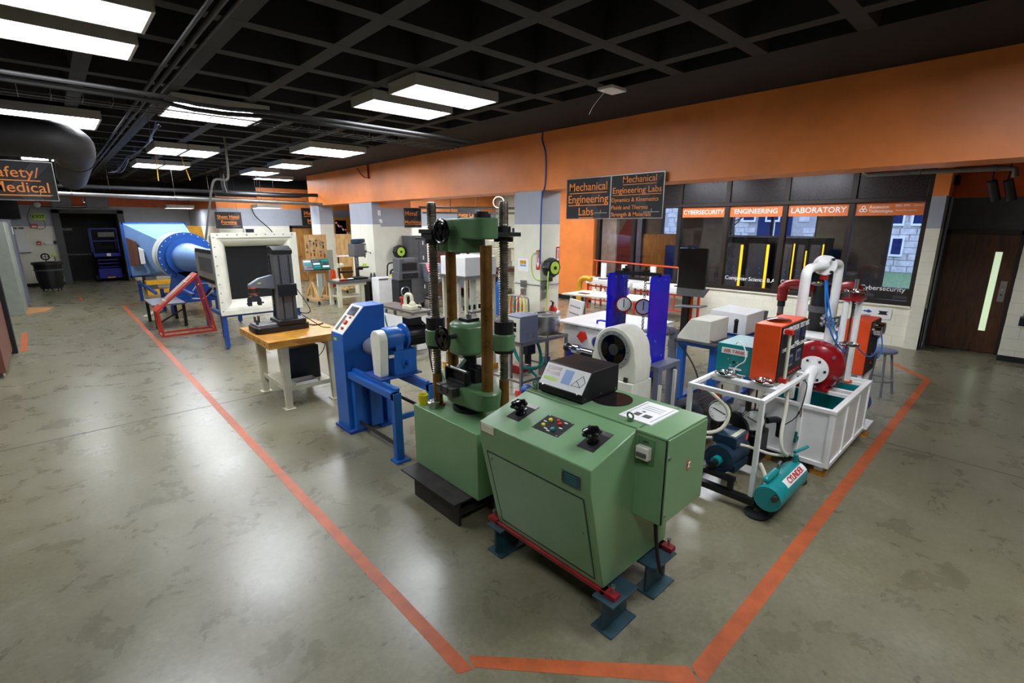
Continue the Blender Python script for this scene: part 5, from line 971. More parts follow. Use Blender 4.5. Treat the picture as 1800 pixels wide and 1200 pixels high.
part('head', MB().box(6.28,13.3,1.36,6.62,13.72,1.74), 'dark_cabinet', t, bev=.03); part('belt_cover', MB().prism(hull(circ(6.38,13.4,.13)+circ(6.66,13.66,.13)),'Z',1.74,1.86), 'navy_metal', t, bev=.02); part('motor', rod((6.72,13.72,1.4),(6.72,13.72,1.72),.09,20), 'black_metal', t); part('spindle', rod((6.37,13.38,1.15),(6.37,13.38,1.42),.03,14).cyl((6.37,13.38,1.05),(6.37,13.38,1.15),.022,n=12), 'steel', t)
part('table', MB().cyl((6.55,13.4,1.04),(6.55,13.4,1.075),.17,n=28).box(6.44,13.4,.98,6.56,13.6,1.04), 'black_metal', t)
fh = part('feed_hub', rod((6.62,13.45,1.5),(6.72,13.45,1.5),.035,14), 'dark_steel', t)
for a in (70, 190, 310): part('feed_lever', MB().cyl((6.72,13.45,1.5),(6.74,13.45+.22*math.cos(R(a)),1.5+.22*math.sin(R(a))),.009,n=8).sph((6.74,13.45+.22*math.cos(R(a)),1.5+.22*math.sin(R(a))),.022,10,6), 'black_gloss', fh)
part('warning_tag', MB().box(6.5,13.29,1.08,6.62,13.3,1.16), 'lime', t)
t = thing('arbor_stand', 'small lab stand with white clamp left of the drill press', 'stand', (5.86,13.45,.72)); part('post', rod((5.86,13.45,.72),(5.86,13.45,1.42),.022,12), 'black_metal', t); part('arm', MB().box(5.84,13.42,1.38,6.16,13.48,1.42), 'white_plastic', t); part('clamp', MB().sph((5.92,13.42,1.14),.07).box(5.8,13.4,1.08,5.88,13.46,1.2), 'cream_metal', t); part('tray', MB().box(5.85,13.3,.93,6.2,13.5,.98), 'black_metal', t); part('base', MB().box(5.7,13.3,.72,6.0,13.6,.76), 'cream_metal', t)
t = thing('grey_locker', 'light grey locker standing behind the drill bench', 'cabinet', (6.0,14.9,0)); part('carcass', MB().box(5.95,14.95,0,6.35,15.3,1.5), 'cabinet_grey', t); part('door_gap', MB().box(6.145,14.945,.05,6.15,14.95,1.45), 'dark_cabinet', t)
t = thing('bench_vise', 'red and black vise at the left end of the drill bench', 'vise', (5.85,13.2,.72)); part('jaw', MB().box(5.74,13.14,.72,5.95,13.24,.77), 'red_gloss', t, bev=.008); part('screw', rod((5.95,13.19,.745),(6.12,13.19,.745),.02,12), 'black_metal', t)
t = thing('parts_tray', 'dark tray of bits on the drill bench', 'tray', (6.1,13.3,.72)); part('tray', MB().box(6.02,13.26,.72,6.22,13.45,.75), 'black_metal', t); part('bit', rod((6.05,13.3,.76),(6.2,13.33,.76),.012,8), 'steel', t); part('bit', rod((6.05,13.38,.76),(6.2,13.40,.76),.012,8), 'steel', t)
for x, l in ((6.80,'left dark jar at the right end of the drill bench'),(6.90,'right dark jar at the right end of the drill bench')): solo('jar', MB().lathe((x,13.4,.72),(0,0,1),[(.035,0),(.035,.1),(.02,.13),(.02,.16),(.005,.16)],14), 'dark_steel', l, 'jar', (x,13.4,.72), 'jars on the drill bench')
# ------------------------------------------------------------------ hose reel on the far wall
def reel(label, c, axis, r, hose, gap=.015):
    c = Vector(c); ax_ = Vector(axis); t = thing('hose_reel', label, 'hose reel', c)
    part('drum', MB().lathe(c, ax_, [(r*.5,0),(r*.95,.02),(r,.05),(r,.15),(r*.93,.19),(r*.6,.20)], 8), 'black_plastic', t, bev=.01); part('disc', MB().cyl(c+ax_*.19, c+ax_*.21, r*.62, n=28), 'lime', t); part('hub', MB().cyl(c+ax_*.21, c+ax_*.225, r*.17, n=12), 'black_plastic', t); part('hose', MB().tube(hose,.013,8,2), 'lime', t); part('wall_plate', MB().cyl(c-ax_*gap, c, r*.4, n=16), 'dark_steel', t); return t
reel('black and lime hose reel on the far cream wall', (7.84,13.60,1.45), (0,-1,0), .21, [(7.86,13.42,1.32),(7.86,13.4,1.2),(7.78,13.42,1.08),(7.68,13.45,1.06),(7.62,13.5,1.15)], .12)
# ------------------------------------------------------------------ cabinets and machines under the reel
t = thing('filing_cabinet', 'tall dark grey filing cabinet below the Metal Machining sign', 'cabinet', (8.3,13.3,0)); part('carcass', MB().box(8.05,13.12,0,8.6,13.68,1.92), 'dark_cabinet', t)
for k in range(4): d_ = part('drawer', MB().box(8.30,13.10,.1+.45*k,8.585,13.12,.52+.45*k), 'dark_cabinet', t); part('label_slip', MB().box(8.42,13.095,.3+.45*k,8.46,13.10,.42+.45*k), 'paper', d_)
t = thing('white_cabinet', 'white box cabinet with red filter panel at its side', 'cabinet', (7.0,12.8,0)); part('carcass', MB().box(6.6,12.6,.02,7.22,13.0,.79), 'white_paint', t, bev=.006); part('top_handle', MB().box(6.62,12.59,.74,6.9,12.6,.77), 'dark_cabinet', t); part('filter_frame', MB().box(7.24,12.55,.05,7.58,12.75,.78), 'ivory', t); part('filter_panel', MB().box(7.27,12.54,.08,7.54,12.55,.74), 'base_red', t)
for k in range(5): part('filter_slat', MB().box(7.29+.05*k,12.53,.1,7.305+.05*k,12.54,.72), 'red_paint', t)
t = thing('tool_chest', 'dark brown steel tool chest with latch', 'tool chest', (7.0,11.6,.8)); part('upper_box', MB().box(6.66,11.5,1.02,7.24,11.85,1.38), 'dark_cabinet', t, bev=.008); part('lower_box', MB().box(6.62,11.48,.82,7.28,11.87,1.02), 'dark_cabinet', t, bev=.008); part('upper_drawer', MB().box(6.74,11.485,1.06,7.18,11.5,1.26), 'black_metal', t); part('lower_drawer', MB().box(6.72,11.465,.85,7.2,11.48,.99), 'black_metal', t); part('lock', rod((6.96,11.5,1.33),(6.96,11.48,1.33),.015,10), 'chrome', t); part('lock', rod((6.98,11.48,.94),(6.98,11.46,.94),.015,10), 'chrome', t); part('lid_handle', MB().box(6.8,11.485,1.30,7.12,11.495,1.36), 'grey_machine', t)
t = thing('chest_stand', 'dark grey cabinet stand under the tool chest', 'cabinet', (7.05,11.7,0)); part('carcass', MB().box(7.0,11.5,.15,7.4,11.9,.82), 'dark_cabinet', t); part('open_bay', MB().box(6.62,11.52,.15,7.0,11.9,.82), 'rubber', t); part('fan_wheel', MB().tor((6.8,11.50,.5),(0,1,0),.13,.02,20,6), 'steel', t); parts('leg', [(6.66,11.55,0,6.7,11.6,.15), (7.34,11.55,0,7.38,11.6,.15), (7.34,11.8,0,7.38,11.85,.15)], 'black_metal', t)
t = thing('wheeled_frame', 'black wheeled tubular frame beside the tool chest', 'hand truck', (7.45,13.1,0)); part('frame', MB().tube([(7.2,13.2,.05),(7.22,13.2,1.05),(7.3,13.2,1.15),(7.5,13.2,1.15),(7.55,13.2,1.05),(7.56,13.2,.05)],.022,8,1), 'black_metal', t); part('wheel', MB().tor((7.2,13.15,.14),(1,0,0),.11,.03,18,8).cyl((7.18,13.15,.14),(7.22,13.15,.14),.05,n=12), 'rubber', t); part('wheel', MB().tor((7.57,13.15,.14),(1,0,0),.11,.03,18,8).cyl((7.55,13.15,.14),(7.59,13.15,.14),.05,n=12), 'rubber', t); part('coil', MB().tor((7.4,13.15,.85),(0,1,0),.1,.03,18,8), 'rubber', t)
solo('yellow_strap', MB().tube([(7.0,12.7,.80),(7.12,12.75,.86),(7.22,12.7,.84),(7.3,12.72,.80),(7.18,12.78,.81)],.022,8,2), 'yellow_plastic', 'yellow strap lying on the white cabinet', 'strap', (7.1,12.7,.79))
t = thing('welder', 'grey welding machine with red front on a cart', 'welder', (7.75,11.5,.72)); part('case', MB().prism([(11.3,.74),(11.75,.74),(11.75,1.22),(11.42,1.22),(11.3,1.02)],'X',7.4,7.9), 'grey_machine', t, bev=.008); part('red_panel', MB().prism([(11.285,.98),(11.41,1.22),(11.40,1.235),(11.27,1.0)],'X',7.40,7.58), 'red_plastic', t)
for k in range(3): part('vent', MB().box(7.66,11.295,.80+.06*k,7.8,11.30,.83+.06*k), 'white_plastic', t)
t = thing('welder_cart', 'black open cart under the welding machine', 'cart', (7.65,11.5,0)); part('deck', MB().box(7.43,11.25,.70,7.95,11.8,.74), 'dark_cabinet', t); part('lower_deck', MB().box(7.48,11.3,.22,7.9,11.75,.26), 'dark_cabinet', t); legs(t,'black_metal',((7.48,11.3),(7.9,11.3),(7.48,11.75),(7.9,11.75)),.7,.08,False)
t = thing('wood_shelf', 'brown shelving with boxes behind the left screw', 'shelf', (9.0,12.6,0)); parts('side', [(8.75,12.3,0,8.8,12.9,1.75), (9.6,12.3,0,9.65,12.9,1.75)], 'brown_laminate', t)
for z in (.3,.75,1.15,1.45): part('board', MB().box(8.8,12.3,z,9.6,12.9,z+.03), 'brown_laminate', t)
part('back', MB().box(8.8,12.88,0,9.6,12.9,1.75), 'brown_laminate', t)
for x, z, w_, h_, m, l in ((8.85,.78,.4,.25,'cardboard','brown carton on the lower middle shelf'),(9.3,1.18,.25,.2,'paper','white carton on the upper shelf'),(8.9,.33,.5,.3,'lavender_grey','grey carton on the bottom shelf'),(8.9,1.48,.5,.24,'cardboard','brown carton on top of the shelf')): solo('carton', MB().box(x,12.34,z,x+w_,12.7,z+h_), m, l, 'box', (x+w_/2,12.5,z), 'cartons on the shelf')
# ------------------------------------------------------------------ table with the pump
t = thing('pump_table', 'grey steel table with white panels carrying a small pump', 'table', (4.6,7.8,0)); part('top', MB().box(4.38,7.22,.75,4.78,8.5,.79), 'stainless_dull', t)
legs(t,'stainless_dull',((4.42,7.26),(4.74,7.26),(4.42,8.45),(4.74,8.45)),.75,.045,False); part('side_panel', MB().box(4.37,7.36,.12,4.385,8.3,.66), 'white_paint', t); part('end_panel', MB().box(4.46,7.235,.1,4.71,7.25,.70), 'white_paint', t); part('lower_rail', MB().box(4.40,7.24,.08,4.76,7.28,.12), 'stainless_dull', t)
t = thing('table_pump', 'small cream pump with curved pipe on the grey table', 'pump', (4.58,7.55,.79)); part('body', MB().box(4.46,7.42,.79,4.7,7.7,.86).sph((4.56,7.5,.88),.06), 'cream_metal', t, bev=.008); part('curved_pipe', MB().tube([(4.52,7.68,.84),(4.52,7.68,1.0),(4.55,7.63,1.06),(4.58,7.55,1.04),(4.58,7.54,.88)],.032,10,2), 'cream_metal', t); part('valve', MB().cyl((4.47,7.72,.84),(4.47,7.72,.96),.015,n=8).sph((4.47,7.72,.98),.03), 'red_plastic', t); part('brass_tap', MB().cyl((4.62,7.40,.84),(4.62,7.32,.84),.016,n=8), 'black_metal', t)
t = thing('white_tote', 'white plastic tote under the grey table', 'box', (4.62,7.95,0)); part('tub', MB().box(4.46,7.6,.0,4.7,8.2,.5), 'white_plastic', t, bev=.02); part('lid', MB().box(4.44,7.58,.5,4.72,8.22,.55), 'white_plastic', t)
pipe('green_hose', [(4.42,8.2,.72),(4.36,8.15,.5),(4.42,8.0,.2),(4.6,7.9,.03)], .025, 'teal_dark', 'dark green hose hanging under the grey table', 'hose', 8, 2)
# ------------------------------------------------------------------ white machine on tall frame behind the press
t = thing('white_box_machine', 'white enclosure on a tall grey frame behind the press', 'machine', (4.67,6.0,0)); part('enclosure', MB().box(4.38,5.70,1.52,4.98,6.32,1.80), 'white_paint', t, bev=.008); part('tray', MB().box(4.36,5.68,1.48,5.0,6.34,1.52), 'stainless_dull', t)
for x, y in ((4.41,5.73),(4.95,5.73),(4.41,6.29),(4.95,6.29)):
    l = part('leg', MB().box(x-.022,y-.022,.1,x+.022,y+.022,1.48), 'cream_metal', t); part('caster_block', MB().box(x-.05,y-.04,0,x+.05,y+.04,.1), 'bench_wood', l)
parts('mid_rail', [(4.39,5.72,.95,4.97,5.74,.98), (4.39,6.28,.95,4.97,6.30,.98)], 'stainless_dull', t)
for x, y, r in ((4.55,6.1,.035),(4.72,5.95,.05),(4.85,6.12,.03)): part('clear_column', rod((x,y,.3),(x,y,1.48),r,16), 'ivory', t)
part('lower_deck', MB().box(4.4,5.72,.24,4.96,6.3,.27), 'stainless_dull', t); part('dark_box', MB().box(4.5,5.8,.27,4.75,6.1,.75), 'dark_cabinet', t)
for k in range(4): part('fitting', MB().cyl((4.5+.1*k,5.9,.98),(4.5+.1*k,5.9,1.05),.02,n=10), 'black_metal', t)
solo('red_tool_box', MB().prism([(5.0,.0),(5.28,.0),(5.26,.12),(5.02,.12)],'Y',5.22,5.42), 'red_gloss', 'red metal box on the floor behind the press column', 'box', (5.14,5.3,0), bev=.01)
# gas cylinder, mill and rack far behind the right screw
t = thing('gas_cylinder', 'tall blue gas cylinder behind the right screw column', 'gas cylinder', (8.25,9.3,0)); part('bottle', MB().lathe((8.25,9.3,0),(0,0,1),[(.11,0),(.115,.02),(.115,.70),(.09,.82),(.04,.9),(.03,.95)],24), 'blue_paint', t); part('valve', MB().cyl((8.25,9.3,.95),(8.25,9.3,1.12),.015,n=10).cyl((8.2,9.3,1.05),(8.3,9.3,1.05),.02,n=10), 'oily_bronze', t)
t = thing('milling_machine', 'cream vertical milling machine in the workshop behind the press', 'machine', (11.2,12.4,0)); part('column', MB().box(10.9,12.2,0,11.4,12.9,1.5), 'cream_metal', t, bev=.03); part('ram', MB().box(10.9,11.6,1.5,11.35,12.9,1.75), 'cream_metal', t, bev=.03); part('head', MB().cyl((11.1,11.7,1.1),(11.1,11.7,1.9),.17,n=20), 'cream_metal', t); part('motor', rod((11.1,11.7,1.9),(11.1,11.7,2.15),.14,20), 'black_metal', t); part('quill', rod((11.1,11.7,.95),(11.1,11.7,1.1),.05,14), 'steel', t); part('table', MB().box(10.4,11.4,.8,11.9,11.9,.92), 'dark_steel', t); part('knee', MB().box(10.95,11.5,.2,11.35,12.2,.8), 'cream_metal', t)
t = thing('bar_rack', 'black horizontal bar stock rack in the workshop', 'rack', (10.2,10.6,0)); parts('post', [(10.0,10.4,0,10.05,10.45,1.5), (10.5,10.4,0,10.55,10.45,1.5)], 'black_metal', t)
for k in range(9): part('bar', MB().bar((9.9,10.42,.55+.1*k),(10.65,10.42,.55+.1*k),.03), 'black_metal', t)
t = thing('workshop_bench', 'wooden workshop bench with cartons far behind the press', 'workbench', (10.0,12.0,0)); part('top', MB().box(9.72,11.7,.8,10.35,12.5,.86), 'brown_laminate', t); legs(t,'black_metal',((9.78,11.76),(10.29,11.76),(9.78,12.44),(10.29,12.44)),.8,.07,False)
mat('bright_pane', 'BFD0FF', .4, emit=1.1)  # pane itself glows in place of daylight coming through
t = thing('window_7', 'bluish bright workshop window behind the right screw', None, (14.45,15,1.2), kind='structure'); part('pane', MB().box(14.46,12.9,1.0,14.5,14.6,2.6), 'bright_pane', t); part('sash', MB().box(14.43,12.85,.95,14.47,12.9,2.65).box(14.43,14.6,.95,14.47,14.65,2.65).box(14.43,12.9,2.6,14.47,14.6,2.65).box(14.43,13.7,1.0,14.47,13.75,2.6), 'white_paint', t)
t = thing('workshop_pipes', 'run of pale pipes with a hanging hoop under the workshop ceiling', 'pipe', (9.5,10,2.8)); part('pipe_run', MB().tube([(8.6,13.5,2.78),(12.5,11.6,2.78)],.04,8), 'stainless_dull', t); part('pipe_run', MB().tube([(8.6,13.3,2.62),(12.5,11.4,2.62)],.03,8), 'pipe_grey', t); part('hanger', rod((9.5,13.06,2.6),(9.5,13.06,3.97),.01,6), 'dark_steel', t); part('hanger', rod((11.5,12.08,2.6),(11.5,12.08,3.97),.01,6), 'dark_steel', t); part('hoop', MB().tor((9.9,11.2,2.9),(.7,.7,0),.16,.015,24,6), 'ivory', t); part('hoop_cord', MB().cyl((9.9,11.2,3.05),(9.9,11.2,3.97),.006,n=5), 'dark_steel', t)
# ------------------------------------------------------------------ compressor rig: white frame
t = thing('compressor_rig', 'white tubular frame rig with gauges, motor and hoses', 'test rig', (4.33,1.56,0))
X0, X1, Y0, Y1, ZT = 3.84, 4.86, 1.27, 1.86, .95
fr = part('top_frame', MB().box(X0-.018,Y0-.018,ZT-.036,X1+.018,Y0+.018,ZT).box(X0-.018,Y1-.018,ZT-.036,X1+.018,Y1+.018,ZT).box(X0-.018,Y0+.018,ZT-.036,X0+.018,Y1-.018,ZT).box(X1-.018,Y0+.018,ZT-.036,X1+.018,Y1-.018,ZT).box(4.18,Y0+.025,ZT-.045,4.26,Y1-.025,ZT-.001), 'white_paint', t, bev=.004)
for x in (X0,X1):
    for y in (Y0,Y1): part('leg', MB().box(x-.018,y-.018,.12,x+.018,y+.018,ZT-.036), 'white_paint', t, bev=.003)
part('base_frame', MB().box(3.78,1.22,.07,3.84,1.95,.12).box(4.84,1.22,.07,4.90,1.95,.12).box(3.84,1.22,.07,4.84,1.27,.12).box(3.84,1.86,.07,4.84,1.91,.12), 'black_metal', t)
for x, y in ((3.81,1.2),(4.62,1.17),(3.81,1.95),(4.87,1.92)): part('rubber_foot', MB().lathe((x,y,0),(0,0,1),[(.09,0),(.095,.012),(.085,.03),(.03,.04),(.02,.07)],24), 'rubber', t)
mb_ = part('motor_cradle', MB().box(3.79,1.40,.20,3.84,1.80,.24).box(3.795,1.41,.12,3.835,1.45,.20).box(3.795,1.74,.12,3.835,1.78,.20), 'black_metal', t)
mo = part('motor', MB().cyl((3.90,1.57,.33),(4.25,1.57,.33),.112,n=28).box(3.92,1.45,.22,4.2,1.69,.28), 'navy_metal', t); part('motor_shroud', MB().ring((3.86,1.57,.33),(1,0,0),.122,.085,.04,28), 'navy_metal', mo); part('motor_face', rod((3.87,1.57,.33),(3.90,1.57,.33),.115,28), 'navy_metal', mo)
part('coupling', MB().cyl((3.80,1.57,.325),(3.87,1.57,.325),.04,n=20), 'teal_paint', mo); part('shaft_cap', MB().cyl((3.74,1.57,.32),(3.80,1.57,.32),.028,n=16), 'black_metal', mo)
part('terminal_box', MB().box(3.95,1.47,.43,4.2,1.67,.52), 'navy_metal', mo, bev=.006); part('box_lid', MB().box(3.97,1.49,.52,4.18,1.53,.524), 'cream_metal', mo); part('rating_plate', MB().box(4.14,1.468,.45,4.19,1.47,.51), 'orange_red', mo)
part('belt_guard', MB().ring((4.28,1.68,.45),(1,0,0),.17,.06,.05,28), 'black_metal', t)
cp = part('compressor', MB().box(4.35,1.45,.12,4.65,1.75,.42).box(4.40,1.50,.42,4.60,1.70,.58), 'black_metal', t, bev=.015)
for k in range(6): part('cooling_fin', MB().box(4.38,1.48,.43+.025*k,4.62,1.72,.438+.025*k), 'black_metal', cp)
part('black_elbow', MB().tube([(4.55,1.45,.52),(4.66,1.40,.52),(4.70,1.38,.48),(4.70,1.38,.34)],.03,10,2), 'rubber', t)
for (x,y,z,r,l) in ((4.10,1.70,.66,.098,0),(4.36,1.50,.56,.098,1)):
    c_ = Vector((x,y,z)); ax_ = Vector((-.86,-.5,.1)).normalized()
    g = part('pressure_gauge', MB().cyl(c_, c_-ax_*.05, r, n=28), 'black_metal', t); part('bezel', MB().tor(c_+ax_*.002, ax_, r*.98, .006, 28, 6), 'dark_steel', g); part('dial', MB().cyl(c_, c_+ax_*.003, r*.92, n=28), 'white_plastic', g)
    sx = ax_.cross(Vector((0,0,1))).normalized(); sz = sx.cross(ax_)
    part('needle', MB().bar(c_+ax_*.005-sx*(r*.5)-sz*(r*.25), c_+ax_*.005+sx*(r*.55)+sz*(r*.3), .008, .002, ax_), 'sign_black', g)
    for k in range(9): a = R(-40+32.5*k); part('tick', MB().sph(c_+ax_*.004+sx*(r*.75*math.cos(a))+sz*(r*.75*math.sin(a)), .004, 6, 4), 'sign_black', g)
    part('gauge_stem', MB().cyl(c_+Vector((0,0,r)), (x,y,ZT-.04), .008, n=8).cyl(c_-Vector((0,0,r)), (x,y,z-r-.12), .006, n=8), 'dark_steel', g)
for pts, r in (([(4.0,1.84,.9),(4.02,1.72,.82),(4.06,1.58,.70),(3.98,1.62,.52),(3.86,1.8,.50),(3.74,1.95,.52)],.016), ([(4.55,1.33,.92),(4.50,1.30,.86),(4.46,1.28,.7),(4.34,1.26,.5),(4.30,1.22,.38),(4.38,1.20,.32)],.016), ([(4.0,1.55,.45),(4.1,1.4,.42),(4.25,1.3,.34),(4.36,1.22,.32)],.014), ([(3.86,1.24,.42),(3.84,1.18,.34),(3.78,1.15,.27)],.015), ([(4.0,1.7,.44),(3.75,2.0,.42),(3.6,2.2,.42)],.014)):
    part('hose', MB().tube(pts,r,8,2), 'clear_hose', t)
part('lead', MB().tube([(4.28,1.55,.9),(4.24,1.52,.8),(4.2,1.5,.78)],.006,6,1), 'rubber', t); part('connector', rod((4.2,1.5,.70),(4.2,1.5,.78),.025,12), 'black_plastic', t)
part('side_bracket', MB().box(4.84,1.27,.55,4.98,1.29,.58).box(4.84,1.255,.53,4.88,1.265,.62), 'stainless_dull', t); part('green_valve', MB().box(4.76,1.25,.30,4.84,1.27,.34).cyl((4.78,1.26,.34),(4.78,1.26,.40),.012,n=8), 'teal_dark', t)
part('sense_wire', MB().tube([(4.65,1.30,.93),(4.8,1.24,.9),(4.83,1.24,.8),(4.78,1.26,.55),(4.70,1.36,.45)],.005,6,2), 'rubber', t)
# receiver cylinder
t = thing('receiver_cylinder', 'teal pressure cylinder labelled CYLINDER at the foot of the white frame', 'tank', (4.05,1.12,.08))
part('barrel', MB().lathe((3.74,1.12,.20),(1,0,0),[(.02,0),(.10,.004),(.105,.02),(.105,.60),(.09,.66),(.05,.69),(.01,.70)],32), 'teal_paint', t)
part('label_plate', MB().loft([[(3.92,1.12-.106*math.sin(R(a)),.20+.106*math.cos(R(a))) for a in (20,32,44,56)],[(4.36,1.12-.106*math.sin(R(a)),.20+.106*math.cos(R(a))) for a in (20,32,44,56)]], caps=False).loft([[(3.92,1.12-.107*math.sin(R(a)),.20+.107*math.cos(R(a))) for a in (20,32,44,56)],[(4.36,1.12-.107*math.sin(R(a)),.20+.107*math.cos(R(a))) for a in (20,32,44,56)]], caps=False), 'white_plastic', t)
up_ = Vector((0,math.cos(R(38))*1.0,math.sin(R(38)))); n_ = Vector((0,-math.sin(R(38)),math.cos(R(38))))
text('CYLINDER', Vector((4.14,1.12,.20))+n_*.1085, .068, (1,0,0), up_, MATS['red_plastic'], t, align='CENTER', bold=.01)
part('small_vessel', MB().cyl((3.80,1.16,.33),(4.0,1.16,.33),.028,n=14).sph((3.80,1.16,.33),.028,12,6).sph((4.0,1.16,.33),.028,12,6), 'teal_paint', t); part('brass_cock', MB().cyl((4.06,1.16,.30),(4.06,1.16,.37),.012,n=8).bar((4.04,1.16,.37),(4.1,1.16,.38),.014), 'steel', t); part('inlet', rod((4.34,1.12,.29),(4.34,1.12,.37),.02,12), 'teal_paint', t); part('drain_fitting', rod((3.76,1.06,.24),(3.70,1.06,.24),.024,12), 'dark_steel', t); part('valve_handle', MB().cyl((4.36,1.14,.38),(4.56,1.10,.38),.014,n=10), 'teal_paint', t); parts('saddle', [(3.84,1.16,.08,3.88,1.25,.16), (4.28,1.16,.08,4.32,1.25,.16)], 'black_metal', t)
for i, (x, y) in enumerate(((4.215,1.73),(4.215,1.41))):
    t = thing('chrome_handwheel', ['shiny chrome valve handwheel on the white frame below the air tank', 'shiny chrome valve handwheel on the white frame below the orange box'][i], 'handwheel', (x,y,.95), 'chrome valve handwheels')
    part('rim', MB().tor((x,y,.985),(0,0,1),.078,.014,32,10), 'chrome', t); part('dish', MB().lathe((x,y,.965),(0,0,1),[(.03,0),(.072,.016),(.07,.02),(.02,.012),(.005,.012)],28), 'chrome', t); part('hub', MB().cyl((x,y,.95),(x,y,1.02),.017,n=14), 'chrome', t)
# AIR TANK box
t = thing('air_tank', 'teal box labelled AIR TANK standing on the white frame', 'tank', (4.5,1.72,.95)); part('box', MB().box(4.32,1.565,.95,4.78,1.87,1.225), 'teal_paint', t, bev=.005); part('label_plate', MB().box(4.316,1.60,1.135,4.32,1.83,1.19), 'white_plastic', t); text('AIR TANK', (4.315,1.715,1.162), .042, XN[0], XN[1], MATS['red_plastic'], t, align='CENTER', bold=.008)
for y, z, m in ((1.76,1.09,'steel'),(1.68,1.07,'steel'),(1.735,1.035,'steel'),(1.71,1.068,'black_plastic')): part('port', rod((4.32,y,z),(4.31,y,z),.011,12), m, t)
part('small_plate', MB().box(4.314,1.64,1.0,4.32,1.75,1.015), 'white_plastic', t); part('air_hose', MB().tube([(4.34,1.72,1.23),(4.32,1.68,1.27),(4.30,1.62,1.22),(4.30,1.60,1.10),(4.30,1.66,1.06),(4.29,1.70,1.0),(4.29,1.66,.965),(4.32,1.6,.96)],.005,6,2), 'white_plastic', t)
def orange_box(label, x0, x1, y0, y1, z0, z1, lines, stand=None):
    t = thing('instrument_box', label, 'control box', ((x0+x1)/2,(y0+y1)/2, 0 if stand else z0), 'orange instrument boxes')
    part('case', MB().box(x0,y0+.012,z0,x1,y1,z1), 'orange_red', t, bev=.005); fc = part('face_panel', MB().box(x0+.01,y0,z0+.01,x1-.01,y0+.012,z1-.01), 'sign_black', t)
    for s, u, v, sz in lines: text(s, (x0+(x1-x0)*u, y0, z0+(z1-z0)*v), sz, YN[0], YN[1], MATS['white_text'], fc, align='CENTER', bold=.012)
    return t, fc
t, fc = orange_box('orange instrument box with displays beside the air tank', 4.30, 4.93, 1.34, 1.56, .95, 1.45, [('COMPRESSOR TEST RIG', .55, .90, .062), ('SINGLE STAGE / TWO STAGE', .55, .56, .045), ('PRESSURE', .62, .62, .025)])
for x0, z0, w, h, m in ((4.62,1.28,.1,.1,'dark_cabinet'),(4.78,1.29,.08,.08,'screen_blue'),(4.52,1.06,.11,.10,'lavender_grey'),(4.72,1.08,.10,.10,'lavender_grey')): b = part('display', MB().box(x0,1.333,z0,x0+w,1.34,z0+h), m, fc); part('display_glass', MB().box(x0+.015,1.331,z0+.02,x0+w-.015,1.333,z0+h-.02), 'screen_blue', b)
for k in range(5): part('button', rod((4.58+.06*k,1.34,1.0),(4.58+.06*k,1.328,1.0),.009,12), 'red_plastic', fc)
lv = part('level_tube', rod((4.37,1.30,.99),(4.37,1.30,1.40),.014,12), 'clear_hose', t); part('tube_clamp', MB().box(4.345,1.28,1.38,4.40,1.34,1.42), 'red_plastic', lv); part('tube_clamp', MB().box(4.345,1.28,.96,4.40,1.34,1.0), 'red_plastic', lv)
solo('clear_lid', MB().lathe((4.55,1.46,1.45),(0,0,1),[(.10,0),(.10,.012),(.02,.03),(.005,.03)],24), 'clear_glass', 'clear plastic lid on top of the orange box', 'lid', (4.55,1.46,1.45))
# ------------------------------------------------------------------ white tank with pump and arch
t = thing('pump_rig', 'white water tank rig with red pump and tall white pipe arch', 'test rig', (5.5,1.3,0))
TX0, TX1, TY0, TY1 = 4.86, 6.15, 1.0, 1.60
part('tank_wall', MB().box(TX0,TY0,.13,TX1,TY0+.02,.62).box(TX0,TY1-.02,.13,TX1,TY1,.62).box(TX0,TY0+.02,.13,TX0+.02,TY1-.02,.62).box(TX1-.02,TY0+.02,.13,TX1,TY1-.02,.62).box(TX0,TY0,.11,TX1,TY1,.13), 'white_paint', t)
part('tank_lining', MB().box(TX0+.02,TY0+.02,.13,TX1-.02,TY0+.024,.60).box(TX0+.02,TY1-.024,.13,TX1-.02,TY1-.02,.60).box(TX0+.02,TY0+.024,.13,TX0+.024,TY1-.024,.60).box(TX1-.024,TY0+.024,.13,TX1-.02,TY1-.024,.60).box(TX0+.02,TY0+.02,.13,TX1-.02,TY1-.02,.136), 'teal_paint', t)
rm = part('rim', MB().box(TX0-.015,TY0-.015,.62,TX1+.015,TY0+.035,.655).box(TX0-.015,TY1-.035,.62,TX1+.015,TY1+.015,.655).box(TX0-.015,TY0+.035,.62,TX0+.035,TY1-.035,.655).box(TX1-.035,TY0+.035,.62,TX1+.015,TY1-.035,.655), 'white_paint', t, bev=.003)
for x in (5.43,5.58,5.98): part('cross_rail', MB().box(x,TY0+.035,.62,x+.05,TY1-.035,.65), 'white_paint', rm)
for x in (TX0-.008, 5.28, 5.72, TX1-.03): part('rib', MB().box(x,TY0-.012,.11,x+.035,TY0,.62), 'white_paint', t)
part('skirt', MB().box(TX0-.012,TY0-.015,.10,TX1+.012,TY0-.001,.14).box(TX0-.015,TY0,.10,TX0-.001,TY1,.14).box(TX0-.012,TY0,.14,TX0-.001,TY0+.035,.62), 'white_paint', t)
part('extension_plate', MB().box(TX1,TY0-.04,.10,6.47,TY0+.35,.12), 'white_paint', t); part('drive_motor', MB().lathe((6.19,1.14,.33),(1,0,0),[(.05,0),(.13,.01),(.14,.05),(.14,.22),(.10,.26)],26).box(6.24,1.05,.12,6.42,1.23,.2), 'stand_blue', t)
for x, y in ((4.93,1.07),(6.25,1.02),(4.93,1.53),(6.1,1.53)): part('foot', MB().box(x-.035,y-.035,.04,x+.035,y+.035,.10), 'white_paint', t); part('wood_block', MB().box(x-.06,y-.06,0,x+.06,y+.06,.045), 'bench_wood', t)
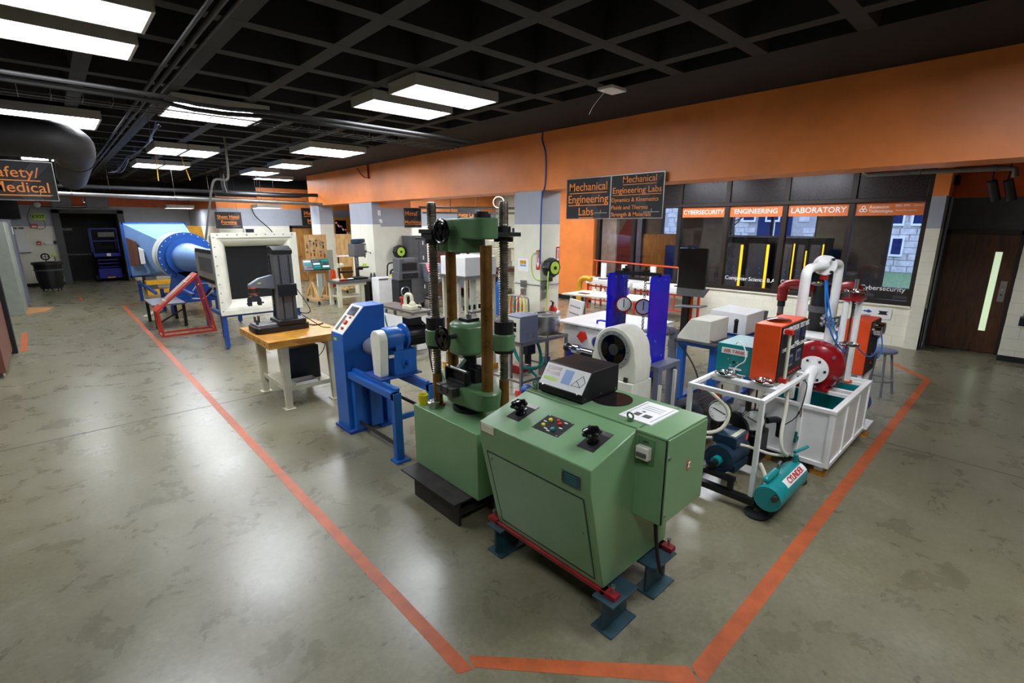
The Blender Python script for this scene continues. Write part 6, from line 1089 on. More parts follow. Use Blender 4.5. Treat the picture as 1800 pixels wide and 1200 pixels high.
# red pump
PC = Vector((5.50,1.37,.87)); axp = Vector((-.98,-.15,0)).normalized()
pm = part('pump_volute', MB().lathe(PC-axp*.11, axp, [(.12,0),(.22,.01),(.255,.05),(.255,.12),(.225,.175),(.16,.20),(.10,.205)],36), 'red_gloss', t)
part('volute_foot', MB().prism([(5.42,.655),(5.73,.655),(5.66,.78),(5.5,.78)],'Y',1.24,1.46), 'red_gloss', pm); part('foot_flange', MB().box(5.38,1.20,.65,5.78,1.50,.675), 'red_gloss', pm)
sx = axp.cross(Vector((0,0,1))).normalized()
for k in range(6): a = R(60*k+20); q_ = PC+axp*.085+sx*(.20*math.cos(a))+Vector((0,0,.20*math.sin(a))); part('volute_bolt', MB().cyl(q_-axp*.01, q_+axp*.015, .016, n=8), 'steel', pm)
fl_ = part('suction_flange', MB().cyl(PC+axp*.16, PC+axp*.195, .135, n=32).cyl(PC+axp*.09, PC+axp*.16, .10, n=24), 'white_paint', t)
for k in range(6): a = R(60*k); q_ = PC+axp*.195+sx*(.105*math.cos(a))+Vector((0,0,.105*math.sin(a))); part('flange_bolt', MB().cyl(q_, q_+axp*.008, .012, n=8), 'black_metal', fl_)
part('suction_pipe', MB().tube([PC+axp*.19, PC+axp*.36, PC+axp*.50+Vector((0,0,-.02)), PC+axp*.54+Vector((0,0,-.16)), PC+axp*.54+Vector((0,0,-.62))],.055,16,2), 'white_paint', t)
part('rear_cover', MB().cyl(PC-axp*.13, PC-axp*.16, .20, n=32), 'ivory', t)
# arch
ya = 1.42
part('pipe_arch', MB().tube([(4.98,ya,.65),(4.98,ya,1.55),(4.98,ya,1.74),(4.985,ya,1.86),(5.10,ya,1.88),(5.45,ya,1.88),(5.90,ya,1.88),(6.03,ya,1.86),(6.04,ya,1.72),(6.04,ya,1.30)],.043,18,2), 'white_paint', t)
part('lower_pipe', rod((6.04,ya,.65),(6.04,ya,1.24),.043,20), 'white_paint', t)
fg = part('flange_pair', MB().cyl((6.04,ya,1.21),(6.04,ya,1.235),.10,n=28).cyl((6.04,ya,1.27),(6.04,ya,1.295),.10,n=28), 'chrome', t)
for k in range(6): a = R(60*k); part('stud', rod((6.04+.082*math.cos(a),ya+.082*math.sin(a),1.19),(6.04+.082*math.cos(a),ya+.082*math.sin(a),1.32),.009,8), 'steel', fg)
tf = part('top_flange', MB().cyl((5.50,ya-.02,1.88),(5.56,ya+.03,1.88),.095,n=28), 'white_paint', t)
for k in range(4): a = R(90*k+45); part('flange_bolt', rod((5.48,ya-.035+.06*math.cos(a),1.88+.085*math.sin(a)),(5.50,ya-.02+.06*math.cos(a),1.88+.085*math.sin(a)),.014,8), 'black_metal', tf)
part('tapping', MB().box(5.52,ya-.03,1.74,5.58,ya+.03,1.78), 'red_plastic', t)
part('blue_tube', MB().tube([(5.53,ya-.02,1.74),(5.55,ya-.05,1.45),(5.65,ya-.12,1.15),(5.78,ya-.22,.98)],.008,6,2), 'blue_hose', t); part('blue_tube', MB().tube([(5.57,ya-.02,1.74),(5.62,ya-.05,1.5),(5.72,ya-.12,1.2),(5.80,ya-.22,1.0)],.008,6,2), 'blue_hose', t)
part('black_lead', MB().tube([(5.9,ya-.1,1.18),(5.75,ya-.15,1.1),(5.6,ya-.15,.95),(5.68,ya-.18,1.05),(5.88,ya-.12,1.22)],.006,6,2), 'rubber', t)
# twin pipes with valve
for x, y in ((5.76,1.245),(5.90,1.165)): part('twin_pipe', rod((x,y,.65),(x,y,1.53),.029,18), 'white_paint', t); part('pipe_base', MB().cyl((x,y,.655),(x,y,.675),.05,n=20), 'orange_red', t)
part('valve_body', MB().box(5.72,1.12,1.53,5.94,1.28,1.555).cyl((5.83,1.20,1.555),(5.83,1.20,1.60),.05,n=18), 'red_gloss', t)
part('chrome_wheel', MB().tor((5.83,1.20,1.62),(0,0,1),.085,.012,28,8).lathe((5.83,1.2,1.60),(0,0,1),[(.02,0),(.075,.012),(.02,.018)],24).cyl((5.83,1.2,1.6),(5.83,1.2,1.74),.016,n=12), 'chrome', t)
part('chrome_wheel', MB().tor((5.70,1.16,1.10),(0,0,1),.085,.012,28,8).bar((5.615,1.16,1.10),(5.785,1.16,1.10),.014).bar((5.70,1.075,1.10),(5.70,1.245,1.10),.014), 'chrome', t); part('valve_spindle', rod((5.70,1.16,.70),(5.70,1.16,1.12),.012,10), 'steel', t)
part('scale_rod', MB().bar((5.83,1.2,.68),(5.83,1.2,1.52),.014), 'dark_steel', t)
# second orange box on its stand
t, fc = orange_box('second orange instrument box behind the white pipe arch', 6.50, 6.95, 1.13, 1.38, .60, 1.22, [('PUMP TEST RIG', .5, .8, .05)], stand=True)
parts('case_stand', [(6.52,1.15,.12,6.56,1.19,.60), (6.89,1.15,.12,6.93,1.19,.60), (6.52,1.32,.12,6.56,1.36,.60), (6.89,1.32,.12,6.93,1.36,.60), (6.5,1.14,.12,6.95,1.37,.14)], 'white_paint', t)
for x in (6.52,6.89): parts('stand_leg', [(x,1.15,0,x+.04,1.19,.12), (x,1.32,0,x+.04,1.36,.12)], 'white_paint', t)
for x, z in ((6.62,1.10),(6.78,1.12)): part('dial_gauge', MB().cyl((x,1.13,z),(x,1.06,z),.065,n=22), 'chrome', fc)
part('blue_tube', MB().tube([(6.62,1.08,1.05),(6.55,1.06,.90),(6.40,1.08,.84),(6.2,1.12,.92),(5.95,1.15,1.05)],.007,6,2), 'blue_hose', t); part('blue_tube', MB().tube([(6.78,1.08,1.05),(6.74,1.04,.88),(6.55,1.04,.82)],.007,6,2), 'blue_hose', t)
for z in (.72,.82): part('knob', rod((6.7,1.13,z),(6.7,1.115,z),.015,12), 'red_plastic', fc)
# ------------------------------------------------------------------ stool
t = thing('stool', 'grey round metal stool near the brown door', 'stool', (8.05,1.25,0)); part('seat', MB().lathe((8.05,1.25,.58),(0,0,1),[(.16,0),(.18,.01),(.18,.035),(.15,.045),(.02,.045)],28), 'lavender_grey', t, bev=0)
for k in range(4): a = R(90*k+30); part('leg', rod((8.05+.21*math.cos(a),1.25+.21*math.sin(a),0),(8.05+.12*math.cos(a),1.25+.12*math.sin(a),.58),.014,10), 'grey_machine', t)
part('foot_ring', MB().tor((8.05,1.25,.20),(0,0,1),.18,.01,28,6), 'grey_machine', t)
# ------------------------------------------------------------------ water turbine demonstrator
mat('window_ring_grey', 'A2A29E', .45, metal=.5); mat('window_smoke', '33322F', .12, var=.2, scale=5)
t = thing('turbine_rig', 'white turbine casing with round window between tall blue plates', 'turbine', (4.35,2.92,0))
hp = [(2.60,.68),(3.14,.68)]
hp += [(3.15,.88),(3.13,.95)] + [(2.87+.255*math.cos(R(a)), .985+.255*math.sin(R(a))) for a in range(5,176,9)] + [(2.61,.95),(2.59,.88)]
part('casing', MB().prism(hp,'X',4.13,4.42), 'ivory', t, bev=.012); part('pedestal', MB().box(4.10,2.60,0,4.46,3.15,.68), 'ivory', t, bev=.006)
part('casing_lug', MB().box(4.11,2.68,.68,4.14,2.72,.73), 'dark_steel', t)
rg = part('window_ring', MB().ring((4.135,2.87,1.0),(-1,0,0),.20,.158,.02,36), 'window_ring_grey', t)
for k in range(16): a = R(22.5*k); part('ring_bolt', rod((4.12,2.87+.18*math.cos(a),1.0+.18*math.sin(a)),(4.107,2.87+.18*math.cos(a),1.0+.18*math.sin(a)),.008,8), 'chrome', rg)
part('window_glass', rod((4.14,2.87,1.0),(4.122,2.87,1.0),.16,32), 'smoke_glass', t); part('window_dark', rod((4.125,2.87,1.0),(4.132,2.87,1.0),.158,32), 'window_smoke', t)
part('runner', MB().cyl((4.12,2.87,1.0),(4.123,2.87,1.0),.06,n=20), 'dark_steel', t)
def plate(y):
    pts = [(4.43,.81),(4.80,.81),(4.80,1.72)] + [(4.77+.03*math.cos(R(a)),1.72+.03*math.sin(R(a))) for a in (30,60,90)] + [(4.46+.03*math.cos(R(a)),1.72+.03*math.sin(R(a))) for a in (90,120,150)] + [(4.43,1.72)]
    b = MB().prism(pts,'Y',y,y+.016); p_ = part('blue_plate', b, 'deep_blue', t)
    for x, z in ((4.56,1.70),(4.70,1.70),(4.58,1.05),(4.72,.87)): part('plate_screw', rod((x,y,z),(x,y-.006,z),.008,8), 'chrome', p_)
plate(2.66); plate(3.19)
part('cross_bar', MB().box(4.56,2.66,1.735,4.62,3.20,1.775), 'black_metal', t)
for i, y in enumerate((3.08, 2.83)):
    part('star_knob', MB().cyl((4.59,y,1.775),(4.59,y,1.80),.045,n=8).cyl((4.59,y,1.8),(4.59,y,1.83),.014,n=8), 'black_plastic', t)
    ch = MB(); z = 1.73
    while z > 1.50: ch.tor((4.59,y,z),(1,0,0) if int(z*50)%2 else (0,1,0),.013,.004,10,5); z -= .022
    part('chain', ch, 'dark_steel', t)
    c_ = Vector((4.58,y,1.40)); ax_ = Vector((-.75,-.66,.05)).normalized(); g = part('spring_balance', MB().cyl(c_, c_-ax_*.03, .088, n=28), 'red_gloss', t)
    part('dial', MB().cyl(c_, c_+ax_*.003, .074, n=28), 'white_plastic', g); sx = ax_.cross(Vector((0,0,1))).normalized(); part('needle', MB().bar(c_+ax_*.005-Vector((0,0,.035)), c_+ax_*.005+Vector((0,0,.06)), .01, .003, ax_), 'sign_black', g)
    for k in range(12): a = R(30*k); part('tick', MB().sph(c_+ax_*.004+sx*(.062*math.cos(a))+Vector((0,0,.062*math.sin(a))), .003, 6, 4), 'sign_black', g)
    ch = MB(); z = 1.30
    while z > 1.12: ch.tor((4.59,y,z),(1,0,0) if int(z*50)%2 else (0,1,0),.013,.004,10,5); z -= .022
    part('chain', ch, 'dark_steel', t)
part('brake_drum', rod((4.52,2.72,1.02),(4.52,3.14,1.02),.11,26), 'steel', t)
part('stand_frame', MB().box(4.45,2.52,.755,4.90,2.70,.81).box(4.45,2.52,0,4.53,2.58,.755).box(4.82,2.52,0,4.90,2.58,.755), 'lavender_grey', t, bev=.004); part('stand_frame', MB().box(4.45,3.16,0,4.53,3.22,.755).box(4.82,3.16,0,4.90,3.22,.755).box(4.45,3.16,.755,4.90,3.26,.81), 'lavender_grey', t, bev=.004)
parts('white_strip', [(4.44,2.48,0,4.47,2.51,.62), (4.72,2.47,0,4.75,2.50,.74)], 'white_paint', t)
sh = part('side_shaft', rod((4.28,3.26,.86),(4.28,3.62,.86),.022,16), 'chrome', t); part('shaft_collar', MB().cyl((4.28,3.45,.86),(4.28,3.53,.86),.055,n=20), 'chrome', sh); part('hand_knob', MB().cyl((4.28,3.62,.86),(4.28,3.65,.86),.05,n=20), 'black_plastic', sh)
t = thing('drain_pipe', 'grey plastic pipe bending down behind the blue plates', 'pipe', (5.2,2.8,0)); part('pipe', MB().tube([(4.92,2.83,1.06),(5.18,2.83,1.06),(5.26,2.83,1.04),(5.28,2.83,.96),(5.28,2.83,0)],.05,16,2), 'grey_machine', t); part('coupling', rod((5.28,2.83,.84),(5.28,2.83,.92),.06,20), 'grey_machine', t); part('coupling', rod((5.10,2.83,1.06),(5.16,2.83,1.06),.06,20), 'grey_machine', t)
t = thing('floor_pump', 'dark grey finned motor pump on the floor behind the turbine', 'pump', (5.05,2.4,0)); part('motor', MB().cyl((4.95,2.38,.25),(5.35,2.38,.25),.13,n=26).box(5.0,2.28,.03,5.3,2.48,.14), 'dark_cabinet', t); part('volute', MB().tor((4.90,2.38,.22),(1,0,0),.13,.05,26,10), 'grey_machine', t); part('base', MB().box(4.85,2.22,0,5.45,2.54,.04), 'stainless_dull', t); part('orange_cap', MB().box(5.36,2.25,.12,5.40,2.5,.42), 'orange_red', t)
for k in range(10): a = R(18*k); part('fin', MB().bar((5.0,2.38+.135*math.cos(a),.25+.135*math.sin(a)),(5.32,2.38+.135*math.cos(a),.25+.135*math.sin(a)),.006,.02,(0,math.cos(a),math.sin(a))), 'dark_cabinet', t)
part('cable', MB().tube([(5.15,2.38,.40),(5.2,2.45,.6),(5.22,2.6,.8),(5.24,2.78,.95)],.01,6,2), 'rubber', t)
# ------------------------------------------------------------------ blue tank bench with white top
t = thing('flow_bench', 'blue tank with white top plate and red valve knob', 'tank', (5.9,4.15,0)); part('lower_tank', MB().box(5.46,3.62,.04,6.45,4.68,.52), 'deep_blue', t, bev=.005); part('upper_band', MB().box(5.44,3.60,.52,6.47,4.70,.85), 'white_paint', t, bev=.004); part('top_plate', MB().box(5.38,3.52,.85,6.55,4.78,.875), 'white_paint', t, bev=.003); part('dark_gap', MB().box(5.43,3.8,.40,5.46,4.5,.52), 'rubber', t)
for k in range(6): part('edge_screw', rod((5.44,3.68+.19*k,.82),(5.434,3.68+.19*k,.82),.008,8), 'dark_steel', t)
part('red_valve', MB().prism([(4.42,.68),(4.36,.76),(4.28,.76),(4.24,.68),(4.33,.60)],'X',5.41,5.44), 'red_plastic', t); part('dial_drum', MB().cyl((5.44,4.02,.66),(5.36,4.02,.66),.085,n=24), 'steel', t); part('dial_face', MB().cyl((5.36,4.0,.66),(5.355,4.0,.66),.07,n=24), 'deep_blue', t); part('blue_handle', MB().tube([(5.6,4.2,.875),(5.6,4.2,.93),(5.6,3.95,.93),(5.6,3.95,.875)],.014,8,1), 'deep_blue', t); parts('foot', [(5.5,3.66,0,5.58,3.74,.04), (6.32,3.66,0,6.4,3.74,.04), (5.5,4.56,0,5.58,4.64,.04), (6.32,4.56,0,6.4,4.64,.04)], 'rubber', t)
# ------------------------------------------------------------------ stainless rig with control box and drum
t = thing('steel_stand', 'stainless tube stand carrying the grey control box and drum', 'stand', (4.75,4.75,0))
for x in (4.29,4.78,5.18):
    for y in (4.42,5.15): part('leg', MB().box(x-.018,y-.018,0,x+.018,y+.018,.75), 'stainless_dull', t)
part('top_rail', MB().box(4.27,4.40,.715,5.20,4.44,.75).box(4.27,5.13,.715,5.20,5.17,.75).box(4.27,4.44,.715,4.31,5.13,.75).box(4.76,4.44,.715,4.80,5.13,.75).box(5.16,4.44,.715,5.20,5.13,.75), 'stainless_dull', t); part('low_rail', MB().box(4.27,4.41,.2,5.20,4.43,.23).box(4.28,4.43,.2,4.30,5.14,.23).box(5.17,4.43,.2,5.19,5.14,.23), 'stainless_dull', t)
part('hose', MB().tube([(4.55,4.9,.7),(4.52,4.75,.45),(4.58,4.6,.30),(4.75,4.5,.32),(4.85,4.6,.5),(4.84,4.7,.7)],.022,8,2), 'cyan_hose', t); part('hose', MB().tube([(4.38,4.55,.40),(4.5,4.5,.36),(4.72,4.45,.34),(4.82,4.5,.46)],.02,8,2), 'cyan_hose', t); part('hose', MB().tube([(4.62,4.6,.30),(4.72,4.5,.16),(4.5,4.42,.08),(4.4,4.42,.10)],.02,8,2), 'cyan_hose', t)
part('pump_head', MB().box(4.60,4.62,.50,4.76,4.76,.64).cyl((4.68,4.69,.36),(4.68,4.69,.5),.05,n=16), 'black_plastic', t)
t = thing('floor_valve', 'purple pump with red handwheel on the floor behind the right screw', 'pump', (4.25,4.35,0)); part('body', MB().sph((4.28,4.30,.14),.09,16,10).cyl((4.28,4.30,0),(4.28,4.30,.08),.07,n=18).cyl((4.28,4.3,.14),(4.42,4.32,.12),.04,n=14), 'stand_blue', t); part('red_handwheel', MB().cyl((4.16,4.32,.12),(4.12,4.33,.12),.05,n=18), 'red_plastic', t)
t = thing('control_box', 'grey control box with cream meter panel on the stainless stand', 'control box', (4.42,4.55,.75)); part('case', MB().box(4.29,4.44,.75,4.62,4.74,1.10), 'lavender_grey', t, bev=.005); fp = part('meter_panel', MB().box(4.284,4.45,.765,4.29,4.73,1.08), 'ivory', t)
for y, z, w, h in ((4.67,.985,.05,.06),(4.56,.99,.095,.055),(4.56,.92,.095,.05)): part('meter', MB().box(4.279,y-w/2,z-h/2,4.284,y+w/2,z+h/2), 'black_gloss', fp)
part('knob', rod((4.284,4.54,.84),(4.27,4.54,.84),.016,14), 'black_plastic', fp)
for i in range(2):
    for k in range(4): part('vent_slot', MB().box(4.40+.12*i,4.437,.80+.02*k,4.45+.12*i,4.441,.806+.02*k), 'dark_cabinet', t)
t = thing('steel_drum', 'shiny stainless drum beside the grey control box', 'drum', (5.02,4.72,.75)); part('shell', MB().lathe((5.02,4.72,.75),(0,0,1),[(.235,0),(.24,.01),(.24,.25),(.262,.255),(.262,.268),(.13,.272),(.125,.265),(.01,.265)],40), 'steel', t); part('inner_ring', MB().tor((5.02,4.72,1.022),(0,0,1),.13,.006,32,6), 'dark_steel', t); part('float_knob', MB().sph((5.16,4.56,1.045),.03,14,8), 'white_plastic', t); part('drain_can', MB().cyl((5.3,4.95,0),(5.3,4.95,.3),.09,n=24), 'stainless_dull', t)
# ------------------------------------------------------------------ pillar fittings
reel('black and lime hose reel on the near pillar', (7.32,6.79,1.42), (0,-1,0), .20, [(7.18,6.62,1.40),(7.13,6.6,1.25),(7.12,6.6,.9),(7.12,6.62,.45)])
t = thing('air_line', 'lime air line looping from the pillar regulator', 'hose', (7.1,6.85,1.7)); part('hose', MB().tube([(7.10,6.83,1.72),(7.08,6.95,1.71),(7.08,7.02,1.62),(7.08,7.02,1.4),(7.08,6.95,1.2),(7.10,6.80,1.16),(7.14,6.76,1.18)],.010,8,2), 'lime', t); part('regulator', MB().cyl((7.10,6.82,1.62),(7.10,6.82,1.78),.022,n=12), 'steel', t)
for x, y, ax_, l, z in ((7.115,6.86,'X','fire extinguisher arrow sign on the left face of the near pillar',1.40),(7.63,6.795,'Y','fire extinguisher arrow sign on the right face of the near pillar',1.46)):
    t = thing('arrow_sign', l, 'sign', (x,y,z), 'red arrow signs on the pillar')
    def pp(u, v, d): return (x-d, y+u, z+v) if ax_ == 'X' else (x-u, y-d, z+v)
    def quad(u0, v0, u1, v1, d0, d1): return MB().loft([[pp(u0,v0,d0),pp(u1,v0,d0),pp(u1,v1,d0),pp(u0,v1,d0)],[pp(u0,v0,d1),pp(u1,v0,d1),pp(u1,v1,d1),pp(u0,v1,d1)]])
    part('red_panel', quad(-.05,-.02,.05,.36,0,.006), 'red_plastic', t); part('white_panel', quad(-.033,.10,.033,.33,.006,.008), 'white_plastic', t); part('red_shaft', quad(-.012,.12,.012,.31,.008,.01), 'red_plastic', t)
    part('white_arrow', MB().loft([[pp(-.035,.10,.006),pp(.035,.10,.006),pp(0,.02,.006)],[pp(-.035,.10,.0085),pp(.035,.10,.0085),pp(0,.02,.0085)]]), 'white_plastic', t)
t = thing('fire_extinguisher', 'red fire extinguisher with yellow tag at the pillar foot', 'fire extinguisher', (7.42,6.64,.0)); part('bottle', MB().lathe((7.36,6.66,.14),(0,0,1),[(.06,0),(.085,.01),(.085,.42),(.06,.49),(.03,.52)],22), 'red_plastic', t); part('head', MB().cyl((7.36,6.66,.66),(7.36,6.66,.72),.025,n=12).bar((7.36,6.66,.72),(7.24,6.62,.76),.02), 'black_metal', t); part('tag', MB().box(7.30,6.565,.36,7.40,6.575,.50), 'yellow_plastic', t); part('hose', MB().tube([(7.34,6.64,.70),(7.24,6.60,.56),(7.22,6.58,.3)],.012,8,2), 'rubber', t); part('hanger', MB().box(7.32,6.73,.4,7.40,6.80,.46), 'dark_steel', t)
t = thing('wall_poster', 'small printed sheet taped to the near pillar', 'poster', (7.115,7.28,1.32)); part('sheet', MB().box(7.112,7.13,1.32,7.118,7.44,1.58), 'paper', t); part('print', MB().box(7.11,7.2,1.47,7.112,7.38,1.54), 'yellow_paint', t); part('print', MB().box(7.11,7.2,1.42,7.112,7.38,1.46), 'pale_blue', t)
t = thing('conduit_run', 'grey conduit with junction boxes along the near pillar', 'conduit', (7.1,7.1,1.06)); part('tube', MB().tube([(7.10,7.56,1.07),(7.10,6.80,1.07)],.014,8), 'stainless_dull', t); part('tube', MB().tube([(7.12,6.78,1.07),(7.68,6.78,1.07)],.014,8), 'stainless_dull', t); part('box', MB().box(7.06,7.18,1.0,7.12,7.32,1.14), 'stainless_dull', t, bev=.004); part('box', MB().box(7.13,6.73,.98,7.30,6.80,1.16), 'dark_cabinet', t, bev=.004); part('box', MB().box(7.15,6.73,.80,7.28,6.80,.94), 'stainless_dull', t, bev=.004); part('box', MB().box(7.07,7.2,.84,7.12,7.32,.96), 'stainless_dull', t); part('black_switch', MB().box(7.36,6.77,1.13,7.46,6.80,1.23), 'black_plastic', t); part('plug_cord', MB().tube([(7.08,7.26,.9),(7.0,7.35,.75),(6.95,7.45,.55),(6.9,7.5,.3)],.01,6,2), 'orange_red', t); part('cord', MB().tube([(7.22,6.72,1.05),(7.20,6.68,.7),(7.12,6.6,.35),(7.05,6.5,.02)],.010,6,2), 'rubber', t)
t = thing('cord_rack', 'grey tube rack draped with coloured cords beside the pillar', 'rack', (6.6,6.9,0)); part('tube', MB().tube([(6.85,7.5,0),(6.85,7.5,.78),(6.85,7.45,.84),(6.85,6.9,.84),(6.85,6.85,.78),(6.85,6.85,0)],.018,8,1), 'stainless_dull', t)
for k, m in enumerate(('lime','red_plastic','teal_paint','orange_red','yellow_plastic')): part('cord', MB().tube([(6.83,7.42-.1*k,.84),(6.80,7.45-.1*k,.55),(6.82,7.36-.1*k,.35),(6.84,7.32-.1*k,.6),(6.85,7.36-.1*k,.84)],.014,6,2), m, t)
t = thing('leaning_whiteboard', 'whiteboard with blue handwriting leaning beside the pillar', 'whiteboard', (7.75,6.3,0)); bw = Matrix.Rotation(R(-12),3,'Y'); part('panel', MB().loft([[(7.45,6.10,.02),(7.65,6.62,.02),(7.80,6.58,.76),(7.60,6.05,.76)],[(7.48,6.09,.02),(7.68,6.61,.02),(7.83,6.57,.76),(7.63,6.04,.76)]]), 'paper', t)
for k in range(3):
    z = .62-.14*k; o_ = .15*z/.76-.005
    for j in range(5): part('writing', MB().bar((7.468+.033*j+o_,6.13+.08*j,z),(7.482+.033*j+o_,6.18+.08*j,z+.012),.004,.02), 'lavender_grey', t)
part('easel_leg', MB().bar((7.95,6.3,0),(7.76,6.3,.6),.03), 'pine', t)
solo('plywood_sheet', MB().loft([[(7.30,5.85,.0),(7.45,6.06,.0),(7.57,6.02,.50),(7.42,5.81,.50)],[(7.32,5.84,.0),(7.47,6.05,.0),(7.59,6.01,.50),(7.44,5.80,.50)]]), 'pine', 'plywood sheet leaning in front of the whiteboard', 'sheet', (7.5,5.85,0))
# ------------------------------------------------------------------ pale table, red desks, kiosk
t = thing('pale_table', 'pale yellow table in front of the orange wall', 'table', (8.8,6.2,0)); part('top', MB().prism([(8.25,7.2),(9.05,7.2),(9.35,5.4),(8.6,5.1)],'Z',.73,.76), 'ivory', t)
for x, y in ((8.4,7.05),(8.95,7.1),(8.72,5.25),(9.2,5.5)): part('leg', rod((x,y,0),(x,y,.73),.025,12), 'stainless_dull', t)
for x, y, l in ((8.85,6.75,'left small white cup on the pale table'),(8.9,6.55,'right small white cup on the pale table')): solo('small_cup', MB().lathe((x,y,.76),(0,0,1),[(.03,0),(.035,.09),(.03,.09),(.025,.01),(.005,.01)],16), 'ivory', l, 'cup', (x,y,.76), 'cups on the pale table')
t = thing('blue_crate', 'small blue crate on the pale table', 'crate', (8.95,6.2,.76)); part('wall', MB().box(8.82,6.0,.76,8.85,6.4,.9).box(9.05,6.0,.76,9.08,6.4,.9).box(8.85,6.0,.76,9.05,6.03,.9).box(8.85,6.37,.76,9.05,6.4,.9), 'deep_blue', t); part('bottom', MB().box(8.85,6.03,.76,9.05,6.37,.775), 'deep_blue', t)
solo('dark_tablet', MB().box(8.5,6.7,.76,8.65,6.95,.77), 'black_gloss', 'dark tablet on the pale table', 'tablet', (8.57,6.8,.76))
for i, (y0, y1) in enumerate(((7.0,8.4),(5.4,6.9))):
    t = thing('red_desk', ['red-framed white desk under the window, near the orange wall', 'red-framed white desk under the window, behind the blue plates'][i], 'desk', (10.9,(y0+y1)/2,0), 'red framed desks')
    part('top', MB().box(10.6,y0,.70,11.3,y1,.82), 'white_paint', t, bev=.006)
    for x in (10.65,11.25):
        for y in (y0+.05,y1-.05): part('leg', MB().box(x-.02,y-.02,0,x+.02,y+.02,.70), 'red_paint', t)
    part('rail', MB().box(10.63,y0+.05,.62,10.67,y1-.05,.66).box(10.63,y0+.05,.25,10.67,y1-.05,.28), 'red_paint', t)
    for k in range(5): part('slat', MB().box(10.64,y0+.35+.14*k,.28,10.66,y0+.38+.14*k,.62), 'red_paint', t)
    for k, yy in enumerate((y0+.35, y1-.4)):
        s_ = thing('white_block_stand', ['left', 'right'][1-k] + ' white upright block on the ' + ['desk near the orange wall', 'desk behind the blue plates'][i], 'stand', (10.85,yy,.82), 'white upright blocks'); part('block', MB().box(10.82,yy-.06,.84,10.9,yy+.06,1.25), 'white_plastic', s_); part('foot', MB().box(10.76,yy-.1,.82,10.96,yy+.1,.84), 'black_plastic', s_)
solo('orange_arch', MB().tube([(10.2,8.3,.0),(10.2,8.3,.72),(10.2,8.22,.86),(10.2,8.05,.90),(10.2,7.9,.86)],.07,14,2), 'yellow_paint', 'orange curved tube beside the orange wall', 'tube', (10.2,8.2,0))
pipe('red_barrier_bar', [(11.2,8.6,1.28),(11.2,5.3,1.22)], .018, 'orange_red', 'thin orange-red bar in front of the windows', 'bar', 8)
for y in (8.5,5.4): pipe('barrier_post', [(11.2,y,0),(11.2,y,1.3)], .018, 'orange_red', 'post of the orange-red bar, ' + ('left end' if y > 7 else 'right end'), 'post', 8)
t = thing('kiosk', 'black monitor kiosk with keyboard shelf in front of the windows', 'kiosk', (9.6,4.75,0)); part('screen', MB().box(9.5,4.50,.98,9.56,5.10,1.80), 'black_gloss', t, bev=.006); part('lower_wedge', MB().prism([(9.5,.82),(9.5,.98),(9.75,.98)],'Y',4.50,5.10), 'dark_cabinet', t); part('back_box', MB().box(9.56,4.6,1.0,9.68,5.0,1.7), 'black_plastic', t); part('post', MB().box(9.58,4.86,.03,9.66,5.0,1.0), 'black_plastic', t); part('red_side', MB().box(9.66,4.80,.03,9.68,4.86,.95), 'orange_red', t); part('keyboard_shelf', MB().prism([(4.45,.66),(5.02,.62),(5.02,.60),(4.45,.64)],'X',9.25,9.60), 'dark_cabinet', t); part('base', MB().box(9.35,4.55,0,9.95,5.15,.03), 'black_metal', t); part('webcam', MB().box(9.5,4.85,1.80,9.55,4.93,1.86), 'black_plastic', t)
# ------------------------------------------------------------------ cream box machine on blue stand, laptop, robot
t = thing('cream_machine', 'cream boxy machine on a blue steel stand', 'machine', (6.1,2.8,0)); part('left_housing', MB().prism([(3.0,.86),(2.56,.86),(2.56,1.13),(2.82,1.13)],'X',5.66,6.16), 'ivory', t, bev=.006); part('right_housing', MB().prism([(2.95,.86),(2.44,.86),(2.44,1.13),(2.92,1.15)],'X',6.42,7.0), 'white_paint', t, bev=.006); part('dark_plate', MB().box(5.62,2.46,.84,6.2,3.04,.86), 'dark_cabinet', t)
part('table', MB().box(5.66,2.40,.79,7.0,3.0,.84), 'blue_paint', t); legs(t,'blue_paint',((5.75,2.52),(5.75,2.95),(6.85,2.5),(6.85,2.95)),.79,.09,False); part('base_rail', MB().box(5.6,2.44,0,7.0,2.52,.06).box(5.6,2.92,0,7.0,3.0,.06), 'stand_blue', t); part('hand_crank', MB().cyl((6.3,2.52,.9),(6.3,2.52,1.05),.025,n=12).sph((6.3,2.52,1.06),.03,12,6), 'black_plastic', t); part('caster', MB().cyl((6.05,2.6,.70),(6.1,2.6,.70),.05,n=14), 'dark_steel', t); part('cable', MB().tube([(5.66,2.6,.9),(5.8,2.45,.85),(6.1,2.40,.82)],.006,6,2), 'rubber', t)
t = thing('laptop_table', 'white table with small equipment behind the orange box', 'table', (8.7,2.6,0)); part('top', MB().box(8.30,1.9,.55,8.85,3.6,.58), 'white_paint', t)
for x, y in ((8.35,1.95),(8.8,1.95),(8.35,3.55),(8.8,3.55)): part('leg', MB().box(x-.02,y-.02,0,x+.02,y+.02,.55), 'white_paint', t)
t = thing('laptop', 'open black laptop on the white table', 'laptop', (8.6,3.15,.58)); part('keyboard', MB().box(8.42,2.98,.58,8.64,3.34,.595), 'black_plastic', t); part('screen', MB().loft([[(8.64,2.98,.595),(8.64,3.34,.595),(8.72,3.34,.84),(8.72,2.98,.84)],[(8.655,2.98,.595),(8.655,3.34,.595),(8.735,3.34,.84),(8.735,2.98,.84)]]), 'black_gloss', t)
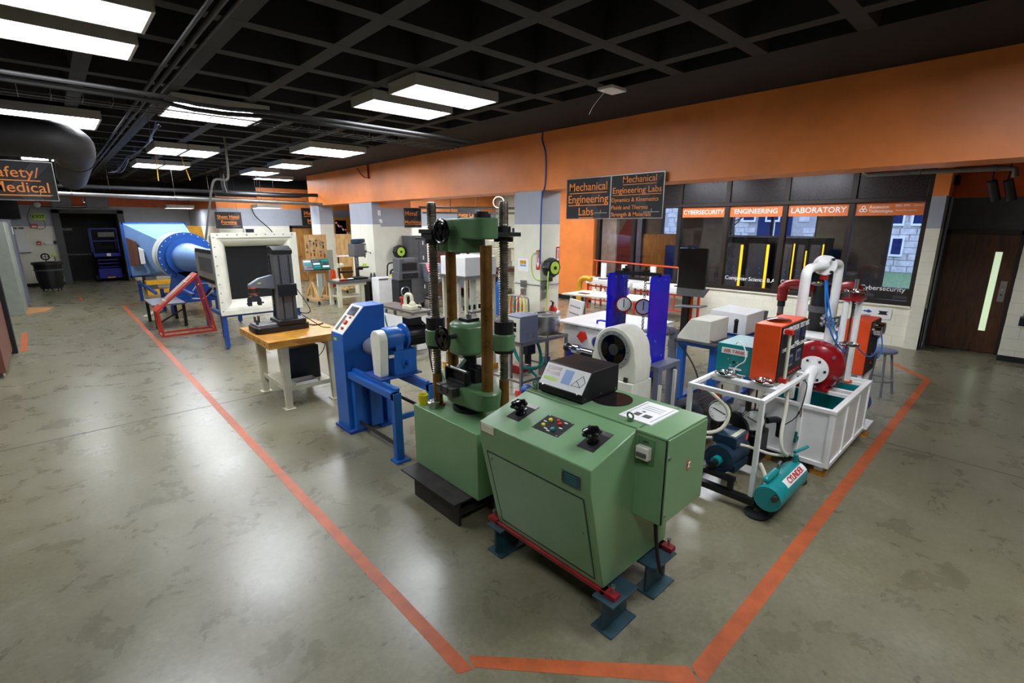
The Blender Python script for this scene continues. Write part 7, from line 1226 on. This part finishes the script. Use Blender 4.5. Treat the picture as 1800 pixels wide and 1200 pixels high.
t = thing('robot', 'red two-armed robot with a black torso behind the pump rig', 'robot', (9.15,2.3,0)); part('pedestal', MB().lathe((9.2,2.32,0),(0,0,1),[(.30,0),(.30,.05),(.15,.08),(.14,.5),(.17,.55)],24), 'black_plastic', t); part('torso', MB().prism(hull(circ(9.2,2.32,.17)+circ(9.2,2.32,.18)),'Z',.5,1.32), 'black_plastic', t, bev=.02)
part('torso_band', MB().ring((9.2,2.32,.86),(0,0,1),.2,.16,.1,24), 'dark_cabinet', t); part('head_screen', MB().box(9.05,2.15,1.36,9.10,2.5,1.58), 'black_gloss', t); part('neck', rod((9.15,2.32,1.3),(9.12,2.32,1.42),.05,14), 'grey_machine', t)
for s, pts in ((1, [(9.1,2.48,1.22),(9.0,2.62,1.30),(8.95,2.80,1.30),(8.92,2.86,1.22),(8.92,2.86,1.02)]), (-1, [(9.1,2.16,1.22),(9.0,2.02,1.32),(8.97,1.86,1.34),(8.95,1.80,1.25),(8.95,1.80,1.1)])):
    a_ = part('arm', MB().tube(pts,.08,14,2,None), 'robot_red', t); part('elbow_cap', MB().sph(pts[3],.082,14,8), 'robot_red', a_); e = Vector(pts[4]); part('wrist_joint', MB().cyl(e,(e.x,e.y,e.z-.10),.06,n=18), 'black_plastic', a_); part('forearm', MB().cyl((e.x,e.y,e.z-.10),(e.x,e.y,e.z-.22),.045,n=16), 'dark_cabinet', a_); part('flange', MB().cyl((e.x,e.y,e.z-.22),(e.x,e.y,e.z-.27),.05,n=16), 'robot_red', a_)
    part('emblem', MB().ring((8.85,pts[4][1],1.12),(-1,0,0),.03,.018,.004,16), 'white_text', a_)
# wall box at right edge
t = thing('wall_cabinet', 'grey wall box cut off by the right edge', 'box', (11.45,-.15,.75)); part('case', MB().box(11.38,-.55,.80,11.57,.02,1.30), 'stainless_dull', t, bev=.01); part('dark_shelf', MB().box(11.33,-.55,.66,11.57,.05,.79), 'black_plastic', t)
# white camera on the middle pilaster
t = thing('wall_camera', 'small white camera high on the middle pilaster', 'camera', (7.1,13.7,2.35)); part('body', MB().cyl((7.36,13.66,2.38),(7.28,13.50,2.34),.04,n=14), 'white_plastic', t); part('mount', MB().box(7.33,13.66,2.36,7.38,13.72,2.42), 'white_plastic', t); part('strobe', MB().box(7.30,13.66,2.52,7.37,13.72,2.68), 'white_plastic', t)
